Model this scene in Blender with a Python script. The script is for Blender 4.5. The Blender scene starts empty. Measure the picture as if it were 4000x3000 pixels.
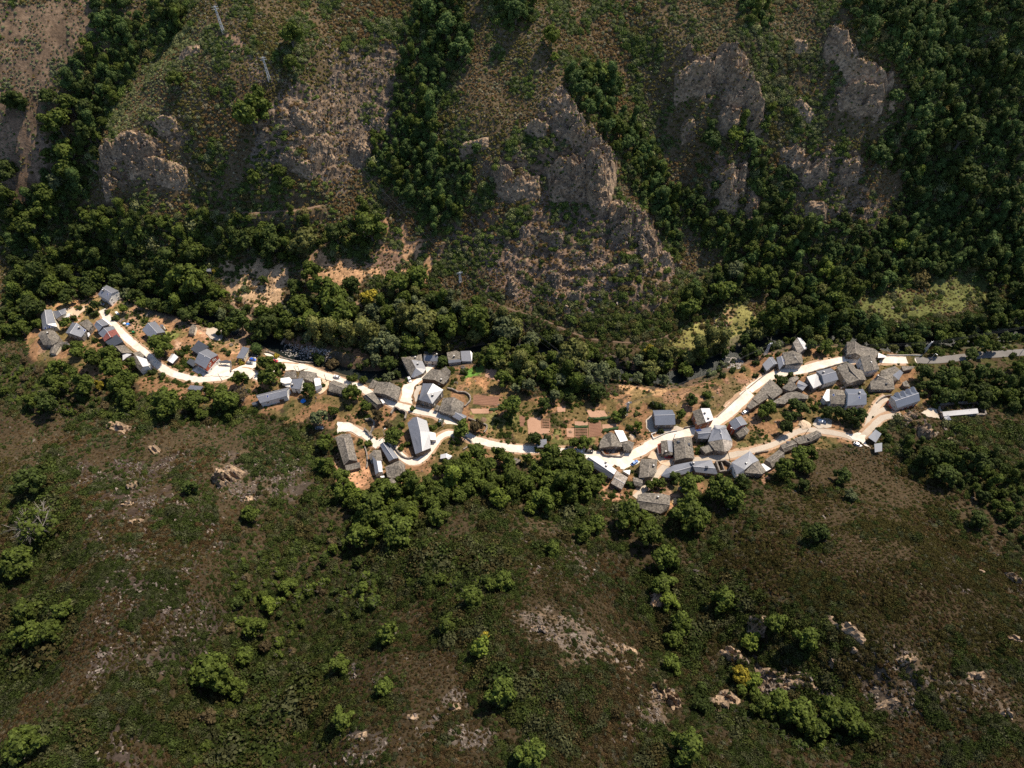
import bpy, math, random
import numpy as np
from math import radians, sin, cos, pi

# ------------------------------------------------------------------ camera, sky, sun, exposure
scene = bpy.context.scene
FPX, CX, CY, CAMZ, PITCH = 2700.0, 2000.0, 1500.0, 316.0, radians(55)
cam_data = bpy.data.cameras.new('camera')
cam_data.sensor_fit = 'HORIZONTAL'
cam_data.sensor_width = 36.0
cam_data.lens = 36.0 * FPX / 4000.0
cam_data.clip_start = 1.0
cam_data.clip_end = 8000.0
cam = bpy.data.objects.new('camera', cam_data)
scene.collection.objects.link(cam)
cam.location = (0, 0, CAMZ)
cam.rotation_euler = (pi / 2 - PITCH, 0, 0)
scene.camera = cam

SUN_AZ, SUN_EL = radians(42), radians(53)      # azimuth measured from +y (away from the camera) towards +x
world = bpy.data.worlds.new('World')
scene.world = world
world.use_nodes = True
wn = world.node_tree.nodes
wn.clear()
sky = wn.new('ShaderNodeTexSky')
sky.sky_type = 'NISHITA'
sky.sun_disc = False
sky.sun_elevation = SUN_EL
sky.sun_rotation = SUN_AZ
sky.altitude = 600
bg = wn.new('ShaderNodeBackground')
bg.inputs['Strength'].default_value = 0.12
wo = wn.new('ShaderNodeOutputWorld')
world.node_tree.links.new(sky.outputs[0], bg.inputs['Color'])
world.node_tree.links.new(bg.outputs[0], wo.inputs['Surface'])
sun_data = bpy.data.lights.new('sun', 'SUN')
sun_data.energy = 4.8
sun_data.angle = radians(0.53)
sun_data.color = (1.0, 0.885, 0.72)
sun = bpy.data.objects.new('sun', sun_data)
scene.collection.objects.link(sun)
sun.location = (300, 300, 600)
sun.rotation_euler = (pi / 2 - SUN_EL, 0, pi - SUN_AZ)
scene.view_settings.view_transform = 'Standard'
scene.view_settings.look = 'None'
scene.view_settings.exposure = 0.55
scene.view_settings.gamma = 1.0
scene.view_settings.use_curve_mapping = False
scene.cycles.max_bounces = 5
scene.cycles.diffuse_bounces = 3
scene.cycles.glossy_bounces = 2
scene.cycles.transmission_bounces = 3
scene.cycles.use_denoising = False
scene.cycles.sample_clamp_direct = 6.0
scene.cycles.sample_clamp_indirect = 3.0
scene.cycles.filter_width = 1.5

random.seed(7)
RNG = np.random.default_rng(11)
COL = scene.collection

# ------------------------------------------------------------------ tracing frames: name -> (x0, y0, scale) in photograph pixels
V = {'a': (140, 1090, .18083), 'b': (340, 1200, .18083), 'c': (700, 1240, .19289), 'd': (980, 1380, .18083),
     'e': (1360, 1350, .22604), 'f': (1280, 1600, .22604), 'g': (2300, 1620, .18083), 'h': (2480, 1570, .19888),
     'i': (2680, 1570, .14467), 'j': (2440, 1750, .23508), 'k': (2840, 1680, .17179), 'l': (2900, 1300, .19289),
     'm': (3130, 1300, .19439), 'n': (3340, 1480, .23508),
     'Z1': (100, 1050, .36166), 'Z2': (850, 1250, .31646), 'Z3': (1250, 1350, .3316), 'Z4': (1800, 1350, .3316),
     'Z5': (2250, 1500, .3316), 'Z6': (2800, 1280, .31646), 'Z7': (3300, 1280, .31646),
     'U1': (0, 0, .6103), 'U2': (1300, 0, .6103), 'U3': (2650, 0, .6103), 'U4': (700, 700, .6103), 'U5': (1900, 800, .6103),
     'L1': (0, 1600, .84375), 'L2': (1300, 1900, .66306), 'L3': (2600, 1700, .78344), 'F': (0, 0, 1.8083), 'X': (0, 0, 1.0)}


def PX(view, pts):
    x0, y0, s = V[view]
    a = np.asarray(pts, float).reshape(-1, 2)
    return np.stack([x0 + a[:, 0] * s, y0 + a[:, 1] * s], 1)


def rays(p):
    p = np.asarray(p, float).reshape(-1, 2)
    u = (p[:, 0] - CX) / FPX
    v = (CY - p[:, 1]) / FPX
    return np.stack([u, cos(PITCH) + v * sin(PITCH), -sin(PITCH) + v * cos(PITCH)], 1)


def on_plane(p, z):
    r = rays(p)
    t = (np.asarray(z, float) - CAMZ) / r[:, 2]
    return r * t[:, None] + np.array([0, 0, CAMZ])


def project(P):
    P = np.asarray(P, float).reshape(-1, 3)
    d = P - np.array([0, 0, CAMZ])
    Z = d[:, 1] * cos(PITCH) - d[:, 2] * sin(PITCH)
    vv = d[:, 1] * sin(PITCH) + d[:, 2] * cos(PITCH)
    return np.stack([CX + FPX * d[:, 0] / Z, CY - FPX * vv / Z], 1), Z


# ------------------------------------------------------------------ noise
def vnoise(x, y, seed=0):
    rng = np.random.default_rng(seed)
    T = rng.random((256, 256))
    xi = np.floor(x).astype(int); yi = np.floor(y).astype(int)
    fx = x - xi; fy = y - yi
    fx = fx * fx * (3 - 2 * fx); fy = fy * fy * (3 - 2 * fy)
    a = T[xi & 255, yi & 255]; b = T[(xi + 1) & 255, yi & 255]
    c = T[xi & 255, (yi + 1) & 255]; d = T[(xi + 1) & 255, (yi + 1) & 255]
    return (a * (1 - fx) + b * fx) * (1 - fy) + (c * (1 - fx) + d * fx) * fy


def fbm(x, y, scale, octs=4, seed=0, ridged=False):
    s = 0; amp = 1.0; tot = 0; f = 1.0 / scale
    ca, sa = cos(0.6), sin(0.6)
    for o in range(octs):
        xx = (x * ca - y * sa) * f + 17.3 * o; yy = (x * sa + y * ca) * f - 9.1 * o
        n = vnoise(xx, yy, seed + o)
        n = 1 - abs(2 * n - 1) if ridged else n
        s = s + amp * n; tot += amp
        amp *= 0.5; f *= 2.03; x, y = x + 31.7, y - 12.9
    return s / tot


def inpoly(x, y, poly):
    poly = np.asarray(poly, float)[:, :2]
    x = np.asarray(x); y = np.asarray(y)
    res = np.zeros(x.shape, bool)
    bb = (x >= poly[:, 0].min()) & (x <= poly[:, 0].max()) & (y >= poly[:, 1].min()) & (y <= poly[:, 1].max())
    if not bb.any():
        return res
    xs = x[bb]; ys = y[bb]; r = np.zeros(xs.shape, bool)
    n = len(poly)
    for i in range(n):
        x1, y1 = poly[i]; x2, y2 = poly[(i + 1) % n]
        if y1 == y2:
            continue
        c = ((y1 > ys) != (y2 > ys)) & (xs < (x2 - x1) * (ys - y1) / (y2 - y1) + x1)
        r ^= c
    res[bb] = r
    return res


def segdist(x, y, line, closed=False):
    """distance to a polyline and the parameter (index) of the nearest point"""
    best = np.full(x.shape, 1e9); par = np.zeros(x.shape)
    L = np.asarray(line, float)
    for i in range(len(L) - 1):
        ax, ay = L[i, :2]; bx, by = L[i + 1, :2]
        dx, dy = bx - ax, by - ay
        q = np.clip(((x - ax) * dx + (y - ay) * dy) / (dx * dx + dy * dy + 1e-9), 0, 1)
        d = np.hypot(x - ax - q * dx, y - ay - q * dy)
        m = d < best
        best = np.where(m, d, best); par = np.where(m, i + q, par)
    return best, par


# ------------------------------------------------------------------ terrain height field (metres, village street near z = 0)
BPY = [-400, -150, 0, 200, 400, 600, 800, 1000, 1150, 1300, 1400, 1500, 1650, 1800, 1950, 2150, 2400, 2700, 3000, 3250, 3450]
BZ = [131, 117, 106, 90, 73, 55, 34, 14, 2, -4, -4, 0, 3, 7, 14, 30, 47, 62, 75, 84, 90]
SPX = [-400, 0, 500, 900, 1300, 2000, 2600, 3000, 3500, 4000, 4400]
SSH = [190, 190, 150, 80, 20, 0, -40, 50, 100, 120, 120]
cp = []
for px in np.linspace(-450, 4450, 13):
    for py in np.concatenate([np.linspace(-350, 900, 9), np.linspace(1000, 2000, 13), np.linspace(2150, 3400, 8)]):
        sh = np.interp(px, SPX, SSH) * np.clip(1 - abs(py - 1450) / 1300, 0, 1)
        z = np.interp(py + sh, BPY, BZ)
        w = on_plane([(px, py)], [z])[0]
        cp.append((w[0], w[1], z))
cp = np.array(cp)
# thin-plate spline through the control points
CEN = np.array([0, 230.0]); SC = 200.0
def tps_phi(r2):
    return 0.5 * r2 * np.log(r2 + 1e-9)
Q = (cp[:, :2] - CEN) / SC
Nc = len(Q)
K = tps_phi(((Q[:, None] - Q[None]) ** 2).sum(-1)) + np.eye(Nc) * 2e-4
Pm = np.concatenate([np.ones((Nc, 1)), Q], 1)
A = np.block([[K, Pm], [Pm.T, np.zeros((3, 3))]])
W = np.linalg.solve(A, np.concatenate([cp[:, 2], np.zeros(3)]))
OFF = """0,0,6 0,400,7 150,300,1 0,800,1 620,80,-13 450,350,-17 340,620,-16 220,900,-8 850,100,9 720,330,14 540,540,16 470,660,12
900,480,9 1000,280,11 1100,600,6 700,800,2 1650,50,-8 1580,300,-14 1500,550,-14 1450,740,-10 1700,880,-5 2150,280,8 2250,480,13
2350,640,18 2430,850,14 2530,980,8 2000,650,7 2100,900,8 1900,480,4 2000,1080,6 2300,1130,8 2370,300,-6 2500,600,-13 2620,850,-12
2770,1000,-8 2900,1100,-4 2750,180,10 2900,330,14 2960,450,12 2850,600,4 3030,500,-4 2950,750,-6 3250,100,10 3420,330,15 3350,600,5
3200,720,4 3800,300,-10 3650,700,-10 3500,1000,-6 4000,100,0 4000,600,-4 500,1760,4 600,2000,8 500,2400,8 300,2800,6 1250,1850,-2
1150,2150,-9 1050,2500,-13 900,2900,-13 0,2200,-7 0,2700,-7 1900,2150,4 2050,2400,8 2200,2700,10 1700,2900,6 2620,2200,-8
2700,2500,-10 2900,2650,-10 3300,2800,-8 2700,2820,1 3100,1950,6 3300,2100,12 3500,2300,10 3200,2400,6 3700,1900,-8 3900,2120,-6
3800,2500,3 3560,1740,4 2560,1960,-2 1400,1800,-1"""
OFF = np.array([[float(q) for q in t.split(',')] for t in OFF.split()])


def base_h(x, y):
    xc = np.clip(x, -400, 400); yc = np.clip(y, -25, 470)
    shp = xc.shape
    q = (np.stack([xc.ravel(), yc.ravel()], 1) - CEN) / SC
    out = np.zeros(len(q))
    for i in range(0, len(q), 40000):
        qq = q[i:i + 40000]
        r2 = ((qq[:, None] - Q[None]) ** 2).sum(-1)
        out[i:i + 40000] = tps_phi(r2) @ W[:Nc] + W[Nc] + qq @ W[Nc + 1:]
    out = out.reshape(shp)
    out = out + np.clip(y - 470, 0, 150) * 0.42 - np.clip(-25 - y, 0, 400) * -0.35
    return out


GX0, GX1, GY0, GY1, GS = -430.0, 430.0, -40.0, 540.0, 1.0
gx = np.arange(GX0, GX1 + .5, GS); gy = np.arange(GY0, GY1 + .5, GS)
XX, YY = np.meshgrid(gx, gy, indexing='ij')
# evaluate the spline on a coarse grid, then interpolate
cgx = np.arange(GX0, GX1 + 4.1, 4.0); cgy = np.arange(GY0, GY1 + 4.1, 4.0)
CXX, CYY = np.meshgrid(cgx, cgy, indexing='ij')
CH = base_h(CXX, CYY)
offz = np.interp(OFF[:, 1] + np.interp(OFF[:, 0], SPX, SSH) * np.clip(1 - abs(OFF[:, 1] - 1450) / 1300, 0, 1), BPY, BZ)
offw = on_plane(OFF[:, :2], offz)
num = np.zeros_like(CH); den = np.full_like(CH, 0.35)
for i in range(len(OFF)):
    sg = 17 if offw[i, 1] > 150 else 16
    w = np.exp(-((CXX - offw[i, 0]) ** 2 + (CYY - offw[i, 1]) ** 2) / (2 * sg * sg))
    num += w * OFF[i, 2]; den += w
FIELD = num / den
CH = CH + FIELD * np.interp(CYY, [70, 150, 225, 290], [2.2, 1.0, 1.0, 1.5])


def bil(grid, x0, y0, s, x, y):
    fx = np.clip((x - x0) / s, 0, grid.shape[0] - 1.001); fy = np.clip((y - y0) / s, 0, grid.shape[1] - 1.001)
    i = fx.astype(int); j = fy.astype(int); a = fx - i; b = fy - j
    return (grid[i, j] * (1 - a) + grid[i + 1, j] * a) * (1 - b) + (grid[i, j + 1] * (1 - a) + grid[i + 1, j + 1] * a) * b


HM = bil(CH, GX0, GY0, 4.0, XX, YY)


def H(x, y):
    return bil(HM, GX0, GY0, GS, np.asarray(x, float), np.asarray(y, float))


TT = np.arange(120, 900, 1.25)
def at(p, lift=0.0):
    """first point of the ground (raised by lift) seen at photograph pixels p"""
    r = rays(p)
    lift = np.broadcast_to(np.asarray(lift, float), (len(r),))
    out = np.zeros((len(r), 3))
    for i in range(0, len(r), 400):
        rr = r[i:i + 400]
        X = rr[:, 0:1] * TT; Yv = rr[:, 1:2] * TT; Z = CAMZ + rr[:, 2:3] * TT
        f = Z - H(X, Yv) - lift[i:i + 400, None]
        k = np.argmax(f < 0, axis=1)
        k = np.where((f < 0).any(1), np.maximum(k, 1), len(TT) - 1)
        idx = np.arange(len(rr))
        f0 = f[idx, k - 1]; f1 = f[idx, k]
        t = TT[k - 1] + (TT[k] - TT[k - 1]) * f0 / (f0 - f1 + 1e-9)
        out[i:i + 400] = rr * t[:, None] + np.array([0, 0, CAMZ])
    return out


def poly_w(view, pts):
    return at(PX(view, pts))

# ------------------------------------------------------------------ smooth polylines
def smooth_line(pts, step=1.5):
    P = np.asarray(pts, float)
    n = len(P)
    out = []
    for i in range(n - 1):
        p0 = P[max(i - 1, 0)]; p1 = P[i]; p2 = P[i + 1]; p3 = P[min(i + 2, n - 1)]
        m = max(2, int(np.hypot(*(p2 - p1)[:2]) / step))
        for k in range(m):
            t = k / m
            out.append(0.5 * ((2 * p1) + (-p0 + p2) * t + (2 * p0 - 5 * p1 + 4 * p2 - p3) * t * t + (-p0 + 3 * p1 - 3 * p2 + p3) * t ** 3))
    out.append(P[-1])
    return np.array(out)


def trace(*segs):
    return np.concatenate([PX(v, p) for v, p in segs])


# ------------------------------------------------------------------ rocky relief and micro relief
ROCKY = [('U2', [1330,690,1440,560,1560,760,1700,940,1800,1000,1780,1130,1730,1300,1500,1260,1360,1120,1290,1000,1460,840,1210,840], 5.0),
         ('U2', [940,1020,1080,960,1350,1140,1340,1240,1180,1280,1040,1210], 4.5), ('U2', [1770,1340,1950,1310,2070,1560,2060,1650,1950,1490,1820,1500], 5.0),
         ('U3', [-20,420,250,320,410,370,560,650,530,800,320,800,200,580], 6.0), ('U3', [1020,560,1300,490,1340,620,1260,700,1040,680], 5.5),
         ('U3', [940,200,1110,240,1090,370,970,350], 4.0), ('U1', [1640,900,1900,550,2212,690,2212,1150,1900,1070], 3.2),
         ('U1', [610,1010,850,890,1000,950,1120,1080,1000,1160,710,1240], 5.0), ('U2', [0,300,430,250,400,800,340,1000,0,1000], 2.4),
         ('U5', [150,90,950,60,1250,400,1150,700,450,640,100,470], 2.4), ('L3', [420,1080,1200,1080,1750,1300,1700,1420,1000,1420,430,1280], 2.0),
         ('L2', [1050,760,1300,710,1490,760,1800,950,2030,1150,2030,1300,1800,1480,1300,1360,1150,1130], 1.4), ('U3', [230,950,430,960,440,1280,240,1260], 4.5),
         ('U3', [650,940,1180,980,1160,1200,760,1200], 3.5), ('L1', [1000,200,1280,200,1250,420,1020,380], 1.8), ('n', [740,520,1080,500,1320,800,1300,950,1020,950,740,700], 3.0),
         ('U3', [900,1250,1300,1250,1250,1400,930,1400], 3.0), ('U2', [740,1500,1100,1480,1100,1655,700,1655], 2.4), ('U1', [950,740,1200,720,1180,880,980,880], 2.5)]
rock_w = np.zeros_like(HM)
jx = XX + (fbm(XX, YY, 9, 3, 40) - .5) * 16; jy = YY + (fbm(XX, YY, 9, 3, 50) - .5) * 16
ramp = np.zeros_like(HM)
for v, p, a in ROCKY:
    m = inpoly(jx, jy, poly_w(v, p))
    ramp = np.maximum(ramp, m * a)
def blur(a, n=1):
    for _ in range(n):
        b = a.copy()
        b[1:-1, 1:-1] = (a[1:-1, 1:-1] * 2 + a[:-2, 1:-1] + a[2:, 1:-1] + a[1:-1, :-2] + a[1:-1, 2:]) / 6
        a = b
    return a
ramp = blur(ramp, 4)
rock_w = np.clip(ramp / 3.0, 0, 1)
VIL = at(PX('F', [420,680,560,690,620,730,900,790,1030,780,1130,850,1290,870,1440,820,1600,750,1700,730,1960,750,2212,740,2212,790,2000,860,1900,930,1780,975,1640,1010,1480,1080,1400,1120,1300,1070,1200,990,1100,1010,900,1050,760,1070,720,930,560,890,350,870,230,810,60,780,70,660,250,630]))
vil = blur(inpoly(XX, YY, VIL).astype(float), 14)
# strike of the slate runs down to the right: anisotropic ridged noise plus ledges
ca, sa = cos(0.9), sin(0.9)
sx = XX * ca + YY * sa; sy = -XX * sa + YY * ca
rg = fbm(sx * 0.35, sy, 7, 4, 60, True)
st = HM / 5.0 + fbm(XX, YY, 14, 3, 70) * 2.2
led = (np.floor(st) + np.clip((st - np.floor(st)) * 3.2 - 1.1, 0, 1) - st) * 5.0
rg2 = fbm(sx * .5, sy, 3.0, 2, 66, True)
HM = HM + ramp * ((rg - .55) * 2.0 + (rg2 - .5) * .7) + np.clip(ramp / 4, 0, 1) * led * 1.0
HM = HM + (1 - vil) * ((fbm(XX, YY, 46, 4, 80) - .5) * 10.0 + (fbm(XX, YY, 6, 3, 90) - .5) * 1.2) + vil * (fbm(XX, YY, 12, 2, 95) - .5) * .5

# ------------------------------------------------------------------ river bed
RIV = PX('X', [300,1080,600,1160,850,1252,1000,1300,1100,1350,1250,1412,1450,1452,1700,1400,1950,1352,2150,1362,2300,1420,2450,1450,2650,1455,2800,1405,2950,1345,3120,1300,3300,1305,3420,1325,3530,1345,3650,1318,3900,1290,4300,1262])
rw = at(RIV)
river_line = smooth_line(rw[:, :2], 3.0)
rd, rp = segdist(XX, YY, river_line[::2])
RWID = 5.0
bed = -8.2 + np.clip(rd - RWID * .55, 0, None) * 0.75
bed = bed + (fbm(XX, YY, 5, 3, 33) - .5) * 1.0
HM = np.where(rd < 22, np.minimum(HM, np.where(rd < 22, bed, 1e9)), HM)
river_mask = rd < RWID
river_core = rd < 2.6

# ------------------------------------------------------------------ roads: name, centre line, width (m), material, label
ROADS = [
 ('village_road', trace(('b', [330,60,400,190,520,320,640,440,760,570,900,700,1050,830,1180,930,1330,1070,1500,1230,1650,1335,1850,1430,2100,1510]), ('c', [150,1230,400,1262,650,1232,900,1215,1090,1150,1300,1090,1440,1130]), ('d', [250,520,500,330,700,262,900,292,1200,352,1500,455,1800,560,2100,670]), ('e', [210,735,400,830,620,925,800,1015,1000,1070,1200,1118,1500,1190,1700,1285,1830,1400]), ('Z3', [1660,1010,1800,1105,1950,1140,2111,1180]), ('Z4', [400,1165,640,1215,850,1222,1000,1222,1250,1248,1420,1262])), 4.1, 'concrete', 'pale concrete village road winding below the houses'),
 ('main_street', trace(('Z5', [20,800,250,850,440,885,620,850,790,775,900,705,1050,640,1250,585,1420,545,1600,480,1750,385,1900,250,2040,110]), ('Z6', [150,1005,330,835,500,695,650,610,850,545,1050,522,1300,450,1600,402,1800,388]), ('Z7', [300,395,500,400,700,404,900,402])), 5.0, 'concrete', 'wide pale concrete street climbing to the upper houses'),
 ('asphalt_road', trace(('Z7', [880,402,1050,400,1200,392,1450,368,1700,340,1950,322,2300,290,2600,262])), 4.6, 'asphalt', 'grey asphalt road leaving the village on the right'),
 ('upper_lane', trace(('Z5', [700,1330,790,1240,900,1130,1000,1020,1090,945,1200,912,1500,890,1800,850,2050,800]), ('Z6', [150,1582,400,1528,700,1440,900,1335,1080,1268,1350,1290,1600,1335,1750,1365]), ('n', [120,960,250,830,360,720,450,655,600,625,780,600])), 3.0, 'concrete_old', 'narrow sandy lane along the upper row of barns'),
 ('side_lane', trace(('n', [210,820,240,690,300,560,370,440,430,370,520,320])), 3.2, 'concrete_old', 'rough grey track up to the dormer house'),
 ('barn_lane', trace(('f', [190,330,330,300,480,350,620,430,760,530,850,600,960,560,1060,590,1180,700,1300,820,1430,890,1560,880,1680,800,1780,690,1860,580,1950,480,2090,420,2230,440])), 3.3, 'concrete', 'pale lane looping round the large white-roofed barn'),
 ('house_alley', trace(('e', [1000,1050,960,930,980,820,1010,720,1120,650,1230,560,1330,470,1480,350,1600,320])), 3.2, 'concrete', 'sunlit alley climbing from the road to the riverside houses'),
 ('river_path', trace(('U4', [1230,870,1150,800,900,660,860,560,900,420,1310,260,1330,180]), ) , 1.6, 'dirt', 'reddish footpath through the dry clearing'),
 ('mill_path', trace(('U4', [330,790,400,850,470,920,440,975,400,1040,395,1080])), 2.2, 'dirt', 'dirt path coming down to the parking yard'),
 ('hillside_track', trace(('U5', [0,600,150,670,330,720,480,790,640,850,800,880,960,880,1100,860,1180,830])), 1.0, 'dirt_dark', 'brown track cut along the foot of the rocky hill'),
 ('terrace_path', trace(('U1', [1260,1310,1300,1350,1480,1360,1700,1355,1900,1345,2050,1320])), 1.6, 'dirt', 'faint terrace path crossing the scrub'),
]
road_geo = []
occ = np.zeros(HM.shape, bool)          # where no shrubs or trees may stand
paved = np.zeros(HM.shape, bool)
for nm, line, wd, mt, lb in ROADS:
    w3 = at(line)
    keep = [0]
    for i in range(1, len(w3)):
        if np.hypot(*(w3[i] - w3[keep[-1]])[:2]) > 3.0:
            keep.append(i)
    L = smooth_line(w3[keep][:, :2], 1.5)
    zc = H(L[:, 0], L[:, 1])
    k = 9
    zc = np.convolve(np.pad(zc, k, mode='edge'), np.ones(2 * k + 1) / (2 * k + 1), 'valid')
    hw = wd / 2
    bb = (XX > L[:, 0].min() - 12) & (XX < L[:, 0].max() + 12) & (YY > L[:, 1].min() - 12) & (YY < L[:, 1].max() + 12)
    d, p = segdist(XX[bb], YY[bb], L)
    zz = np.interp(p, np.arange(len(zc)), zc)
    f = np.clip((d - hw - 1.3) / 4.0, 0, 1)
    hm = HM[bb]
    HM[bb] = np.where(d < hw + 5.3, zz * (1 - f) + hm * f, hm)
    occ[bb] |= d < hw + 0.5
    paved[bb] |= d < hw + 0.2
    road_geo.append((nm, L, zc, hw, mt, lb))

# paved yards and open ground laid as sheets: name, view, outline, material, label
YARDS = [
 ('yard', 'c', [240,1080,330,1000,480,1000,600,1090,780,900,1000,900,1050,930,1050,1110,1020,1200,800,1200,490,1190], 'concrete', 'blinding white concrete yard in front of the red gabled house'),
 ('yard', 'c', [1060,1090,1200,1010,1330,960,1380,900,1440,800,1560,800,1560,1000,1480,1060,1500,1210,1440,1260,1290,1120], 'concrete', 'parking yard with dark cars beside the round topiary'),
 ('yard', 'd', [280,0,470,0,640,120,830,160,1190,250,1230,340,1080,380,740,380,600,230], 'concrete', 'sunlit concrete forecourt above the mill pool'),
 ('yard', 'e', [800,1005,950,900,930,760,960,680,1100,640,1170,690,1130,790,1090,900,1110,1010,1060,1070], 'concrete', 'pale junction between the old barns'),
 ('yard', 'f', [170,215,380,230,560,340,640,430,560,470,400,380,250,380,170,420], 'concrete', 'white turning place at the end of the barn lane'),
 ('yard', 'f', [880,520,960,500,1010,560,900,620,830,680,780,640,760,560], 'concrete', 'pale yard above the narrow slate barn'),
 ('yard', 'g', [0,880,130,850,330,900,540,960,760,930,900,950,1110,1010,1080,1050,900,1110,760,1190,560,1080,480,1160,0,920], 'concrete', 'sunny square before the roofless front'),
 ('yard', 'h', [215,350,330,260,400,470,560,500,820,470,970,540,830,580,600,600,290,600,220,520], 'concrete_old', 'grey concrete terrace round the blue slate house'),
 ('yard', 'Z6', [1180,1200,1230,1110,1330,1090,1420,1150,1410,1230,1250,1250], 'concrete_old', 'pale gravel lay-by under the white van'),
 ('yard', 'Z6', [1600,1330,1740,1290,1830,1310,1830,1420,1900,1500,1780,1420], 'concrete', 'white gravel fork below the ribbed carport'),
 ('yard', 'n', [1090,560,1240,480,1360,500,1400,660,1220,640], 'concrete_old', 'dusty concrete pad beside the walled enclosure'),
 ('yard', 'n', [330,520,480,470,560,550,420,640,330,640], 'concrete_old', 'cracked grey slab below the dormer house'),
 ('yard', 'a', [640,650,820,600,850,680,1050,570,1060,680,990,730,880,860,980,880,930,910,760,780,700,760], 'sandy', 'cream sandy yard by the western farmhouse'),
 ('yard', 'c', [600,190,780,105,880,140,990,200,975,320,860,460,780,480,640,440,540,330], 'concrete_old', 'flat grey gravel platform in the reddish clearing'),
 ('yard', 'e', [1195,690,1270,690,1220,830,1220,935,1165,980,1135,850], 'concrete_old', 'pink flagged terrace beside the bright hipped roof'),
 ('yard', 'h', [250,1100,330,960,460,1020,560,1100,740,1140,1000,1160,1100,1190,700,1260,500,1220,440,1140], 'sandy', 'sandy gap where the red car is parked'),
 ('yard', 'd', [1400,440,1640,600,1700,620,1660,740,1560,860,1400,870,1440,830,1600,700,1500,540], 'sandy', 'sunlit steps and ramp below the white flat roof'),
]
yard_geo = []
for nm, v, p, mt, lb in YARDS:
    w3 = poly_w(v, p)
    m = inpoly(XX, YY, w3)
    if m.any():
        zt = HM[m]
        # keep the slope of the place but take the bumps out of it
        A_ = np.stack([XX[m], YY[m], np.ones(m.sum())], 1)
        co = np.linalg.lstsq(A_, zt, rcond=None)[0]
        HM[m] = A_ @ co * .8 + zt * .2
    occ |= m; paved |= m
    yard_geo.append((nm, w3, mt, lb))

# garden plots: view, outline, kind, label
PLOTS = [
 ('Z4', [150,580,455,605,440,710,145,690], 'rows', 'ploughed reddish field with long furrows beside the curved wall'),
 ('Z4', [300,262,440,280,470,430,285,365], 'bare', 'bare brown plot under the riverside trees'),
 ('Z4', [780,845,940,850,945,975,1050,980,1045,1030,797,1060], 'bare', 'large pale tan garden plot above the small garage'),
 ('Z4', [952,862,1052,856,1052,972,950,972], 'green', 'square of green crop rows cut into the tan plot'),
 ('Z4', [690,830,750,825,760,950,695,950], 'rows', 'narrow striped plot right of the round tree'),
 ('Z4', [1130,725,1235,715,1230,780,1140,785], 'bare', 'small pale plot among the dry grass'),
 ('Z4', [1480,760,1690,765,1740,850,1520,845], 'bare', 'pale slanting plot below the pylon thicket'),
 ('Z4', [1342,890,1500,900,1495,950,1340,945], 'bare', 'short tan strip at the head of the vegetable beds'),
 ('Z4', [1342,962,1498,962,1500,1088,1340,1088], 'green', 'vegetable bed with green rows in the middle garden'),
 ('Z4', [1506,900,1650,895,1670,1060,1512,1082], 'rows', 'dark brown dug bed beside the vegetable rows'),
 ('Z4', [1245,975,1335,975,1330,1080,1250,1075], 'bare', 'small pale square plot left of the vegetable bed'),
 ('Z4', [1665,930,1830,920,1850,960,1670,985], 'bare', 'tan strip above the clipped hedge'),
 ('Z4', [110,745,330,742,330,800,140,802], 'bare', 'tan strip below the ploughed reddish field'),
]
plot_geo = []
for v, p, kd, lb in PLOTS:
    w3 = poly_w(v, p)
    m = inpoly(XX, YY, w3)
    if m.any():
        A_ = np.stack([XX[m], YY[m], np.ones(m.sum())], 1)
        co = np.linalg.lstsq(A_, HM[m], rcond=None)[0]
        HM[m] = A_ @ co
    occ |= m
    plot_geo.append((w3, kd, lb))

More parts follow.
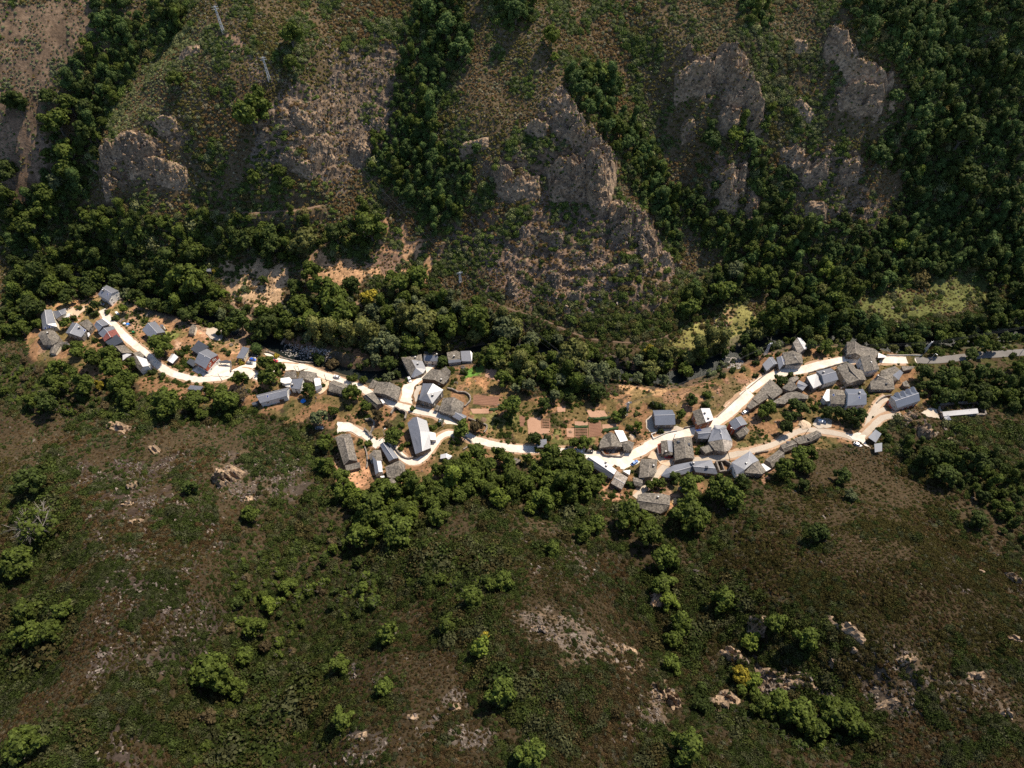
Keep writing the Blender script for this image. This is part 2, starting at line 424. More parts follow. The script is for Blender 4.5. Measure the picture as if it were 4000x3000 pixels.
# ------------------------------------------------------------------ buildings
# view | name | roof material | wall material | eave height | ridge rise | roof corners (e eave, r ridge, m middle, l low) | faces | label | extras
# faces 'G' = two slopes over corners A B C D with ridge ends R1 (between D and A) and R2 (between B and C); Gh1 / Gh2 add a hip at R1 / R2; 'Q' = one plane
BLD = """
Z1|house|S|white|5.6|2.0|780,278e 895,347e 1005,237e 875,176e 832,205r 932,268r|G|slate house with a big white gable apart above the western garden|ch:842,240 sky:890,275
a|farmhouse|S|cream|4.6|1.9|105,750e 195,665r 338,655e 430,955e 240,975r 150,1092e 455,1030l|0145 1234 436 465|long blue slate farmhouse with two skylights at the western end|sky:210,1060 sky:295,1030
a|house|S|cream|4.2|1.4|345,690e 495,682r 640,628e 655,745e 562,778r 440,862e|0145 1234|dark slate house wedged beside the long western farmhouse|
a|porch|P|white|2.7|0.2|565,788e 735,735e 740,795e 620,870e|Q|pale blue porch roof on the sandy western yard|
a|stone_house|O|stone|4.0|2.2|45,1210e 100,1130e 300,1090e 400,1120e 515,1240e 480,1350e 350,1430e 165,1425e 235,1185r 290,1290r|018 128 238 348 4598 569 679 7089|crooked stone-slab house with many-sided mossy roof at the western edge|ch:272,1180
a|shed|O|white|2.4|0.8|400,1350r 690,1350r 650,1412e 440,1432e|Q|low stone-slab lean-to below the many-sided roof|
a|shed|O|cream|2.3|0.9|330,1488e 290,1600e 420,1612e 530,1432e 415,1415r 343,1592r|G|small ridged grey shed lowest of the western cluster|
a|house|S|stone|4.6|1.9|785,938e 640,1165e 980,1258e 1095,1105e 890,945r 735,1172r|G|slate house with a bright sunlit slope and red porch wall|ch:945,1065 sky:1055,1110
a|porch|P|red|2.6|0.2|1108,1160e 1150,1148e 1176,1202e 1130,1252e|Q|small white awning beside the red porch wall|
a|stone_house|O|stone|4.0|1.4|925,950e 1110,865e 1145,890r 1245,985e 1140,1120e 1005,1005r|0125 2345|old stone-slab roof behind the bright slate house|
b|terrace_house|S|stone|5.4|1.8|150,388e 250,528e 478,368e 325,245e 203,302r 338,413r|G|end terrace slate house next to the white canopy|
b|canopy|W|white|3.4|0.3|325,243r 363,224e 562,402e 480,366r|Q|narrow white panelled canopy along the roadside terrace|
b|terrace_house|S|stone|5.0|1.7|240,560e 345,660e 605,468e 560,400e 360,450r 437,530r|G|middle terrace slate house before the red roof|
b|terrace_house|R|white|4.8|1.6|345,658e 375,742e 722,635e 610,470e 437,530r 510,648r|G|terrace house with the dull red tiled roof|
b|barn|D|stone|4.2|2.0|380,735e 640,585r 782,742r 525,872e|Q|large dark charcoal barn roof below the red tiles|
b|stone_house|O|stone|3.4|1.4|590,865e 735,1010e 1000,985e 800,812e 615,843r 755,985r|G|mossy stone-slab house below the charcoal barn roof|
b|barn|O|stone|3.0|1.0|990,990r 1140,945e 1315,1110e 1100,1120r|Q|low mossy lean-to barn against the road bend|
b|shed|P|stone|2.8|0.8|765,985e 960,1015r 860,1085r 770,1150e|Q|pale metal shed roof behind the roadside lean-to|
b|house|O|white|4.8|1.8|880,1085e 1135,1365e 1335,1262e 1290,1120e 1050,1040r 1200,1288r|G1245:P|house with a long white gable facing down the road|
b|annex|P|white|3.6|0.2|1272,1190e 1318,1158e 1370,1240e 1330,1262e|Q|tiny white flat-roofed annex on the white gabled house|
b|house|S|stone|4.8|1.9|1185,490e 1385,700e 1690,535e 1470,305e 1312,340r 1522,562r|G|grey slate house half behind the big roadside tree|
b|annex|S|white|3.0|0.6|1560,372e 1650,372r 1648,415r 1590,425e|Q|white walled annex behind the grey slate roadside house|
b|hut|P|wood|2.4|0.9|1830,1008e 1725,1150e 1848,1213e 1972,1075e 1888,1007r 1770,1167r|G|small bright-roofed hut in the shade of the big roadside tree|
b|hut|W|white|1.6|0.3|595,100e 645,85e 692,135e 640,152e|Q|tiny white polytunnel box in the western garden|
c|shed|O|cream|2.3|0.7|270,130e 345,165e 325,238r 295,335e 190,325e 205,232r|0125 5234|narrow two-tone shed left of the gravel platform|
c|shed|D|stone|3.4|1.3|230,645e 390,460r 600,590r 385,740e|Q|broad dark slate lean-to behind the red gabled house|
c|house|S|redwhite|6.0|2.2|305,905e 535,1038e 785,757e 560,630e 397,712r 640,838r|G|slate roofed house with red gable and white ground floor|ch:705,705 gw:730,845 gw:670,910
c|shed|D|stone|2.6|0.3|145,910e 215,830r 340,880r 290,1000e|Q|square dark flat-roofed shed left of the red gabled house|
c|mill|S|cream|3.4|0.7|1155,815e 1285,588e 1420,622r 1300,832r|Q|grey slate building with cream wall beside the car yard|
c|shed|S|stone|2.5|0.6|165,1450e 225,1370r 495,1395r 415,1482e|Q|slate shed below the road bend with bare rafters beside it|
c|pergola|D|wood|2.6|0.2|800,885e 960,858r 1045,890r 1040,925e 820,920e|Q|dark curved awning over the white yard|
d|long_barn|S|white|4.4|1.2|200,1080e 790,915e 830,732e 118,903e 132,945r 775,795r|G|long low slate barn with a white rounded gable|sky:365,930
d|shed|D|stone|2.2|0.3|10,1070r 150,1030r 150,1090e 40,1125e|Q|tiny dark shed at the lower end of the long slate barn|
d|house|W|white|3.4|0.3|640,540e 830,515e 890,575e 855,640e 735,655e 640,620e|Q|white flat-roofed building above the long slate barn|
d|annex|W|white|1.8|0.2|735,658e 855,642e 842,722e 742,712e|Q|lower white terrace between slate barn and slate house|
d|house|S|white|4.6|1.5|885,560r 1130,540r 1095,700m 1055,780e 852,752e|Q|dark slate house left of the tree-hidden courtyard|ch:905,690
d|stone_house|O|stone|4.4|1.5|1070,382e 1012,548e 1340,620e 1425,430e 1240,385r 1180,560r|G|stone-slab house along the upper road edge|
d|house|W|white|3.4|0.4|1355,530e 1500,535e 1510,680e 1390,712e|Q|dazzling white flat roof right of the courtyard tree|
d|annex|S|white|2.6|0.5|1390,722r 1530,682r 1535,740e 1400,812e|Q|grey lean-to under the dazzling white flat roof|
d|stone_house|O|stone|3.4|0.9|750,390r 975,383r 935,548e 690,535e|Q|low stone roof behind two leaning poles|
d|barn|O|stone|3.6|1.5|1675,815e 1985,890e 2180,715e 1780,578e 1695,640r 2000,755r|G|stone barn below the road where the white car passes|
e|barn|O|stone|4.2|1.9|510,625e 423,808e 845,945e 905,725e 720,632r 642,840r|G|big stone-slab barn with bright ridge at the junction|
e|shed|O|stone|2.4|0.4|430,580r 510,620r 435,742e 340,720e|Q|reddish lean-to stuck to the junction barn|
e|barn|O|stone|3.8|1.5|248,872e 482,1080e 575,1005e 432,797e 308,845r 505,1015r|G|narrow stone barn with a pale strip roof by the road|
e|hut|W|white|2.4|0.2|555,932e 590,925e 636,980e 600,1002e|Q|small white block at the end of the narrow barn|
e|house|O|stone|4.8|2.2|912,205e 1005,195e 1268,148e 1285,268e 1350,405e 1290,482e 1130,555e 1085,545e 1092,245r 1165,383r|018 1238 8349:S 945:S 956:S 967:S 7089|large house with fan-shaped slate hip and sunlit slope by the river|ch:1163,215 ch:1205,325
e|house|O|white|4.6|1.6|1305,265e 1595,272e 1535,110e 1312,92e 1306,165r 1540,170r|G0145:S|white fronted house with door and window by the river trees|ch:1535,165
e|house|O|pale|4.4|1.4|1703,118r 1870,85r 1935,108r 1937,235m 1955,278e 1735,305e 1728,252m|01236 6345:S|left half of the paired pale riverside houses|ch:1832,195
e|house|S|pale|4.4|1.3|1943,95r 2110,88r 2145,128m 2138,272e 1960,268e|Q|right half of the paired pale riverside houses|
e|barn|O|wood|3.8|1.8|1435,400e 1268,568e 1650,668e 1755,548e 1592,425r 1490,592r|G|open fronted stone barn above the bright hipped house|ch:1610,600
e|hut|O|stone|2.8|0.8|1600,420e 1690,355r 1775,450r 1720,540e|Q|rough stone hut right of the open fronted barn|
e|house|S|stone|5.8|2.3|1292,652e 1465,655r 1645,765e 1455,1005e 1220,935e 1365,832r|0154 1235 534|big hipped slate house with one dazzling white slope|ch:1462,865
e|stone_house|O|stone|4.0|2.0|1640,905e 1830,890r 2005,990e 1950,1160e 1800,1210e 1565,1130e 1775,1035r|0165 1236 634 645|hipped stone house inside the curved garden wall|
e|annex|O|stone|2.2|0.4|1530,1025r 1590,1045r 1545,1125e 1485,1105e|Q|low stone annex left of the hipped stone house|
e|shed|S|stone|2.8|0.8|1798,1225e 1985,1328e 2052,1218e 1880,1138e 1845,1148r 2015,1258r|G|small slate shed at the roadside below the hipped stone house|
f|great_barn|S|stone|5.0|2.0|1378,232e 1475,135e 1542,125r 1600,375r 1638,718r 1515,770e 1712,192e 1760,385e 1782,662e|012 023 0345 2673 3784|great white-roofed barn in the loop of the lane|
f|annex|W|white|3.2|0.3|1757,382r 1862,402e 1872,526e 1776,520r|Q|white square annex on the great barn|
f|long_barn|O|stone|4.8|1.9|130,475e 240,425e 395,415e 510,885e 375,868r 280,962e 283,488r|0645 6234 0126|long grey stone-slab barn on the orange ground|
f|shed|O|stone|2.6|0.6|298,965r 548,905r 572,1000e 322,1062e|Q|dark lean-to at the foot of the long grey barn|
f|barn|S|stone|4.0|1.4|900,608e 1060,895e 1228,832e 1012,548e 948,565r 1145,848r|G|narrow slate barn with one bright strip slope|
f|stone_house|O|stone|3.6|1.6|705,790e 800,695e 915,700e 945,870e 850,885m 760,940e 830,745r|016 126 236 346 456 506|lumpy old stone roof behind the narrow slate barn|
f|house|S|white|4.2|1.2|768,800e 825,1125e 950,1075e 925,885e 852,885r 885,1078r|G2345:P|thin house with a white metal slope in the lower cluster|
f|stone_house|O|stone|4.2|2.0|990,990e 1110,935e 1248,872e 1340,960e 1340,1085e 1155,1185e 1030,1165e 1222,965r|017 127 237 347 457 7560|wide stone-slab house at the lane bend|
f|shed|O|stone|1.6|0.4|1000,1222r 1120,1180r 1195,1250e 1140,1310e 1040,1300e|Q|low slab-covered shed under the wide stone house|
f|hut|P|stone|2.2|0.9|1950,778e 2045,757r 2155,800e 2090,870e 2050,830r 1945,850e|0145 1234|tiny hut with one white slope in the lower trees|
f|hut|W|white|2.0|0.2|908,1150e 975,1140e 982,1168e 915,1178e|Q|little white box behind the thin white-sloped house|
Z4|hut|W|white|2.0|0.3|20,1490e 60,1445r 100,1490e 65,1530e|Q|tiny white roof on bare red soil among trees|
Z4|hut|O|stone|2.2|0.6|575,1330e 640,1320r 715,1350e 635,1402e 575,1390e|014 12 1234|pinkish stone hut below the village road|
Z4|garage|S|wood|2.7|0.7|892,1107e 1010,1102e 1013,1135r 1015,1195e 895,1198e 890,1138r|0125 5234|small blue slate garage beside the tan plot|
g|house|O|ruin|4.0|2.2|230,722e 240,580e 330,440e 465,370r 560,420e 640,560e 715,615e 720,690e 485,682m|018 128 238 3458 568 678|half-collapsed house with a tall curved stone roof|
g|shed|W|stone|3.8|0.6|555,335e 740,340e 845,555r 680,590r|Q|white metal slope behind the half-collapsed house|
g|stone_house|O|stone|3.6|1.4|710,600e 870,560e 985,600e 940,770e 760,770e 850,640r|015 125 235 345 405|low rounded stone house at the corner of the square|
g|house|P|stone|4.4|1.8|-100,1010e 490,1385e 605,1195e 170,890e -11,915r 548,1292r|G0145:S|long house with a pinkish sunlit slope along the square|ch:365,1040 ch:375,1115
g|stone_house|L|stone|3.8|1.2|610,1210e 845,1355e 715,1615e 478,1480e 540,1350r 775,1490r|G|pale lichened stone roof below the square|
g|shed|W|white|2.4|0.2|730,1210e 900,1190e 880,1300e|012|white triangular shed roof by the square|
g|stone_house|O|stone|5.0|1.8|1125,955e 1300,955e 1480,960e 1465,1230e 1380,1345e 1275,1345r 1085,1365e 1312,1030r|0756 0127 72345|stone house with a chimney right of the blue car|ch:1395,1115
g|shed|O|stone|3.0|0.8|965,1345e 1165,1395e 1150,1555e 985,1520e 960,1440r 1165,1478r|G|small stone shed below the chimneyed stone house|
h|house|B|stone|5.0|2.0|350,165e 735,155e 797,445e 400,458e 383,265r 788,252r|G|square blue slate house on a concrete terrace|
h|house|O|brick|5.8|2.0|1130,185e 1230,457e 1550,348e 1470,123e 1290,127r 1392,402r|G2345:P|house with one brown and one dazzling slope above the street|ch:1370,228 ch:1440,330
h|house|O|stone|4.2|1.3|508,768e 632,750r 745,760e 757,992e 735,1040e 530,1030e 660,970r|0165 1236:S 6345|small house with a red lean-to beside the street|ch:600,990
h|lean_to|RB|white|2.6|0.6|445,830e 515,800r 535,995r 470,1005e|Q|bright red tiled lean-to facing the street|
h|barn|O|stone|5.4|2.0|758,725e 790,1152e 1172,1110e 1110,690e 965,690r 1000,1095r|G|big square stone barn with two dark roof vents|vent:860,780 vent:1060,830
i|house|S|stone|4.8|1.6|250,765e 690,668e 585,1000e 320,985e 325,858r 685,828r|G|slate house with three blue solar panels|sol:300,775 sol:340,768 sol:380,760
i|house|S|stone|5.8|2.1|718,705e 590,1075e 1250,1050e 1090,728e 930,738r 985,1008r|G|tall slate house joined to the solar panel house|ch:1195,905
i|stone_house|O|stone|4.6|1.8|600,1078e 985,1012r 1250,1055e 1245,1200e 1170,1305e 1040,1342m 770,1300e|0156 12345:L|stone-slab house with a rounded lichened end|
i|annex|O|stone|3.4|0.8|375,1225e 620,1160r 770,1300r 525,1388e|Q|stone annex left of the rounded lichened end|
i|annex|S|stone|4.2|0.5|755,615e 1085,635e 1090,715r 850,745r 745,685e|Q|light slate annex at the head of the tall slate house|
i|house|S|red|6.2|1.9|1155,545e 1303,757e 1658,597e 1490,372e 1342,425r 1490,640r|G|red walled slate house at the street corner|
i|shed|O|stone|3.4|1.2|1305,790e 1450,965e 1712,760e 1600,650e 1500,672r 1662,862r|G|stone shed tucked behind the red walled house|
j|long_house|S|stone|4.0|1.4|600,462e 690,345e 820,285e 1085,230e 1135,305r 880,378r 760,410r 1170,370e 1000,430e 740,500e|1256 2345 4785 5896 016 069|long bent slate row above the lane|
j|long_house|S|stone|4.4|1.5|1088,228e 1440,198e 1555,440e 1180,400e 1140,308r 1510,338r|G|slate row house with white chimney beside the roofless shell|ch:1140,262 vent:1362,320
k|house|S|white|5.4|1.5|100,735e 520,475r 490,630r 725,690e 575,755m 400,900m 385,990l 215,1010l|01245 0567 1342|angular slate house with a white side wall on the lane|ch:275,620
k|annex|L|white|4.0|0.8|218,1014r 385,992r 445,1110e 285,1140e|Q|pale slab-roofed annex below the angular slate house|
k|stone_house|O|stone|3.6|1.3|395,960e 700,1040e 890,940e 715,700e 580,765r 790,1002r|G|stone house right under the angular slate house|
k|lean_to|P|white|2.4|0.4|775,772r 830,762r 1000,880e 890,935e|Q|pale metal lean-to between two stone barns|
k|barn|O|stone|4.0|1.5|865,675e 1185,443e 1310,620e 1030,855e 980,737r 1300,515r|G|first stone barn of the lane row nearest the angular house|
k|barn|O|stone|3.8|1.3|1205,340e 1480,222e 1600,390e 1300,505e 1262,422r 1590,300r|G|second stone barn of the lane row with a small vent|vent:1380,280
k|barn|O|stone|3.4|1.0|1500,205r 1745,110r 1890,265e 1640,320e|Q|third and lowest stone barn of the lane row|
k|barn|O|stone|3.8|1.3|1755,125e 2040,5e 2160,130e 1890,268e 1850,200r 2125,50r|G|last stone barn of the lane row by the leaning pole|
j|great_barn|O|stone|4.2|1.9|215,780e 330,745e 600,755e 757,790e 752,945r 215,872r 735,1020e 600,1090e 205,985e|012345 54678|broad stone barn alone below the lane|ch:550,825
j|hut|O|wood|2.4|0.5|880,662e 930,625r 1080,740r 1010,800e|Q|dark hut in deep shade under the big trees|
l|house|L|stone|4.2|1.6|1022,205e 1115,98r 1190,108e 1332,275e 1300,330e 1250,335r 1165,412e 1110,390e|01567 12345:P|pale roofed house alone on the green bank|
l|stone_house|O|pale|4.8|1.8|810,400e 1020,358e 1205,435e 1228,625e 1120,665e 880,650e 1025,420r 1150,600r|016 126 2376 347 457 5067|big stone-slab house with a pale curved front wall|ch:975,350
l|house|S|stone|4.2|1.2|690,500e 745,742e 878,645e 838,485e 785,468r 832,645r|G|narrow slate house squeezed against the pale curved front|sky:835,560
l|house|S|stone|4.2|1.5|405,640e 490,772e 712,622e 612,488e 543,495r 640,642r|G|slate house leftmost of the upper street row|
l|stone_house|O|stone|4.6|1.6|355,1150e 560,938e 640,990e 808,1160e 805,1215e 612,1342e 475,1215m 620,1100r|1237 3457 567 6017|large sharp-cornered stone house along the street|
l|stone_house|O|stone|4.0|1.2|195,1335e 360,1165e 530,1310e 330,1440e 265,1375r 478,1215r|G|stone house between two others along the street|
l|stone_house|O|stone|3.6|0.9|80,1492e 190,1352r 330,1447r 165,1548e|Q|lowest stone house of the street row above the white car|
l|canopy|T|wood|2.6|0.3|465,1357r 560,1305r 620,1360e 560,1430e|Q|tan wooden canopy behind the street row|
l|stone_house|O|stone|4.0|1.6|808,1120e 880,1000e 975,905m 1110,870e 1145,930e 1040,1000r 1130,1105e 985,1185e|0125 0567 2345|rounded stone-slab house behind the roadside hedge|
l|shed|S|stone|3.2|0.9|1145,958e 1335,1052e 1225,1170e 1110,1100e 1110,1025r 1295,1085r|G|grey slate shed right of the rounded stone house|
l|long_barn|O|stone|3.0|1.0|570,1420e 700,1340e 900,1215e 1095,1185e 1335,1268e 1330,1335e 1170,1240r 990,1330m 860,1440e|0178 1278 2367 346 456 567|long sagging stone barn half lost in bushes|
m|house|S|stone|4.2|1.4|108,880r 300,820r 455,1020e 245,1118e|Q|plain slate slope left of the tall slate house|
m|house|S|pale|5.4|1.9|300,775e 590,705e 747,937e 455,1025e 413,857r 692,780r|G|tall slate house with a pale ridge line above the street|ch:440,805
m|great_barn|O|stone|5.0|2.0|712,692e 905,592m 985,745r 1170,942r 925,1028e 1050,640e 1095,720e 1225,752e 1310,945e|01234 1562 26783|great dark stone barn in the upper cluster|
m|house|O|stone|4.6|1.9|912,185e 1085,170r 1090,408r 922,442e 1200,250e 1480,325e 1560,395e 1490,500e 1195,460e|0123 1482 45678|stone house with a long low wing over the street|
m|annex|P|stone|3.0|0.5|1550,400r 1710,470e 1700,495e 1540,500r|Q|pale metal roof tip at the end of the long low wing|
m|house|O|white|5.6|1.8|1180,475e 1268,788e 1575,730e 1480,495e 1378,445r 1465,742r|G|stone roofed house with a white front and two windows|ch:1560,660
m|stone_house|O|stone|3.8|1.6|1585,850e 1600,760e 1880,665e 1985,740m 2050,800e 1960,950e 1850,960e 1840,850r|1237 3457:S 567 017 067|stone roof patched with blue slate in the upper cluster|
Z7|shed|O|stone|2.6|0.4|700,475r 870,475r 830,512e 720,532e|Q|small stone shed by the dark trees at the road end|
m|stone_house|O|stone|4.2|1.8|1385,980e 1530,870r 1720,940r 1840,870e 1880,1135e 1640,1140e 1400,1135e 1830,850e|01256 2345 1732|stone house with a bright chimney pot in the upper cluster|ch:1528,880 vent:1700,1020
m|hut|O|stone|2.6|0.5|2030,1000e 2110,950r 2190,1085r 2060,1070e|Q|small dark hut right of the upper cluster|
m|house|O|white|4.8|1.7|572,1132e 850,1150e 885,1255r 885,1435e 590,1425e 735,1252r|0125 5234 054|stone roofed house between white gable and blue slate|sky:650,1250
m|annex|W|white|4.6|0.6|512,1140r 570,1132r 588,1365e 500,1372e 432,1300e|Q|white gabled front end of the lower row|
m|house|B|white|5.4|1.9|878,1128e 1240,1130e 1312,1438e 925,1470e 940,1235r 1312,1235r|G|smooth blue slate house with a white left wall|ch:1160,1220 sky:1165,1300
n|house|B|redbase|5.2|2.0|588,292e 972,165e 1082,362e 703,485e 665,368r 1060,236r|G|long slate house with white-fronted dormers|dorm:700,275 dorm:790,250 dorm:880,218 dorm:955,185
n|long_shed|S|stone|3.0|0.6|1450,545e 2035,490e 2055,572r 1470,622r|Q|long low slate shed inside the walled enclosure|
n|hut|S|stone|2.4|0.5|1480,632e 1550,600e 1605,680e 1495,692e 1548,640r|014 124 234 304|little slate hut outside the walled enclosure|
n|carport|B|wood|3.0|0.5|215,970r 340,840r 440,910e 345,1060e|Q|ribbed slate carport at the gravel fork|
n|carport|B|wood|2.6|0.4|320,1080r 450,1060r 450,1200e 330,1220e|Q|second smaller ribbed carport below the fork|
n|hut|S|stone|2.4|0.5|1580,150e 1640,130r 1730,190r 1660,198e|Q|slate hut among dark trees above the enclosure|
Z1|hut|O|stone|2.2|0.6|1688,42e 1720,5r 1752,20r 1722,52e|Q|tiny stone hut in the woods above the village|
Z1|hut|S|stone|2.4|0.5|1945,-8r 2000,-2r 2006,30e 1955,28e|Q|blue grey hut roof beside the yellow bush above the village|
"""
HOUSE_LIKE = ('farmhouse', 'house', 'stone_house', 'terrace_house', 'long_house', 'mill')
CATS = {'farmhouse': 'house', 'house': 'house', 'stone_house': 'house', 'terrace_house': 'house', 'long_house': 'house', 'mill': 'building', 'porch': 'porch', 'shed': 'shed', 'canopy': 'canopy',
        'barn': 'barn', 'great_barn': 'barn', 'long_barn': 'barn', 'annex': 'annex', 'hut': 'hut', 'pergola': 'awning', 'garage': 'garage', 'lean_to': 'lean-to', 'long_shed': 'shed', 'carport': 'carport'}
GF = {'': ['0154', '2345'], 'h1': ['304'], 'h2': ['125']}
buildings = []
for row in BLD.strip().split('\n'):
    v, nm, rm, wm, he, rh, vs, fs, lb, ex = row.split('|')
    he = float(he); rh = float(rh)
    px, hh = [], []
    for t in vs.split():
        hh.append({'e': he, 'r': he + rh, 'm': he + rh * .55, 'l': he - .7}[t[-1]])
        px.append([float(q) for q in t[:-1].split(',')])
    px = PX(v, px); hh = np.array(hh)
    faces = []
    if fs.startswith('G'):
        ov = dict(o.split(':') for o in fs[1:].split() if ':' in o)
        for f in ('0154', '2345'):
            m = rm
            for o, mm in ov.items():
                if set(o) == set(f):
                    m = mm
                elif len(ov) and set(o) == set('1245') and f == '2345':
                    m = mm
            faces.append(([int(c) for c in f], m))
    elif fs == 'Q':
        faces.append((list(range(len(px))), rm))
    else:
        for f in fs.split():
            if ':' in f:
                f, m = f.split(':')
            else:
                m = rm
            if len(f) > 2:
                faces.append(([int(c) for c in f], m))
    z0 = float(at(px.mean(0)[None])[0, 2])
    for _ in range(4):
        P3 = on_plane(px, z0 + hh)
        z0 = float(H(P3[:, 0], P3[:, 1]).mean())
    P3 = on_plane(px, z0 + hh)
    buildings.append(dict(view=v, name=nm, rm=rm, wm=wm, he=he, rh=rh, P=P3, faces=faces, label=lb, extras=ex.split(), z0=z0))
    # the ground under it is dug level
    c = P3[:, :2].mean(0)
    order = np.argsort(np.arctan2(P3[:, 1] - c[1], P3[:, 0] - c[0]))
    hull = P3[order, :2]
    grown = c + (hull - c) * (1 + 0.6 / np.maximum(np.linalg.norm(hull - c, axis=1), 1))[:, None]
    m = inpoly(XX, YY, grown)
    HM[m] = np.minimum(HM[m], z0 + 0.25)
    occ |= m
    buildings[-1]['hull'] = hull

# ------------------------------------------------------------------ materials (procedural)
MATS = {}
def new_mat(name):
    m = bpy.data.materials.new(name); m.use_nodes = True
    nt = m.node_tree; nt.nodes.clear()
    out = nt.nodes.new('ShaderNodeOutputMaterial')
    MATS[name] = m
    return m, nt, out


def surf(name, col, rough=.85, var=.35, scale=1.2, bump=.25, spec=.3, col2=None, cell=0.0, cellvar=.5, metal=0.0, bscale=None):
    """diffuse surface with two scales of noise, optional stone/slate cells"""
    m, nt, out = new_mat(name)
    N = nt.nodes; L = nt.links
    geo = N.new('ShaderNodeNewGeometry')
    n1 = N.new('ShaderNodeTexNoise'); n1.inputs['Scale'].default_value = scale; n1.inputs['Detail'].default_value = 6; n1.inputs['Roughness'].default_value = .65
    n2 = N.new('ShaderNodeTexNoise'); n2.inputs['Scale'].default_value = scale * .13; n2.inputs['Detail'].default_value = 3
    L.new(geo.outputs['Position'], n1.inputs['Vector']); L.new(geo.outputs['Position'], n2.inputs['Vector'])
    add = N.new('ShaderNodeMath'); add.operation = 'ADD'; L.new(n1.outputs['Fac'], add.inputs[0]); L.new(n2.outputs['Fac'], add.inputs[1])
    rmp = N.new('ShaderNodeMapRange'); rmp.inputs['From Min'].default_value = .6; rmp.inputs['From Max'].default_value = 1.4
    L.new(add.outputs[0], rmp.inputs['Value'])
    mix = N.new('ShaderNodeMix'); mix.data_type = 'RGBA'
    c = np.array(col); c2 = np.array(col2) if col2 is not None else c * (1 + var)
    c1 = c * (1 - var) if col2 is None else c
    mix.inputs['A'].default_value = (*c1, 1); mix.inputs['B'].default_value = (*np.clip(c2, 0, 1), 1)
    L.new(rmp.outputs[0], mix.inputs['Factor'])
    col_out = mix.outputs['Result']
    hsrc = add.outputs[0]
    if cell > 0:
        vo = N.new('ShaderNodeTexVoronoi'); vo.inputs['Scale'].default_value = cell
        L.new(geo.outputs['Position'], vo.inputs['Vector'])
        sep = N.new('ShaderNodeSeparateColor'); L.new(vo.outputs['Color'], sep.inputs[0])
        mr = N.new('ShaderNodeMapRange'); mr.inputs['To Min'].default_value = 1 - cellvar; mr.inputs['To Max'].default_value = 1 + cellvar
        L.new(sep.outputs[0], mr.inputs['Value'])
        mu = N.new('ShaderNodeMix'); mu.data_type = 'RGBA'; mu.blend_type = 'MULTIPLY'; mu.inputs['Factor'].default_value = 1
        L.new(col_out, mu.inputs['A']); L.new(mr.outputs[0], mu.inputs['B'])
        col_out = mu.outputs['Result']
        hh_ = N.new('ShaderNodeMath'); hh_.operation = 'ADD'; L.new(sep.outputs[1], hh_.inputs[0]); L.new(add.outputs[0], hh_.inputs[1]); hsrc = hh_.outputs[0]
    b = N.new('ShaderNodeBsdfPrincipled')
    b.inputs['Roughness'].default_value = rough; b.inputs['Specular IOR Level'].default_value = spec; b.inputs['Metallic'].default_value = metal
    L.new(col_out, b.inputs['Base Color'])
    if bump > 0:
        bp = N.new('ShaderNodeBump'); bp.inputs['Strength'].default_value = bump; bp.inputs['Distance'].default_value = .25
        L.new(hsrc, bp.inputs['Height']); L.new(bp.outputs[0], b.inputs['Normal'])
    L.new(b.outputs[0], out.inputs['Surface'])
    return m


def leafy(name, attr=True, col=(.05, .08, .02), trans=.22, spec=.12):
    m, nt, out = new_mat(name)
    N = nt.nodes; L = nt.links
    if attr:
        at_ = N.new('ShaderNodeAttribute'); at_.attribute_type = 'INSTANCER'; at_.attribute_name = 'tcol'
        c = at_.outputs['Color']
    else:
        rgb = N.new('ShaderNodeRGB'); rgb.outputs[0].default_value = (*col, 1); c = rgb.outputs[0]
    geo = N.new('ShaderNodeNewGeometry')
    no = N.new('ShaderNodeTexNoise'); no.inputs['Scale'].default_value = .9; no.inputs['Detail'].default_value = 3
    L.new(geo.outputs['Position'], no.inputs['Vector'])
    mr = N.new('ShaderNodeMapRange'); mr.inputs['From Min'].default_value = .3; mr.inputs['From Max'].default_value = .7; mr.inputs['To Min'].default_value = .55; mr.inputs['To Max'].default_value = 1.5
    L.new(no.outputs['Fac'], mr.inputs['Value'])
    rp = N.new('ShaderNodeMath'); rp.operation = 'MULTIPLY_ADD'; rp.inputs[1].default_value = .7; rp.inputs[2].default_value = .65
    L.new(geo.outputs['Random Per Island'], rp.inputs[0])
    mm = N.new('ShaderNodeMath'); mm.operation = 'MULTIPLY'; L.new(mr.outputs[0], mm.inputs[0]); L.new(rp.outputs[0], mm.inputs[1])
    mu = N.new('ShaderNodeMix'); mu.data_type = 'RGBA'; mu.blend_type = 'MULTIPLY'; mu.inputs['Factor'].default_value = 1
    L.new(c, mu.inputs['A']); L.new(mm.outputs[0], mu.inputs['B'])
    b = N.new('ShaderNodeBsdfPrincipled'); b.inputs['Roughness'].default_value = .65; b.inputs['Specular IOR Level'].default_value = spec
    L.new(mu.outputs['Result'], b.inputs['Base Color'])
    t = N.new('ShaderNodeBsdfTranslucent'); L.new(mu.outputs['Result'], t.inputs['Color'])
    mx = N.new('ShaderNodeMixShader'); mx.inputs[0].default_value = trans
    L.new(b.outputs[0], mx.inputs[1]); L.new(t.outputs[0], mx.inputs[2])
    L.new(mx.outputs[0], out.inputs['Surface'])
    return m


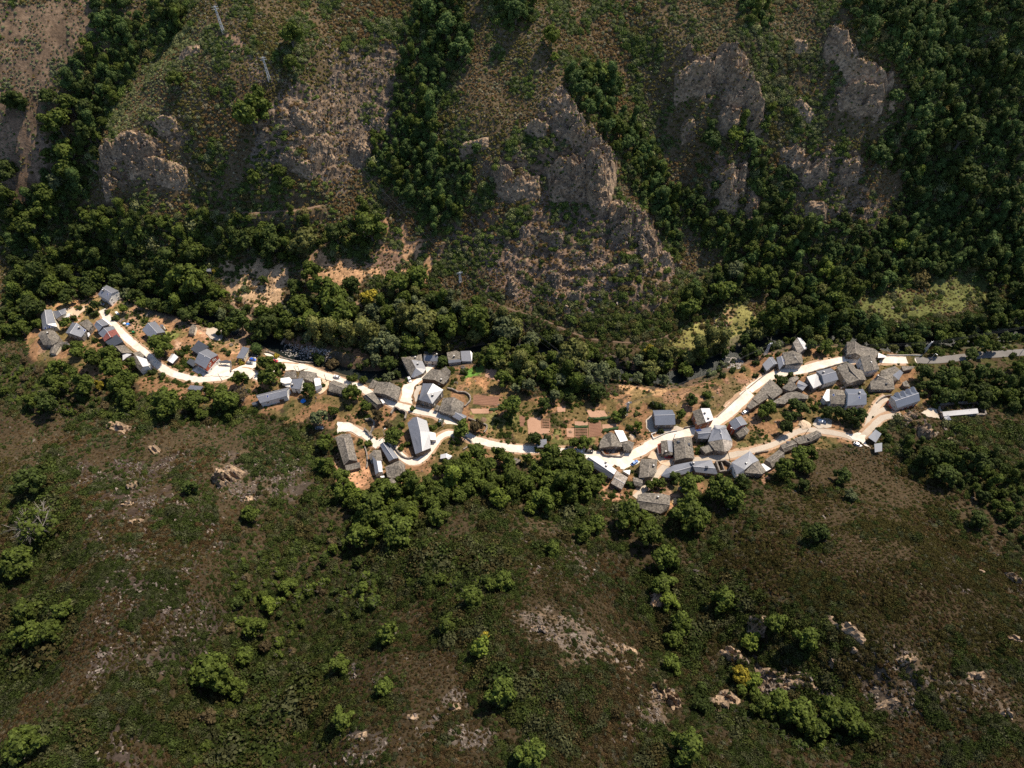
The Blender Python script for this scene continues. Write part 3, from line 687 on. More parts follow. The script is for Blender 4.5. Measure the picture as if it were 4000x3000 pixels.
leafy('foliage', trans=.28); leafy('scrub_leaf', trans=.15, spec=.05)
surf('bark', (.10, .085, .07), var=.4, scale=4)
surf('concrete', (.50, .435, .36), .9, .10, .9, .15, col2=(.74, .66, .565), cell=.35, cellvar=.10)
surf('verge', (.27, .165, .10), .95, .3, 1.2, .4, col2=(.46, .31, .20))
surf('concrete_old', (.33, .275, .215), .9, .2, 1.3, .2, col2=(.48, .41, .33))
surf('asphalt', (.125, .115, .105), .9, .2, 1.5, .15, col2=(.19, .175, .16))
surf('dirt', (.15, .095, .060), .95, .3, 1.0, .3, col2=(.23, .150, .095))
surf('dirt_dark', (.10, .066, .044), .95, .3, 1.0, .3, col2=(.15, .10, .065))
surf('sandy', (.42, .31, .21), .95, .3, .8, .3, col2=(.58, .45, .32))
surf('S', (.140, .145, .165), .39, .16, 1.2, .05, 1.0, cell=3.2, cellvar=.12)
surf('B', (.105, .120, .155), .5, .10, 1.0, .05, .4, cell=3.2, cellvar=.08)
surf('D', (.055, .060, .072), .5, .16, 1.2, .10, .4, cell=3.0, cellvar=.12)  # dark roofing; also the shade painted into the barn roof below the red tiles
surf('O', (.095, .084, .072), .72, .38, .9, .5, .35, cell=1.6, cellvar=.5, col2=(.175, .150, .118))
surf('L', (.27, .235, .20), .85, .30, 1.2, .5, .3, cell=1.5, cellvar=.35)
surf('P', (.50, .49, .50), .45, .12, 1.0, .1, .5, cell=2.5, cellvar=.06)  # pale sheet; also puts sunlight into the colour of some roof slopes
surf('W', (.74, .72, .68), .6, .08, .8, .08, .4)
surf('RB', (.40, .10, .05), .7, .25, 1.5, .3, cell=2.5, cellvar=.2)
surf('R', (.19, .062, .050), .75, .25, 1.5, .3, cell=2.5, cellvar=.2)
surf('T', (.40, .28, .15), .8, .2, 1.5, .2)
surf('stone', (.20, .172, .145), .9, .3, 1.5, .6, cell=2.2, cellvar=.3)
surf('cream', (.62, .55, .42), .9, .12, 1.0, .1)
surf('white', (.72, .70, .66), .85, .08, 1.0, .08)
surf('pale', (.42, .40, .37), .9, .15, 1.2, .2)
surf('red', (.36, .085, .05), .85, .15, 1.2, .1)
surf('brick', (.40, .17, .09), .85, .25, 1.6, .3)
surf('wood', (.13, .085, .055), .85, .3, 2.0, .3)
surf('steel', (.55, .56, .57), .5, .1, 2, .05, metal=.2)
surf('rock', (.105, .072, .048), .9, .35, .6, 1.0, cell=.9, cellvar=.4, col2=(.42, .295, .185))
surf('pebble', (.22, .19, .17), .8, .3, 1.5, .4, col2=(.42, .38, .34))
surf('soil', (.17, .085, .052), .95, .25, 1.5, .3, col2=(.24, .130, .082))
surf('soil_pale', (.29, .165, .105), .95, .2, 1.2, .3, col2=(.39, .235, .155))
surf('glass_dark', (.02, .024, .03), .15, .1, 1, 0, .6)
surf('rubber', (.02, .02, .02), .8, .1, 3, 0)
surf('tarp_blue', (.02, .20, .62), .5, .1, 2, .2)
surf('plastic_green', (.02, .16, .06), .5, .1, 2, .1)
surf('panel_blue', (.02, .04, .14), .2, .15, 3, 0, .7)
surf('cable', (.05, .05, .05), .5, .1, 1, 0)
surf('lamp_white', (.8, .8, .78), .4, .03, 1, 0)
surf('rust', (.40, .13, .035), .9, .3, 2, .4)
surf('hedge', (.03, .055, .015), .8, .5, 2.0, .8)
for cn, cc in (('car_white', (.78, .78, .78)), ('car_black', (.012, .012, .014)), ('car_blue', (.01, .08, .42)), ('car_lightblue', (.08, .20, .50)), ('car_red', (.40, .012, .02)), ('car_grey', (.16, .17, .18))):
    surf(cn, cc, .28, .04, 2, 0, .6)
MATS['redwhite'] = MATS['red']; MATS['redbase'] = MATS['pale']; MATS['ruin'] = MATS['stone']

# water
m, nt, out = new_mat('water')
b = nt.nodes.new('ShaderNodeBsdfPrincipled'); b.inputs['Base Color'].default_value = (.012, .016, .014, 1); b.inputs['Roughness'].default_value = .3; b.inputs['IOR'].default_value = 1.33; b.inputs['Specular IOR Level'].default_value = .14
geo = nt.nodes.new('ShaderNodeNewGeometry')
no = nt.nodes.new('ShaderNodeTexNoise'); no.inputs['Scale'].default_value = 2.2; no.inputs['Detail'].default_value = 5
bp = nt.nodes.new('ShaderNodeBump'); bp.inputs['Strength'].default_value = .5; bp.inputs['Distance'].default_value = .35
nt.links.new(geo.outputs['Position'], no.inputs['Vector']); nt.links.new(no.outputs['Fac'], bp.inputs['Height']); nt.links.new(bp.outputs[0], b.inputs['Normal'])
nt.links.new(b.outputs[0], out.inputs['Surface'])
surf('foam', (.70, .72, .72), .5, .1, 3, .3)

# ground: the colour of each place (soil, dry grass, rock, painted slope light) is an attribute, grain comes from noise
m, nt, out = new_mat('ground')
N = nt.nodes; L = nt.links
a1 = N.new('ShaderNodeAttribute'); a1.attribute_name = 'gcol'
a2 = N.new('ShaderNodeAttribute'); a2.attribute_name = 'rock'
geo = N.new('ShaderNodeNewGeometry')
n1 = N.new('ShaderNodeTexNoise'); n1.inputs['Scale'].default_value = .55; n1.inputs['Detail'].default_value = 8; n1.inputs['Roughness'].default_value = .72
n2 = N.new('ShaderNodeTexNoise'); n2.inputs['Scale'].default_value = .05; n2.inputs['Detail'].default_value = 4
vo = N.new('ShaderNodeTexVoronoi'); vo.inputs['Scale'].default_value = .75
mp = N.new('ShaderNodeMapping'); mp.inputs['Rotation'].default_value = (0.5, 0.2, -0.9); mp.inputs['Scale'].default_value = (.45, 1.6, 1.0)
L.new(geo.outputs['Position'], mp.inputs['Vector']); L.new(mp.outputs[0], vo.inputs['Vector'])
L.new(geo.outputs['Position'], n1.inputs['Vector']); L.new(geo.outputs['Position'], n2.inputs['Vector'])
g1 = N.new('ShaderNodeMapRange'); g1.inputs['From Min'].default_value = .3; g1.inputs['From Max'].default_value = .7; g1.inputs['To Min'].default_value = .45; g1.inputs['To Max'].default_value = 1.55
L.new(n1.outputs['Fac'], g1.inputs['Value'])
mu = N.new('ShaderNodeMix'); mu.data_type = 'RGBA'; mu.blend_type = 'MULTIPLY'; mu.inputs['Factor'].default_value = 1
L.new(a1.outputs['Color'], mu.inputs['A']); L.new(g1.outputs[0], mu.inputs['B'])
sp = N.new('ShaderNodeSeparateColor'); L.new(vo.outputs['Color'], sp.inputs[0])
rk = N.new('ShaderNodeMix'); rk.data_type = 'RGBA'; rk.inputs['A'].default_value = (.085, .059, .042, 1); rk.inputs['B'].default_value = (.30, .21, .135, 1)
L.new(sp.outputs[0], rk.inputs['Factor'])
rm2 = N.new('ShaderNodeMix'); rm2.data_type = 'RGBA'; rm2.blend_type = 'MULTIPLY'; rm2.inputs['Factor'].default_value = .8
L.new(rk.outputs['Result'], rm2.inputs['A']); L.new(g1.outputs[0], rm2.inputs['B'])
fin = N.new('ShaderNodeMix'); fin.data_type = 'RGBA'
L.new(a2.outputs['Fac'], fin.inputs['Factor']); L.new(mu.outputs['Result'], fin.inputs['A']); L.new(rm2.outputs['Result'], fin.inputs['B'])
b = N.new('ShaderNodeBsdfPrincipled'); b.inputs['Roughness'].default_value = .95; b.inputs['Specular IOR Level'].default_value = .04
L.new(fin.outputs['Result'], b.inputs['Base Color'])
ad = N.new('ShaderNodeMath'); ad.operation = 'MULTIPLY_ADD'; L.new(sp.outputs[1], ad.inputs[0]); L.new(a2.outputs['Fac'], ad.inputs[1]); L.new(n1.outputs['Fac'], ad.inputs[2])
bp = N.new('ShaderNodeBump'); bp.inputs['Strength'].default_value = .75; bp.inputs['Distance'].default_value = .6
L.new(ad.outputs[0], bp.inputs['Height']); L.new(bp.outputs[0], b.inputs['Normal'])
L.new(b.outputs[0], out.inputs['Surface'])

# ------------------------------------------------------------------ mesh helpers
def link(o, parent=None):
    COL.objects.link(o)
    if parent is not None:
        o.parent = parent
    return o


def mesh_from(name, verts, faces, mats, fmat=None, smooth=False):
    me = bpy.data.meshes.new(name)
    me.from_pydata([tuple(map(float, v)) for v in verts], [], [tuple(int(i) for i in f) for f in faces])
    for mm in (mats if isinstance(mats, (list, tuple)) else [mats]):
        me.materials.append(MATS[mm] if isinstance(mm, str) else mm)
    if fmat is not None:
        me.polygons.foreach_set('material_index', np.asarray(fmat, np.int32))
    if smooth:
        me.polygons.foreach_set('use_smooth', np.ones(len(me.polygons), bool))
    me.update()
    return me


def mobj(name, verts, faces, mats, parent=None, fmat=None, smooth=False):
    return link(bpy.data.objects.new(name, mesh_from(name, verts, faces, mats, fmat, smooth)), parent)


def empty(name, loc, rz=0.0):
    o = bpy.data.objects.new(name, None)
    o.empty_display_size = .5
    o.location = tuple(map(float, loc)); o.rotation_euler = (0, 0, rz)
    return link(o)


def tag(o, label=None, cat=None, group=None, kind=None):
    if label: o['label'] = label
    if cat: o['category'] = cat
    if group: o['group'] = group
    if kind: o['kind'] = kind
    return o


class MB:
    """collects shapes into one mesh"""
    def __init__(s): s.v = []; s.f = []; s.m = []
    def add(s, v, f, mi=0):
        n = len(s.v); s.v += [tuple(q) for q in v]; s.f += [tuple(i + n for i in q) for q in f]; s.m += [mi] * len(f); return s
    def box(s, x0, x1, y0, y1, z0, z1, mi=0, taper=0.0):
        t = taper
        v = [(x0, y0, z0), (x1, y0, z0), (x1, y1, z0), (x0, y1, z0), (x0 + t, y0 + t, z1), (x1 - t, y0 + t, z1), (x1 - t, y1 - t, z1), (x0 + t, y1 - t, z1)]
        return s.add(v, [(3, 2, 1, 0), (4, 5, 6, 7), (0, 1, 5, 4), (1, 2, 6, 5), (2, 3, 7, 6), (3, 0, 4, 7)], mi)
    def tube(s, a, b, r0, r1=None, n=6, mi=0, cap=True):
        r1 = r0 if r1 is None else r1
        a = np.array(a, float); b = np.array(b, float); d = b - a; d = d / (np.linalg.norm(d) + 1e-9)
        u = np.cross(d, [0, 0, 1.0]) if abs(d[2]) < .95 else np.cross(d, [1.0, 0, 0]); u /= np.linalg.norm(u); w = np.cross(d, u)
        v = []
        for c, r in ((a, r0), (b, r1)):
            for k in range(n):
                t = 2 * pi * k / n; v.append(c + r * (cos(t) * u + sin(t) * w))
        f = [(k, (k + 1) % n, n + (k + 1) % n, n + k) for k in range(n)]
        if cap: f += [tuple(range(n - 1, -1, -1)), tuple(range(n, 2 * n))]
        return s.add(v, f, mi)
    def build(s, name, mats, parent=None, smooth=False):
        return mobj(name, s.v, s.f, mats, parent, s.m, smooth)
    def mesh(s, name, mats, smooth=False):
        return mesh_from(name, s.v, s.f, mats, s.m, smooth)


# ------------------------------------------------------------------ the ground sheet
C_SCRUB = (.058, .042, .024)
ZONES = [  # view, outline, colour, share (how much of the area takes it)
 ('U1', [0,0,590,0,570,250,470,420,330,560,250,850,300,950,290,1150,230,1280,100,1400,-40,1450,-40,0], (.085,.058,.038), 1),
 ('U1', [-40,800,240,850,320,950,300,1150,100,1230,-40,1200], (.115,.076,.050), .9),
 ('U2', [0,250,430,200,400,800,340,1000,0,1000], (.15,.115,.085), .8), ('U1', [1600,900,1850,540,2212,650,2212,1250,1600,1080], (.17,.125,.09), .8),
 ('U1', [1450,220,1700,280,1850,540,1700,560,1400,330], (.2,.13,.085), .5),
 ('U5', [0,0,950,0,1250,400,1250,700,450,700,0,500], (.17,.11,.075), .75), ('U2', [700,1400,1800,1400,1900,1655,700,1655], (.16,.105,.07), .6),
 ('F', [420,680,560,690,620,730,900,790,1030,780,1130,850,1290,870,1440,820,1600,750,1700,730,1960,750,2000,860,1900,930,1780,975,1640,1010,1480,1080,1400,1120,1300,1070,1200,990,1100,1010,900,1050,760,1070,720,930,560,890,350,870,230,810,60,780,70,660,250,630], (.21,.118,.062), .9),
 ('U4', [900,400,1000,500,1250,480,1500,430,1580,420,1660,560,1640,640,1250,620,1150,700,900,680,860,620,750,560,850,500], (.23,.135,.072), .9),
 ('U4', [1300,250,1500,350,1600,430,1500,450,1250,470,1300,380], (.23,.13,.072), .9),
 ('U4', [200,640,270,530,360,520,700,560,750,620,690,720,660,830,500,870,340,780], (.245,.160,.092), .85),
 ('U4', [1150,440,1400,470,1440,540,1300,610,1180,560], (.12,.075,.05), .9),
 ('c', [380,110,640,70,980,120,1000,330,1380,280,1330,560,1080,720,950,560,700,520,520,480,400,320], (.36,.205,.12), 1),
 ('U4', [1150,870,1420,820,1450,920,1250,1000,1090,950], (.16,.17,.05), .95), ('U4', [1090,890,1180,870,1250,1000,1090,950], (.30,.18,.10), .8),
 ('U5', [1170,870,1350,740,1500,670,1700,640,1720,760,1600,900,1450,960,1250,930], (.150,.135,.046), .95), ('U5', [1380,740,1480,680,1600,690,1560,800,1420,800], (.26,.17,.09), .8),
 ('F', [1840,650,2000,600,2140,585,2140,650,2000,690,1900,700], (.062,.066,.022), .8), ('F', [1660,700,1850,690,2000,720,2212,700,2212,745,1960,755,1700,745], (.085,.12,.035), .8),
 ('Z4', [1810,330,1950,210,2090,240,2140,400,2120,600,1950,560,1860,450], (.38,.215,.125), 1), ('Z5', [480,0,640,0,760,80,830,55,1100,50,1090,140,850,150,790,260,720,310,730,180,560,110], (.40,.24,.12), .9),
 ('Z5', [1270,0,2111,0,1750,330,1650,420,1280,500,1180,330,1000,260,1050,150], (.24,.14,.08), .8),
 ('f', [420,940,680,950,690,1100,620,1250,540,1416,200,1416,250,1100], (.42,.225,.125), 1), ('f', [230,700,300,1100,150,1000,150,700], (.38,.22,.13), .9),
 ('Z4', [0,400,200,370,570,420,530,570,250,520,0,540], (.34,.18,.09), .95), ('Z4', [130,230,290,250,280,355,50,375], (.10,.19,.035), 1), ('e', [2010,420,2212,300,2212,520,2080,560], (.10,.19,.035), 1),
 ('Z4', [130,800,700,780,760,1000,1060,1060,700,1100,400,1110,280,960], (.17,.15,.055), .8), ('Z4', [350,960,780,980,780,1110,420,1110], (.28,.17,.08), .7), ('Z4', [1060,1030,1650,1080,1650,1200,1060,1200], (.15,.14,.05), .85),
 ('Z5', [300,1150,640,1330,640,1420,350,1450,150,1400,120,1250], (.34,.18,.11), .9), ('j', [750,840,950,900,820,1060,600,1149,300,1149,700,1060], (.38,.215,.13), .9), ('j', [480,640,900,540,920,640,860,760,600,740], (.22,.135,.085), .9),
 ('j', [780,870,850,860,930,930,800,950], (.60,.34,.14), 1),
 ('k', [860,940,1050,900,1100,1100,1000,1281,700,1281], (.26,.145,.09), .8), ('i', [1250,1000,1900,700,2212,700,2212,1200,1500,1350,1250,1300], (.15,.12,.055), .7), ('i', [1500,350,1900,380,1750,560,1640,560], (.27,.17,.10), .8),
 ('m', [480,1020,800,980,920,1060,750,1130,520,1090,250,1180], (.27,.15,.085), .9), ('m', [1050,1020,1300,1000,1300,1130,1050,1110], (.36,.26,.19), .9),
 ('l', [380,430,700,420,660,540,520,520,400,640,150,800,120,760,350,520], (.32,.165,.085), .9), ('Z6', [0,640,380,620,500,680,330,800,100,980,0,1050], (.24,.135,.085), .85),
 ('n', [700,560,1100,470,1250,480,900,560], (.26,.165,.10), .9), ('n', [1400,450,1990,430,2020,490,1450,545], (.30,.19,.12), 1), ('n', [1780,300,2060,330,2060,400,1780,400], (.26,.165,.11), .8),
 ('a', [0,1420,700,1420,700,1659,0,1659], (.24,.15,.095), .6), ('b', [700,100,1350,100,1500,260,1300,320,1200,480,1000,580,760,420], (.22,.135,.085), .85), ('b', [1450,560,1850,520,2000,560,1850,700,1700,690], (.14,.15,.045), .9), ('b', [1850,690,2060,680,2000,900,1880,880], (.34,.22,.145), 1),
 ('U2', [1330,690,1440,550,1530,640,1620,800,1720,930,1800,1000,1700,1060,1600,960,1500,900,1420,800], (.52,.39,.26), .75), ('U2', [1780,1330,1900,1310,2000,1420,2070,1600,1980,1560,1880,1420], (.46,.32,.21), .7),
 ('L1', [1030,180,1420,240,1420,400,1300,420,1080,400], (.16,.125,.095), .8), ('L1', [430,800,900,760,1050,950,1000,1150,850,1230,800,1400,640,1500,660,1700,540,1700,420,1250,440,1000], (.185,.140,.112), .9),
 ('L1', [300,250,950,200,1000,600,950,800,450,800,300,500], (.14,.10,.075), .7),
 ('L2', [1050,760,1300,710,1490,760,1620,950,1500,1060,1250,860,1150,870], (.31,.25,.20), .75), ('L2', [640,1080,840,1120,790,1190], (.31,.25,.20), .8),
 ('L2', [1150,1130,1600,1250,1870,1450,1700,1520,1300,1370,1150,1300], (.28,.225,.18), .62), ('L2', [380,1320,700,1230,930,1500,820,1580,450,1470], (.28,.225,.18), .62), ('L2', [1080,250,1350,320,1720,500,1750,640,1500,560,1150,480], (.24,.18,.135), .55),
 ('L2', [0,1400,520,1560,520,1659,0,1659], (.24,.19,.15), .5), ('L2', [0,1040,320,1050,320,1120,100,1150], (.22,.17,.13), .5), ('L2', [1560,1280,2000,1250,2000,1400,1880,1500], (.2,.155,.115), .6),
 ('L3', [420,1080,1200,1080,1780,1300,1700,1450,1000,1450,430,1290], (.20,.165,.13), .6), ('L3', [1400,700,1787,700,1787,820,1450,800], (.2,.165,.125), .6), ('L3', [90,640,180,640,190,850,110,850], (.24,.17,.12), .9), ('n', [1280,860,1660,900,1680,1040,1300,980], (.30,.255,.2), .6), ('n', [1700,900,2212,900,2212,1050,1760,1010], (.28,.235,.185), .5),
]
fx0, fx1, fy0, fy1, fs = -352.0, 352.0, -6.0, 474.0, 1.1
def lines(lo, hi, a, b, s):
    inner = np.arange(a, b + .01, s)
    left = []; x = a; st = s
    while x > lo:
        st *= 1.35; x -= st; left.append(x)
    right = []; x = inner[-1]; st = s
    while x < hi:
        st *= 1.35; x += st; right.append(x)
    return np.concatenate([left[::-1], inner, right])
lx = lines(-2500, 2500, fx0, fx1, fs); ly = lines(-1500, 3000, fy0, fy1, fs)
TX, TY = np.meshgrid(lx, ly, indexing='ij')
TZ = H(np.clip(TX, GX0, GX1), np.clip(TY, GY0, GY1))
nx, ny = TX.shape
gcol = np.tile(np.array(C_SCRUB), (nx, ny, 1)) * (0.75 + .5 * fbm(TX, TY, 30, 3, 5))[..., None]
qx = TX + (fbm(TX, TY, 8, 4, 21) - .5) * 14; qy = TY + (fbm(TX, TY, 8, 4, 22) - .5) * 14
pick = fbm(TX, TY, 5, 4, 23)
pick = np.argsort(np.argsort(pick.ravel())).reshape(pick.shape) / pick.size
stone_w = np.zeros(TX.shape)
open_w = np.zeros(TX.shape)               # how open (free of shrubs) the ground is
for v, p, c, share in ZONES:
    mk = inpoly(qx, qy, poly_w(v, p)) & (pick < share)
    kf = {'L1': .55, 'L2': .62, 'L3': .55, 'U2': .75, 'U3': .7, 'n': .8}.get(v, 1.0)
    gcol[mk] = np.array(c) * kf * (0.75 + .5 * pick[mk])[:, None]
    open_w[mk] = max(.0, share)
    if v in ('L1', 'L2', 'L3', 'U2', 'U3', 'n') or (v in ('U1', 'U5') and share < .85): stone_w[mk] = 1; open_w[mk] = .01; gcol[mk] *= .72
grn = fbm(TX, TY, 7, 3, 29)
vil_m = bil(vil, GX0, GY0, GS, TX, TY)
mk = (vil_m > .3) & (grn > .52)
gcol[mk] = gcol[mk] * .4 + np.array((.062, .066, .020)) * .6
rv = bil((rd < 11).astype(float), GX0, GY0, GS, TX, TY)
gcol = gcol * (1 - rv[..., None] * .6) + np.array((.07, .06, .05)) * rv[..., None] * .6
rk_att = bil(np.clip(rock_w, 0, 1), GX0, GY0, GS, TX, TY)
gzx = np.gradient(TZ, axis=0) / np.gradient(TX, axis=0); gzy = np.gradient(TZ, axis=1) / np.gradient(TY, axis=1)
slope = np.hypot(gzx, gzy)
gcol *= np.interp(TY, [90, 150, 240, 290], [.75, 1.0, 1.0, 1.9])[..., None]  # hill light painted into the soil: near slope darkened, far slope brightened
rk_att = np.clip(rk_att * (.25 + .9 * np.clip(slope - .75, 0, 1)) * 1.3, 0, 1)
rk_att = rk_att * (1 - bil(paved.astype(float), GX0, GY0, GS, TX, TY))
idx = np.arange(nx * ny).reshape(nx, ny)
quads = np.stack([idx[:-1, :-1], idx[1:, :-1], idx[1:, 1:], idx[:-1, 1:]], -1).reshape(-1, 4)
me = bpy.data.meshes.new('terrain')
me.vertices.add(nx * ny); me.vertices.foreach_set('co', np.stack([TX, TY, TZ], -1).astype(np.float32).ravel())
me.loops.add(len(quads) * 4); me.loops.foreach_set('vertex_index', quads.astype(np.int32).ravel())
me.polygons.add(len(quads)); me.polygons.foreach_set('loop_start', np.arange(0, len(quads) * 4, 4, dtype=np.int32))
me.update(calc_edges=True)
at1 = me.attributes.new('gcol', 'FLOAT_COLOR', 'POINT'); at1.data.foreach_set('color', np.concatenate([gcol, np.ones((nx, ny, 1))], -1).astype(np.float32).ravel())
at2 = me.attributes.new('rock', 'FLOAT', 'POINT'); at2.data.foreach_set('value', rk_att.astype(np.float32).ravel())
me.polygons.foreach_set('use_smooth', (rk_att[:-1, :-1].reshape(-1) < .06))
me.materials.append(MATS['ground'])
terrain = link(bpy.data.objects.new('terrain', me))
tag(terrain, 'steep scrubby valley slopes with rocky spurs round the village', kind='structure')

# river surface
RL = river_line
tn = np.gradient(RL, axis=0); tn /= np.linalg.norm(tn, axis=1)[:, None]
nrm = np.stack([-tn[:, 1], tn[:, 0]], 1)
v = []; f = []
K7 = 7
for i in range(len(RL)):
    for k in range(K7):
        o = (k / (K7 - 1) - .5) * 2 * 7.0
        v.append((RL[i, 0] + nrm[i, 0] * o, RL[i, 1] + nrm[i, 1] * o, -7.0))
for i in range(len(RL) - 1):
    for k in range(K7 - 1):
        f.append((i * K7 + k, (i + 1) * K7 + k, (i + 1) * K7 + k + 1, i * K7 + k + 1))
tag(mobj('river', v, f, 'water', smooth=True), 'dark shallow river winding behind the houses', kind='structure')

# roads: slabs with a skirt down into the ground
for nm, Lr, zc, hw, mt, lb in road_geo:
    tn = np.gradient(Lr, axis=0); tn /= (np.linalg.norm(tn, axis=1)[:, None] + 1e-9)
    nr = np.stack([-tn[:, 1], tn[:, 0]], 1)
    wa = .1 if mt == 'asphalt' else 1.0
    wobs = [1 + (np.convolve(RNG.random(len(Lr) + 8), np.ones(9) / 9, 'valid') - .5) * .7 * wa + (RNG.random(len(Lr)) - .5) * .16 * wa for _ in range(2)]
    prof = [(-1, -.7), (-1, .13), (-.5, .15), (0, .16), (.5, .15), (1, .13), (1, -.7)]
    v = []; f = []
    for i in range(len(Lr)):
        for (o, dz) in prof:
            v.append((Lr[i, 0] + nr[i, 0] * o * hw * wobs[o > 0][i], Lr[i, 1] + nr[i, 1] * o * hw * wobs[o > 0][i], zc[i] + dz))
    n = len(prof)
    for i in range(len(Lr) - 1):
        for k in range(n - 1):
            f.append((i * n + k, i * n + k + 1, (i + 1) * n + k + 1, (i + 1) * n + k))
    f.append(tuple(range(n))); f.append(tuple((len(Lr) - 1) * n + k for k in range(n - 1, -1, -1)))
    tag(mobj(nm, v, f, mt), lb, kind='structure')
    if mt.startswith('concrete'):
        # trodden sandy verge under and beside the slab
        v = []; f = []
        wv = [hw + .5 + 1.3 * np.convolve(RNG.random(len(Lr) + 4), np.ones(5) / 5, 'valid') + RNG.uniform(-.25, .25, len(Lr)) for _ in range(2)]
        for i in range(len(Lr)):
            for o, dz in ((-1, -.4), (-1, .045), (-.4, .06), (.4, .06), (1, .045), (1, -.4)):
                ww = wv[o > 0][i]; v.append((Lr[i, 0] + nr[i, 0] * o * ww, Lr[i, 1] + nr[i, 1] * o * ww, zc[i] + dz))
        for i in range(len(Lr) - 1):
            for k in range(5): f.append((i * 6 + k, i * 6 + k + 1, (i + 1) * 6 + k + 1, (i + 1) * 6 + k))
        tag(mobj(nm + '_verge', v, f, 'verge'), 'sandy verge along the ' + lb, kind='structure')


def sheet(name, poly, mt, dz=.12, step=1.3, rag=True):
    """ground-hugging sheet inside an outline"""
    P = np.asarray(poly)[:, :2]
    # resample the outline, then fill with a grid
    out = []
    for i in range(len(P)):
        a = P[i]; b_ = P[(i + 1) % len(P)]
        m_ = max(1, int(np.linalg.norm(b_ - a) / step))
        for k in range(m_):
            q = a + (b_ - a) * k / m_
            out.append(q + (RNG.normal(0, .22, 2) if rag and k else 0))
    out = np.array(out)
    from mathutils.geometry import delaunay_2d_cdt
    from mathutils import Vector
    gxs = np.arange(P[:, 0].min(), P[:, 0].max(), step); gys = np.arange(P[:, 1].min(), P[:, 1].max(), step)
    g1_, g2_ = np.meshgrid(gxs, gys, indexing='ij'); ins = inpoly(g1_.ravel(), g2_.ravel(), P)
    pts = np.concatenate([out, np.stack([g1_.ravel()[ins], g2_.ravel()[ins]], 1)])
    n = len(out)
    co, ed, fa, *_ = delaunay_2d_cdt([Vector((float(a), float(b_))) for a, b_ in pts], [(i, (i + 1) % n) for i in range(n)], [list(range(n))], 1, 1e-4)
    xy = np.array([(c.x, c.y) for c in co])
    z = H(xy[:, 0], xy[:, 1]) + dz
    vv = [(xy[i, 0], xy[i, 1], z[i]) for i in range(len(xy))]
    return mobj(name, vv, [tuple(q) for q in fa], mt, smooth=True)


for nm, w3, mt, lb in yard_geo:
    tag(sheet(nm, w3, mt, .26 if mt != 'sandy' else .22), lb, kind='structure')
for w3, kd, lb in plot_geo:
    c = w3[:, :2].mean(0)
    root = empty('garden_plot', (c[0], c[1], float(H(c[0], c[1]))))
    tag(root, lb, 'garden plot', 'garden plots between the two halves of the village')
    sh = sheet('soil', w3, 'soil_pale' if kd == 'bare' else 'soil', .10, rag=False)
    sh.location = -root.location; sh.parent = root
    if kd in ('rows', 'green'):
        a = w3[1, :2] - w3[0, :2]; La = np.linalg.norm(a); a /= La
        bvec = w3[-1, :2] - w3[0, :2]; Lb = np.linalg.norm(bvec)
        nrow = max(3, int(Lb / 1.0))
        for k in range(nrow):
            t = (k + .5) / nrow
            p0 = w3[0, :2] + (w3[-1, :2] - w3[0, :2]) * t + a * .5; p1 = w3[1, :2] + (w3[-2 if len(w3) > 3 else 2, :2] - w3[1, :2]) * t - a * .5
            mb = MB(); m_ = max(3, int(La / (1.2 if kd == 'rows' else .55)))
            pv = np.array([-a[1], a[0]]); vs = []; fsx = []
            for q in range(m_ + 1):
                pt = p0 + (p1 - p0) * q / m_; zz = float(H(pt[0], pt[1])) + .08
                hgt = (.16 + .05 * random.random()) if kd == 'rows' else (.25 + .3 * random.random())
                wv = .26 if kd == 'rows' else .18 + .16 * random.random()
                vs += [(*(pt - pv * wv), zz), (*pt, zz + hgt), (*(pt + pv * wv), zz)]
                if q:
                    i0 = (q - 1) * 3; fsx += [(i0, i0 + 3, i0 + 4, i0 + 1), (i0 + 1, i0 + 4, i0 + 5, i0 + 2)]
            ro = mobj('furrow' if kd == 'rows' else 'crop_row', vs, fsx, 'soil' if kd == 'rows' else 'hedge')
            ro.location = -root.location; ro.parent = root

# ------------------------------------------------------------------ building builder
CAMP = np.array([0, 0, CAMZ])
fr = MB()
for (x0, x1, z0_, z1_) in ((-.5, .5, .5, .62), (-.5, .5, -.62, -.5), (-.5, -.4, -.5, .5), (.4, .5, -.5, .5), (-.03, .03, -.5, .5)):
    fr.box(x0, x1, -.07, .05, z0_, z1_)
WIN_FRAME = fr.mesh('window', ['white'])
WIN_PANE = MB().box(-.41, .41, -.02, .04, -.51, .51).mesh('pane', ['glass_dark'])
DOOR = MB().box(-.5, .5, -.06, .06, 0, 2.0).mesh('door', ['wood'])
GATE = MB().box(-1.2, 1.2, -.08, .08, 0, 2.4).mesh('door', ['wood'])
CHIM = MB().box(-.38, .38, -.38, .38, -1.2, 1.0).box(-.46, .46, -.46, .46, 1.0, 1.12).mesh('chimney', ['stone'])
CHIMCAP = MB().box(-.3, .3, -.3, .3, 1.25, 1.36).box(-.26, -.18, -.26, .26, 1.12, 1.25).box(.18, .26, -.26, .26, 1.12, 1.25).mesh('chimney_cap', ['white'])
SKYL = MB().box(-.55, .55, -.75, .75, -.05, .10).mesh('skylight', ['P'])
SKYG = MB().box(-.42, .42, -.62, .62, .10, .13).mesh('pane', ['panel_blue'])
SOLAR = MB().box(-.5, .5, -.8, .8, .05, .14).mesh('solar_panel', ['panel_blue'])
VENT = MB().add([(-.7, -.7, 0), (.7, -.7, 0), (.7, .7, .1), (-.7, .7, .1), (-.6, -.7, .7), (.6, -.7, .7)], [(0, 1, 5, 4), (4, 5, 2, 3), (0, 4, 3), (1, 2, 5)]).mesh('roof_vent', ['D'])


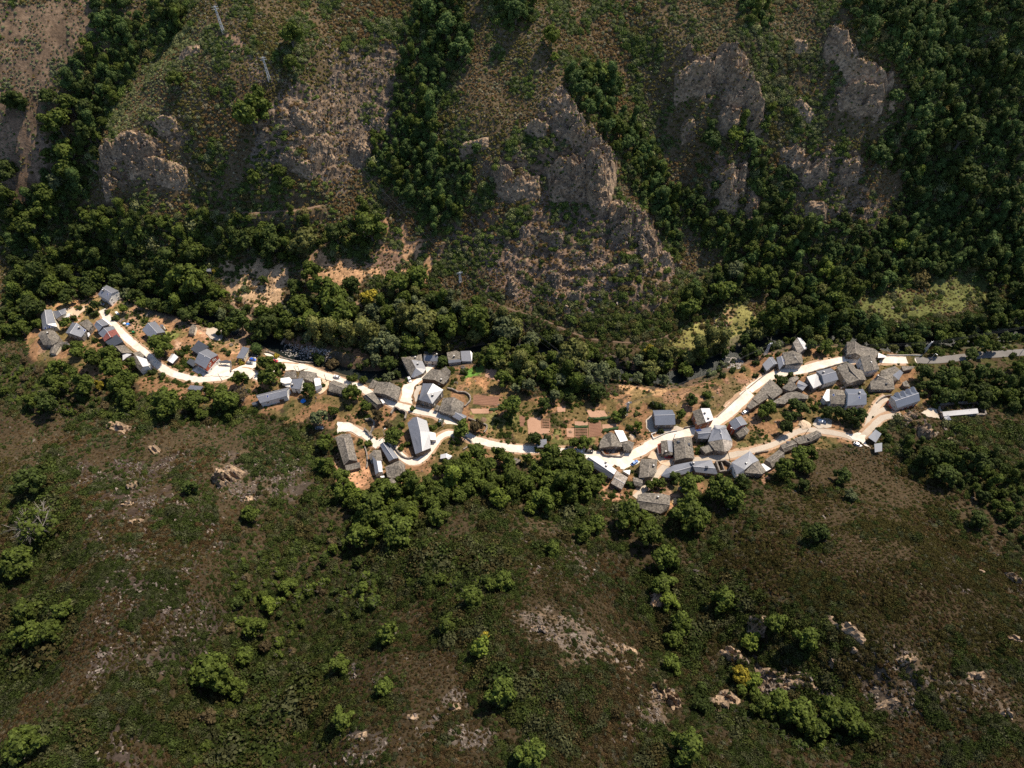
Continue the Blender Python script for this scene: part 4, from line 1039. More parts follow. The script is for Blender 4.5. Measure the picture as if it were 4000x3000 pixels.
def inst(name, mesh, parent, loc, rot=(0, 0, 0), scale=(1, 1, 1)):
    o = bpy.data.objects.new(name, mesh)
    o.location = tuple(map(float, loc)); o.rotation_euler = rot; o.scale = scale
    return link(o, parent)


def roof_hit(b, p):
    r = rays([p])[0]
    best = None
    for f, _ in b['oriented']:
        for k in range(1, len(f) - 1):
            A_, B_, C_ = b['P'][f[0]], b['P'][f[k]], b['P'][f[k + 1]]
            n = np.cross(B_ - A_, C_ - A_)
            dn = n @ r
            if abs(dn) < 1e-9: continue
            t = n @ (A_ - CAMP) / dn
            q = CAMP + r * t
            if all((np.cross(e1 - e0, q - e0) @ n) >= -1e-6 for e0, e1 in ((A_, B_), (B_, C_), (C_, A_))):
                if best is None or t < best[0]:
                    best = (t, q, n / np.linalg.norm(n) * (1 if n[2] > 0 else -1))
    if best is None:
        f = b['oriented'][0][0]
        q = b['P'].mean(0); q[2] = b['P'][:, 2].mean()
        return q, np.array([0, 0, 1.0])
    return best[1], best[2]


from mathutils import Vector, Matrix
def euler_to(n, about=0.0):
    q = Vector((0, 0, 1)).rotation_difference(Vector(n))
    return (q.to_matrix() @ Matrix.Rotation(about, 3, 'Z')).to_euler()


for b in buildings:
    P = b['P']; z0 = b['z0']
    c = P[:, :2].mean(0)
    org = np.array([c[0], c[1], z0])
    root = empty(b['name'], org)
    tag(root, b['label'], CATS[b['name']])
    b['root'] = root
    if b['name'] in HOUSE_LIKE: root['group'] = 'houses of the village'
    elif 'barn' in b['name']: root['group'] = 'barns of the village'
    else: root['group'] = 'sheds and huts of the village'
    ori = []
    for f, m_ in b['faces']:
        n = np.zeros(3)
        for k in range(len(f)):
            n += np.cross(P[f[k]] - P[f[0]], P[f[(k + 1) % len(f)]] - P[f[0]])
        ori.append((f if n[2] > 0 else f[::-1], m_))
    b['oriented'] = ori
    edges = {}
    for f, m_ in ori:
        for k in range(len(f)):
            edges[(f[k], f[(k + 1) % len(f)])] = 1
    bd = [e for e in edges if (e[1], e[0]) not in edges]
    # roof slab
    nv = len(P); v = []; th = .26
    for p in P: v.append(p - org)
    for p in P: v.append(p - org - np.array([0, 0, th]))
    mats = sorted(set(m_ for _, m_ in ori)); fl = []; fm = []
    for f, m_ in ori:
        if len(f) > 4:
            # fan from the highest corner keeps the planes of an old sagging roof
            k0 = int(np.argmax([P[i][2] for i in f])); f2 = f[k0:] + f[:k0]
            for k in range(1, len(f2) - 1):
                fl.append((f2[0], f2[k], f2[k + 1])); fm.append(mats.index(m_))
                fl.append((f2[k + 1] + nv, f2[k] + nv, f2[0] + nv)); fm.append(mats.index(m_))
        else:
            fl.append(tuple(f)); fm.append(mats.index(m_)); fl.append(tuple(i + nv for i in f[::-1])); fm.append(mats.index(m_))
    for a_, c_ in bd:
        fl.append((a_, a_ + nv, c_ + nv, c_)); fm.append(0)
    roof = mobj('roof', v, fl, mats, root, fm)
    # ridge caps
    for (a_, c_) in edges:
        if (c_, a_) in edges and a_ < c_ and min(P[a_][2], P[c_][2]) - z0 > b['he'] + b['rh'] * .8 and b['rh'] > .7:
            mb = MB().tube(P[a_] - org + np.array([0, 0, .03]), P[c_] - org + np.array([0, 0, .03]), .13, .13, 5)
            mb.build('ridge_cap', ['L' if 'O' in mats else 'P'], roof)
    # walls under every free edge of the roof
    zb = min(float(H(P[:, 0], P[:, 1]).min()), z0) - 1.2 - z0
    ins = {}
    for i in set(q for e in bd for q in e):
        d = c - P[i, :2]; L_ = np.linalg.norm(d)
        ins[i] = P[i, :2] + d / max(L_, .1) * min(.32, L_ * .3)
    v = []; fl = []
    base_loop = []
    for a_, c_ in bd:
        k = len(v)
        for i in (a_, c_):
            v.append((ins[i][0] - c[0], ins[i][1] - c[1], zb))
        for i in (c_, a_):
            v.append((ins[i][0] - c[0], ins[i][1] - c[1], P[i, 2] - z0 - th * .6))
        fl.append((k, k + 1, k + 2, k + 3))
    openfront = b['name'] in ('canopy', 'porch', 'carport', 'pergola')
    wall_mat = b['wm']
    if not openfront:
        mobj('wall', v, fl, wall_mat, root)
        if wall_mat in ('redwhite', 'redbase'):
            v2 = []; f2 = []
            for a_, c_ in bd:
                k = len(v2); e0 = ins[a_] - c; e1 = ins[c_] - c
                g0 = e0 * (1 + .035 / max(np.linalg.norm(e0), .1)); g1_ = e1 * (1 + .035 / max(np.linalg.norm(e1), .1))
                top = 2.9 if wall_mat == 'redwhite' else 2.0
                v2 += [(*g0, zb), (*g1_, zb), (*g1_, top), (*g0, top)]; f2.append((k, k + 1, k + 2, k + 3))
            mobj('wall_base', v2, f2, 'white' if wall_mat == 'redwhite' else 'red', root)
    else:
        for i in ins:
            q = ins[i] - c
            MB().tube((q[0], q[1], zb), (q[0], q[1], P[i, 2] - z0 - th * .5), .11, .11, 6).build('post', ['wood'], root)
    # openings on the walls that look towards the valley
    placed_door = False
    if not openfront and b['name'] not in ('annex', 'hut', 'shed', 'lean_to'):
        for a_, c_ in bd:
            e0 = ins[a_]; e1 = ins[c_]
            t = e1 - e0; Ln = np.linalg.norm(t)
            if Ln < 2.6: continue
            t = t / Ln; n = np.array([t[1], -t[0]])
            if n @ ((e0 + e1) / 2 - c) < 0: n = -n
            mid = (e0 + e1) / 2
            if n @ (-mid) / np.linalg.norm(mid) < .15 and n @ np.array([.8, -.2]) < .5: continue
            htop = min(P[a_, 2], P[c_, 2]) - z0
            ang = math.atan2(t[1], t[0])
            if n @ np.array([-sin(ang), cos(ang)]) > 0: ang += pi
            nw = int(Ln // 2.9) if b['name'] in HOUSE_LIKE else int(Ln // 5)
            for k in range(nw):
                q = e0 + t * Ln * (k + .5) / nw + n * .03 - c
                if not placed_door and k == nw // 2:
                    inst('door', DOOR if b['name'] in HOUSE_LIKE else GATE, root, (q[0], q[1], 0.05), (0, 0, ang)); placed_door = True
                    if htop < 4.2: continue
                    zz = [htop - 1.4]
                else:
                    zz = [htop - 1.4] + ([htop - 4.0] if htop > 5.1 else [])
                for z in zz:
                    if z < .9: continue
                    wf = inst('window', WIN_FRAME, root, (q[0], q[1], z), (0, 0, ang))
                    inst('pane', WIN_PANE, wf, (0, 0, 0))
    for ex in b['extras']:
        kd, xy = ex.split(':')
        pxy = PX(b['view'], [float(q) for q in xy.split(',')])[0]
        if kd == 'gw':
            # windows of the red gable: on the wall under the edge from the ridge to the lit eave
            e0 = ins[1]; e1 = ins[2]; t = (e1 - e0) / np.linalg.norm(e1 - e0); n = np.array([t[1], -t[0]])
            if n @ ((e0 + e1) / 2 - c) < 0: n = -n
            ang = math.atan2(t[1], t[0])
            if n @ np.array([-sin(ang), cos(ang)]) > 0: ang += pi
            fr_ = .38 if xy.startswith('670') else .64
            q = e0 + (e1 - e0) * fr_ + n * .04 - c
            wf = inst('window', WIN_FRAME, root, (q[0], q[1], b['he'] - .4), (0, 0, ang), (1.2, 1, 1.1)); inst('pane', WIN_PANE, wf, (0, 0, 0))
            continue
        q, n = roof_hit(b, pxy)
        q = q - org
        if kd == 'ch':
            ch = inst('chimney', CHIM, root, q, (0, 0, random.random() * .6)); inst('chimney_cap', CHIMCAP, ch, (0, 0, 0))
        elif kd == 'sky':
            sk = inst('skylight', SKYL, roof, q, euler_to(n)); inst('pane', SKYG, sk, (0, 0, 0)); sk.parent = root
        elif kd == 'sol':
            e = (P[1] - P[0])[:2]; inst('solar_panel', SOLAR, root, q, euler_to(n, math.atan2(e[1], e[0])))
        elif kd == 'vent':
            inst('roof_vent', VENT, root, q, (0, 0, 0))
        elif kd == 'dorm':
            # a dormer with its own small slate gable, white front looking outwards from the eave
            e = P[1] - P[0]; e = e / np.linalg.norm(e); inw = (P[4] + P[5]) / 2 - (P[0] + P[1]) / 2; inw[2] = 0; inw /= np.linalg.norm(inw)
            ang = math.atan2(inw[1], inw[0])
            d = empty('dormer', (0, 0, 0)); COL.objects.unlink(d)
            mb = MB(); hw = 1.25; ln = 3.0; z1 = .75; z2 = 1.7
            mb.add([(-.9, -hw, -1.2), (-.9, hw, -1.2), (-.9, hw, z1), (-.9, 0, z2 - .12), (-.9, -hw, z1)], [(0, 4, 3, 2, 1)], 1)
            mb.add([(-.9, hw, -1.2), (ln, hw, -1.2), (ln, hw, z1), (-.9, hw, z1), (-.9, -hw, -1.2), (ln, -hw, -1.2), (ln, -hw, z1), (-.9, -hw, z1)], [(0, 3, 2, 1), (4, 5, 6, 7)], 1)
            mb.add([(-1.15, -hw - .15, z1 - .1), (ln, -hw - .15, z1 - .1), (ln, 0, z2), (-1.15, 0, z2), (ln, hw + .15, z1 - .1), (-1.15, hw + .15, z1 - .1)], [(0, 1, 2, 3), (3, 2, 4, 5)], 0)
            o = mb.build('dormer', ['B', 'white'], root)
            o.location = tuple(q); o.rotation_euler = (0, 0, ang)
            wf = inst('window', WIN_FRAME, o, (-.95, 0, .2), (0, 0, -pi / 2)); wf.scale = (1.1, 1, .75)

# roofless shells, garden walls and parapets: polylines of stone with an uneven top
def wall_line(name, pts, h, th, label, cat='wall', mat_='stone', group=None, closed=False, jag=.25):
    L = smooth_line(pts[:, :2], 1.4) if len(pts) > 2 and not closed else None
    if L is None:
        Q_ = list(pts[:, :2]) + ([pts[0, :2]] if closed else [])
        L = []
        for i in range(len(Q_) - 1):
            m_ = max(1, int(np.linalg.norm(Q_[i + 1] - Q_[i]) / 1.4))
            L += [Q_[i] + (Q_[i + 1] - Q_[i]) * k / m_ for k in range(m_)]
        L.append(Q_[-1]); L = np.array(L)
    tn = np.gradient(L, axis=0); tn /= (np.linalg.norm(tn, axis=1)[:, None] + 1e-9)
    nr = np.stack([-tn[:, 1], tn[:, 0]], 1)
    z = H(L[:, 0], L[:, 1])
    c = L.mean(0); zc_ = float(z.mean())
    v = []; f = []
    for i in range(len(L)):
        hh_ = h * (1 + (random.random() - .5) * 2 * jag)
        for o, zz in ((-th / 2, z[i] - .8), (-th / 2, z[i] + hh_), (th / 2, z[i] + hh_ * (1 - .1 * random.random())), (th / 2, z[i] - .8)):
            v.append((L[i, 0] + nr[i, 0] * o - c[0], L[i, 1] + nr[i, 1] * o - c[1], zz - zc_))
        if i:
            k = (i - 1) * 4
            f += [(k, k + 4, k + 5, k + 1), (k + 1, k + 5, k + 6, k + 2), (k + 2, k + 6, k + 7, k + 3)]
    n = len(L) - 1
    f += [(0, 1, 2, 3), (n * 4 + 3, n * 4 + 2, n * 4 + 1, n * 4)]
    o = mobj(name, v, f, mat_)
    o.location = (c[0], c[1], zc_)
    tag(o, label, cat, group)
    d, _ = segdist(XX, YY, L)
    global occ
    occ |= d < .9
    return o


GW = 'stone walls about the village'
wall_line('garden_wall', poly_w('e', [1720,750,1800,765,1900,812,2030,822,2105,880,2112,960,2065,1020,2010,1060]), 1.3, .7, 'curved dry-stone garden wall around the hipped stone house', group=GW)
wall_line('ruin_wall', poly_w('e', [745,1200,810,1098,900,1130,1005,1172,985,1280]), 2.0, .8, 'broken three-sided ruin wall below the road', 'ruin', group=GW)
wall_line('garden_wall', poly_w('Z4', [90,865,200,905,310,950,275,1030]), 1.2, .7, 'stone wall corner left of the tan garden plot', group=GW)
wall_line('parapet', poly_w('Z6', [0,1105,160,960,330,800,490,665,600,580,660,540]), .8, .4, 'long low parapet on the valley side of the street', group=GW, jag=.08)
wall_line('parapet', poly_w('Z6', [1130,562,1300,515,1450,470,1620,425]), .9, .45, 'stone kerb wall above the tall slate house', group=GW)
wall_line('garden_wall', poly_w('k', [640,545,780,510,925,490]), 1.6, .6, 'short dark wall along the lane beside the angular house', group=GW)
wall_line('garden_wall', poly_w('c', [1050,890,1062,980,1055,1110]), 1.3, .4, 'grey yard wall right of the white yard', group=GW)
wall_line('parapet', poly_w('h', [360,735,500,670,640,610,830,570]), .9, .35, 'low white-topped wall along the street bend', mat_='pale', group=GW, jag=.05)
wall_line('fence_wall', poly_w('h', [320,640,400,615]), 1.0, .25, 'short white wall of the tiny fenced garden', mat_='white', group=GW, jag=.03)
wall_line('fence_wall', poly_w('h', [320,645,360,730]), 1.0, .25, 'side white wall of the tiny fenced garden', mat_='white', group=GW, jag=.03)
wall_line('garden_wall', poly_w('h', [965,520,1060,500,1190,470]), 1.1, .4, 'wall below the house with one dazzling slope', group=GW)
wall_line('ruin_wall', poly_w('j', [1500,262,1650,240,1740,290,1748,400,1560,432]), 3.0, .7, 'roofless stone shell with dark interior on the lane', 'ruin', group=GW, closed=True, jag=.12)
wall_line('ruin_wall', poly_w('j', [1590,270,1645,415]), 2.4, .5, 'inner wall across the roofless stone shell', 'ruin', group=GW, jag=.1)
wall_line('ruin_wall', poly_w('f', [660,200,740,185,810,230,790,340,745,420,780,495]), 1.8, .8, 'tumbled ruin wall above the turning place', 'ruin', group=GW, jag=.4)
wall_line('ruin_wall', poly_w('f', [640,350,700,400,745,470]), 1.5, .8, 'second tumbled ruin wall above the turning place', 'ruin', group=GW, jag=.4)
wall_line('ruin_wall', poly_w('g', [245,745,330,880,520,900,700,915,760,860]), 1.4, .6, 'broken front wall of the half-collapsed house', 'ruin', group=GW, jag=.4)
wall_line('enclosure_wall', poly_w('n', [1420,580,1385,455,1550,430,1720,412,1900,408,2030,410,2090,500,2150,600,1990,608]), 1.5, .9, 'thick dry-stone wall of the hillside enclosure', group=GW)
wall_line('garden_wall', poly_w('n', [355,400,420,340,500,300,590,285]), 1.4, .5, 'curved retaining wall below the dormer house', group=GW)
wall_line('weir', poly_w('Z2', [835,228,800,300,752,385]), 1.0, 1.2, 'low stone weir across the dark mill pool', 'weir', 'L')
wall_line('river_wall', poly_w('Z2', [600,395,700,430,780,470,900,500,1050,530,1190,540]), 1.4, .6, 'stone embankment between forecourt and river', group=GW)
wall_line('guard_rail', poly_w('Z7', [515,345,700,345,950,347]), .7, .15, 'pale guard rail along the outgoing road', 'guard rail', 'W', jag=.02)
wall_line('garden_wall', poly_w('f', [1100,590,1180,690,1290,810,1400,850,1490,830]), 1.2, .6, 'retaining wall on the inner side of the barn lane', group=GW)
wall_line('garden_wall', poly_w('f', [640,640,680,760,690,900,680,1020]), 1.0, .6, 'low wall right of the long grey barn', group=GW)
wall_line('garden_wall', poly_w('m', [780,1130,900,1090,1050,1025]), .9, .5, 'pale curved wall above the lower row', mat_='L', group=GW)
wall_line('garden_wall', poly_w('Z3', [1560,1060,1650,1055,1740,1100,1790,1140,1750,1190,1690,1230]), .9, .6, 'loop of old wall below the road', group=GW)

# debris on the half-collapsed house
for k, (x, y, mt, lb) in enumerate(((340, 840, 'rust', 'heap of orange rubble in front of the half-collapsed house'), (520, 790, 'L', 'heap of pale fallen beams in the half-collapsed house'))):
    w = at(PX('g', [x, y]))[0]; mb = MB()
    for q in range(26):
        a = random.random() * 2 * pi; r = random.random() ** .6 * 2.0
        p = np.array([cos(a) * r, sin(a) * r * .7, .1 + (2 - r) * .35]); d = np.array([random.gauss(0, 1), random.gauss(0, 1), random.gauss(0, .3)]); d /= np.linalg.norm(d)
        mb.tube(p - d * (.5 + .5 * random.random()), p + d * .6, .12, .1, 4)
    o = mb.build('rubble_heap', [mt]); o.location = tuple(w); tag(o, lb, 'rubble')
# ------------------------------------------------------------------ rock outcrops: blocks of tilted slate, each outcrop one mesh
ROCKS = {
 'L3': '455,930,75,120,tilted slate fin rising above the lower right scrub 340,1080,85,140,dark ribbed slate fin beside the yellow-green tree 900,950,190,65,long broken ledge on the right-hand lower slope 600,1220,240,85,row of pale slate blocks above the gully thicket 280,1310,190,105,grey crag left of the gully thicket 945,1060,32,45,single pale boulder on the right-hand lower slope 1730,700,48,78,upright square rock at the far right 1570,675,42,34,small bright rock left of the upright square rock 1730,1000,90,50,low rock at the right edge 820,1280,40,62,leaning slab above the gully thicket 20,1275,70,150,grey slab crag at the lower centre 1200,1110,90,50,low pale rock on the right spur 1540,1190,110,50,scattered rocks on the lower right spur 1100,1330,90,40,low rock band near the bottom right 1690,1380,60,50,pale rock near the bottom right corner 820,1130,90,60,jagged rock behind the leaning slab',
 'L1': '1060,290,95,135,large brown slate crag left of the long grey barn 550,70,120,60,reddish slate crest at the left below the hamlet 620,340,42,60,narrow slate fin on the left spur 630,510,62,42,dark overhanging rock on the left spur 590,430,50,36,small slab on the left spur 1150,405,50,40,pale grey rock below the brown slate crag 715,175,70,40,low slate ridge right of the reddish crest',
 'L2': '1920,1180,110,130,grey slate crag at the lower centre 1750,950,100,62,pale rock slab on the central spur 1910,650,90,120,rounded crag on the edge of the tree gully 1220,830,110,50,pale rock patch on the central spur 1150,1500,60,30,low rock near the bottom 720,1290,70,60,pale rocks on the lower spur 470,1350,80,40,grey rocks at the bottom left of centre 170,1460,90,40,grey ledge at the bottom left of centre',
 'n': '890,610,210,190,tall brown crag below the dormer house 1160,830,230,230,broad pale crag right of the tall brown crag 1330,920,60,60,pale rocks below the broad crag 1560,980,110,60,pale rocks under the enclosure 1880,960,140,60,white rocks below the enclosure',
 'U2': '1500,1130,230,170,dark cliff face on the left of the rock ridge 1690,1110,130,240,tall buttress of the central rock ridge 1200,1190,240,110,cluster of cliffs left of the rock ridge 1100,1150,120,110,reddish cliff at the left of the cluster 1840,1400,130,170,forked crag low on the rock ridge 1970,1430,90,150,right fork of the low crag 900,930,190,60,shallow overhang left of the rock ridge 1470,760,130,100,upper knob of the rock ridge 1300,800,140,60,ledge left of the upper knob 1240,1490,60,40,pale boulder on the reddish slope 1430,1520,80,60,two pale boulders low on the reddish slope 1990,1570,60,130,thin crest running down from the rock ridge 1600,880,120,60,bare pale crest of the rock ridge 180,960,120,110,cliff at the foot of the gully wood 300,790,120,70,ledge beside the gully wood',
 'U3': '100,490,220,120,dark overhang at the left of the upper crags 390,500,130,170,bright-edged slab of the upper crags 490,670,95,160,lower slab of the upper crags 330,740,130,90,reddish foot of the upper crags 800,700,150,70,pale block ledge between the crags 1180,610,270,120,wide dark cave-like overhang 1350,520,55,85,bright slab beside the wide overhang 1010,310,130,70,upper pale outcrop at the right 780,290,95,70,dark rock left of the upper pale outcrop 400,1130,55,150,lit edge of the lower pillar crag 320,1170,140,170,dark lower pillar crag 470,1310,85,110,small pillar crag in the wood 880,1340,130,90,pale boulder crag in the wood 880,1090,160,90,twin overhang crag on the right 1090,1090,130,90,forked crag beside the twin overhang 730,990,150,90,dark shelf crag above the twin overhang 1370,650,40,70,white slab above the forest 60,830,80,90,crag at the top of the small wood',
 'U1': '880,960,180,140,dark ribbed cliff on the left spur 1100,1100,190,100,lower dark cliff on the left spur 690,1180,65,95,pale pointed rock at the spur foot 1890,1040,210,70,long overhang on the left of the gully 1930,760,150,90,broken rocks on the slope below the pylons 1210,330,140,55,arched ledge above the left spur 1060,790,140,70,slanting rocks in the middle of the left spur 2050,960,150,90,broken cliff beside the gully',
 'U5': '170,510,65,105,bright square buttress at the hill foot 1150,345,85,85,pale arched rock above the meadow 880,400,85,62,small crest on the hill foot 560,570,90,62,pale slab on the reddish slope 450,210,65,55,pale knob high on the reddish slope 520,660,55,55,knob at the hill foot above the track 450,480,65,85,leaning slab on the reddish slope 230,170,60,55,first pale knob on the reddish slope',
}
rr_ = np.random.default_rng(77)
import re
RT = HM.copy(); rocc = np.zeros(HM.shape, bool)      # top of the rocks, where they are
def raise_rt(X_, Y_, Z_, h_):
    k = (h_ > .3).ravel(); i = np.clip(((X_.ravel()[k] - GX0) / GS + .5).astype(int), 0, RT.shape[0] - 1); j = np.clip(((Y_.ravel()[k] - GY0) / GS + .5).astype(int), 0, RT.shape[1] - 1)
    np.maximum.at(RT, (i, j), Z_.ravel()[k]); rocc[i, j] = True
LANDMARKS = []      # label, x, y of things that are easy to find
def crag(W_, D_, Hm, org, upper):
    """a craggy patch: blocks along the strike, steep on the downhill side, running into the slope behind"""
    st = .62; nu = max(6, int(W_ / st)); nv = max(6, int(D_ / st))
    us = np.linspace(-.5, .5, nu + 1); vs_ = np.linspace(-.5, .5, nv + 1)
    U_, V_ = np.meshgrid(us, vs_, indexing='ij')
    X_ = U_ * W_; Y_ = V_ * D_
    seed = int(rr_.integers(0, 9999))
    wob = (fbm(X_ + seed, Y_, 6, 3, 7) - .5)
    X_ = X_ + rr_.normal(0, .10, X_.shape) + wob * 1.5; Y_ = Y_ + rr_.normal(0, .10, X_.shape)
    ta = rr_.normal(0, .30); X_, Y_ = X_ * cos(ta) - Y_ * sin(ta), X_ * sin(ta) + Y_ * cos(ta)
    wx, wy = org[0] + X_, org[1] + Y_
    strike = (.55 if upper else 2.2) + rr_.normal(0, .15)
    a_ = X_ * cos(strike) + Y_ * sin(strike); b_ = -X_ * sin(strike) + Y_ * cos(strike)
    bw = rr_.uniform(1.1, 1.7) * (1.25 if upper else 1.0)
    ci = np.floor(b_ / bw + (fbm(a_ + seed, b_, 5, 2, 3) - .5) * 1.2).astype(int); cj = np.floor(a_ / (bw * rr_.uniform(2, 3.2)) + ci * .37).astype(int)
    T_ = np.random.default_rng(seed).random((64, 64)); blk = T_[ci & 63, cj & 63]
    fu = np.clip(1 - np.abs(U_ * 2) ** 2.2, 0, 1)
    if upper:
        g_ = np.zeros_like(V_)
        for k in range(4):
            e_ = -.40 + .15 * k + (T_[ci & 63, (cj + 7 * k) & 63] - .5) * .17 + wob * .18
            g_ += .25 * np.clip((V_ - e_) / .03, 0, 1)
        g_ *= np.clip(1 - (V_ - .02) / .48, 0, 1) ** .8
        h_ = Hm * 1.1 * fu ** .6 * g_ * (.6 + .65 * blk)
    else:
        g_ = np.clip(1 - np.abs(V_ * 2) ** 2.0, 0, 1)
        h_ = Hm * fu ** .7 * g_ ** .7 * (.15 + 1.15 * blk ** 1.3)
    h_ = h_ + (fbm(X_ * 1.7 + seed, Y_ * 1.7, 2.2, 3, 13) - .5) * Hm * .18
    h_ = h_ + rr_.normal(0, .17, h_.shape) * (h_ > .3)
    rim = np.minimum(np.minimum(U_ + .5, .5 - U_), np.minimum(V_ + .5, .5 - V_))
    ell = .5 - np.hypot(U_, V_ * .9) + (fbm(X_ + seed, Y_ + 5, 4, 3, 17) - .5) * .28
    rim = np.minimum(rim, np.clip(ell + .12, 0, 1))
    h_ = np.where(rim < .035, -1.0, h_ * np.clip(rim / .1, 0, 1) - .25)
    Z_ = H(wx, wy) + h_
    raise_rt(wx, wy, Z_, h_)
    id_ = np.arange(Z_.size).reshape(Z_.shape)
    q_ = np.stack([id_[:-1, :-1], id_[1:, :-1], id_[1:, 1:], id_[:-1, 1:]], -1).reshape(-1, 4)
    return np.stack([X_, Y_, Z_ - org[2]], -1).reshape(-1, 3), q_
def ridge(vw, pts, wl, wr, Hm, lab):
    """a rocky spine along a crest line: ledged cliff on its left side, rubble slope on its right"""
    L = smooth_line(poly_w(vw, pts)[:, :2], .65)
    tn = np.gradient(L, axis=0); tn /= np.linalg.norm(tn, axis=1)[:, None]; nr = np.stack([tn[:, 1], -tn[:, 0]], 1)   # to the left when walking down
    if nr[:, 0].mean() > 0: nr = -nr
    ws = np.arange(-wr, wl + .01, .6); S_, W_ = np.meshgrid(np.arange(len(L)), ws, indexing='ij')
    X_ = L[S_, 0] + nr[S_, 0] * W_ + rr_.normal(0, .12, S_.shape); Y_ = L[S_, 1] + nr[S_, 1] * W_ + rr_.normal(0, .12, S_.shape)
    T_ = rr_.random((64, 64)); wob = fbm(X_, Y_, 6, 3, 27) - .5
    ci = np.floor(S_ * .65 / 2.3 + wob * 1.6).astype(int); cj = np.floor(W_ / 1.5 + wob * 1.4 + ci * .4).astype(int); blk = T_[ci & 63, cj & 63]
    g_ = np.zeros_like(X_)
    for k in range(5):
        e_ = wl * (.92 - .19 * k) + (T_[ci & 63, (11 + 5 * k) & 63] - .5) * wl * .35
        g_ += .2 * np.clip((e_ - W_) / .5, 0, 1)
    g_ *= np.clip((W_ + wr) / wr, 0, 1) ** .9
    t_ = S_ / (len(L) - 1); fu = np.clip(np.minimum(t_, 1 - t_) / .12, 0, 1) ** .7 * (.45 + 1.0 * fbm(S_ * .65 + 3, S_ * 0.0, 9, 3, 37))
    h_ = Hm * fu * g_ * (.6 + .7 * blk) + rr_.normal(0, .2, g_.shape) * (g_ > .1)
    edge = (W_ >= wl - .7) | (W_ <= -wr + .7) | (S_ < 2) | (S_ > len(L) - 3)
    Z_ = H(X_, Y_) + np.where(edge, -1.2, h_ - .3)
    raise_rt(X_, Y_, Z_, np.where(edge, 0, h_))
    c_ = np.array([L[len(L) // 2, 0], L[len(L) // 2, 1], float(H(L[len(L) // 2, 0], L[len(L) // 2, 1]))])
    id_ = np.arange(Z_.size).reshape(Z_.shape); q_ = np.stack([id_[:-1, :-1], id_[:-1, 1:], id_[1:, 1:], id_[1:, :-1]], -1).reshape(-1, 4)
    if nr[len(L) // 2, 0] * tn[len(L) // 2, 1] - nr[len(L) // 2, 1] * tn[len(L) // 2, 0] > 0: q_ = q_[:, ::-1]
    o = mobj('rock_ridge', np.stack([X_, Y_, Z_], -1).reshape(-1, 3) - c_, q_, 'rock'); o.location = tuple(c_)
    tag(o, lab, 'rock', 'rock outcrops on the slopes')
    pc, _ = project(c_[None]); LANDMARKS.append((lab, c_[0], c_[1], pc[0, 0], pc[0, 1]))
ridge('U2', [1440,570,1500,690,1570,800,1650,900,1740,980,1775,1060,1750,1180,1730,1290], 9, 6, 6.5, 'long jagged tan spine of the central rock ridge')
ridge('U2', [1780,1330,1850,1350,1930,1400,1990,1490,2040,1570,2060,1650], 6, 4, 5.0, 'lower crest continuing the central rock ridge')
ridge('U3', [240,330,330,380,400,400,430,520,490,620,530,740], 9, 5, 6.5, 'bright-edged spine of the upper crags')
ridge('U3', [960,210,1060,280,1130,420,1230,480,1320,560,1330,640], 8, 5, 5.5, 'ragged crest before the dark forest')
ridge('U1', [640,1030,720,950,820,900,930,930,1000,1000], 7, 5, 5.0, 'dark crest closing the left spur')
ridge('L3', [430,1180,560,1200,700,1240,830,1290], 3, 3, 2.6, 'broken slate crest above the gully thicket')
for vw, txt in ROCKS.items():
    for mt_ in re.finditer(r'(\d+),(\d+),(\d+),(\d+),([^0-9]+)', txt):
        x, y, wpx, hpx = (float(mt_.group(k)) for k in range(1, 5)); lab = mt_.group(5).strip()
        s = V[vw][2]
        w = at(PX(vw, [x, y + hpx * .2]))[0]
        _, Zd = project(w[None]); mpp = Zd[0] / FPX
        W_ = wpx * s * mpp * 1.15; Hh = hpx * s * mpp
        upper = w[1] > 230
        vs, fs_ = crag(W_, max(Hh * (1.25 if upper else 1.0), 2.5), Hh * (.50 if upper else .50) + .6, w, upper)
        o = mobj('rock_outcrop', vs, fs_, 'rock'); o.location = tuple(w)
        tag(o, lab, 'rock', 'rock outcrops on the slopes')
        LANDMARKS.append((lab, w[0], w[1], x * s + V[vw][0], y * s + V[vw][1]))


# ------------------------------------------------------------------ trees: unit crowns (radius 1, standing on z = 0)
def ico(sub=1):
    t = (1 + 5 ** .5) / 2
    v = [(-1, t, 0), (1, t, 0), (-1, -t, 0), (1, -t, 0), (0, -1, t), (0, 1, t), (0, -1, -t), (0, 1, -t), (t, 0, -1), (t, 0, 1), (-t, 0, -1), (-t, 0, 1)]
    f = [(0, 11, 5), (0, 5, 1), (0, 1, 7), (0, 7, 10), (0, 10, 11), (1, 5, 9), (5, 11, 4), (11, 10, 2), (10, 7, 6), (7, 1, 8), (3, 9, 4), (3, 4, 2), (3, 2, 6), (3, 6, 8), (3, 8, 9), (4, 9, 5), (2, 4, 11), (6, 2, 10), (8, 6, 7), (9, 8, 1)]
    v = [np.array(q) / np.linalg.norm(q) for q in v]
    for _ in range(sub):
        cache = {}; nf = []
        def mid(a, b):
            k = (min(a, b), max(a, b))
            if k not in cache:
                m_ = v[a] + v[b]; v.append(m_ / np.linalg.norm(m_)); cache[k] = len(v) - 1
            return cache[k]
        for a, b, c in f:
            x, y, z = mid(a, b), mid(b, c), mid(c, a); nf += [(a, x, z), (b, y, x), (c, z, y), (x, y, z)]
        f = nf
    return np.array(v), f
ICO_V, ICO_F = ico(1)


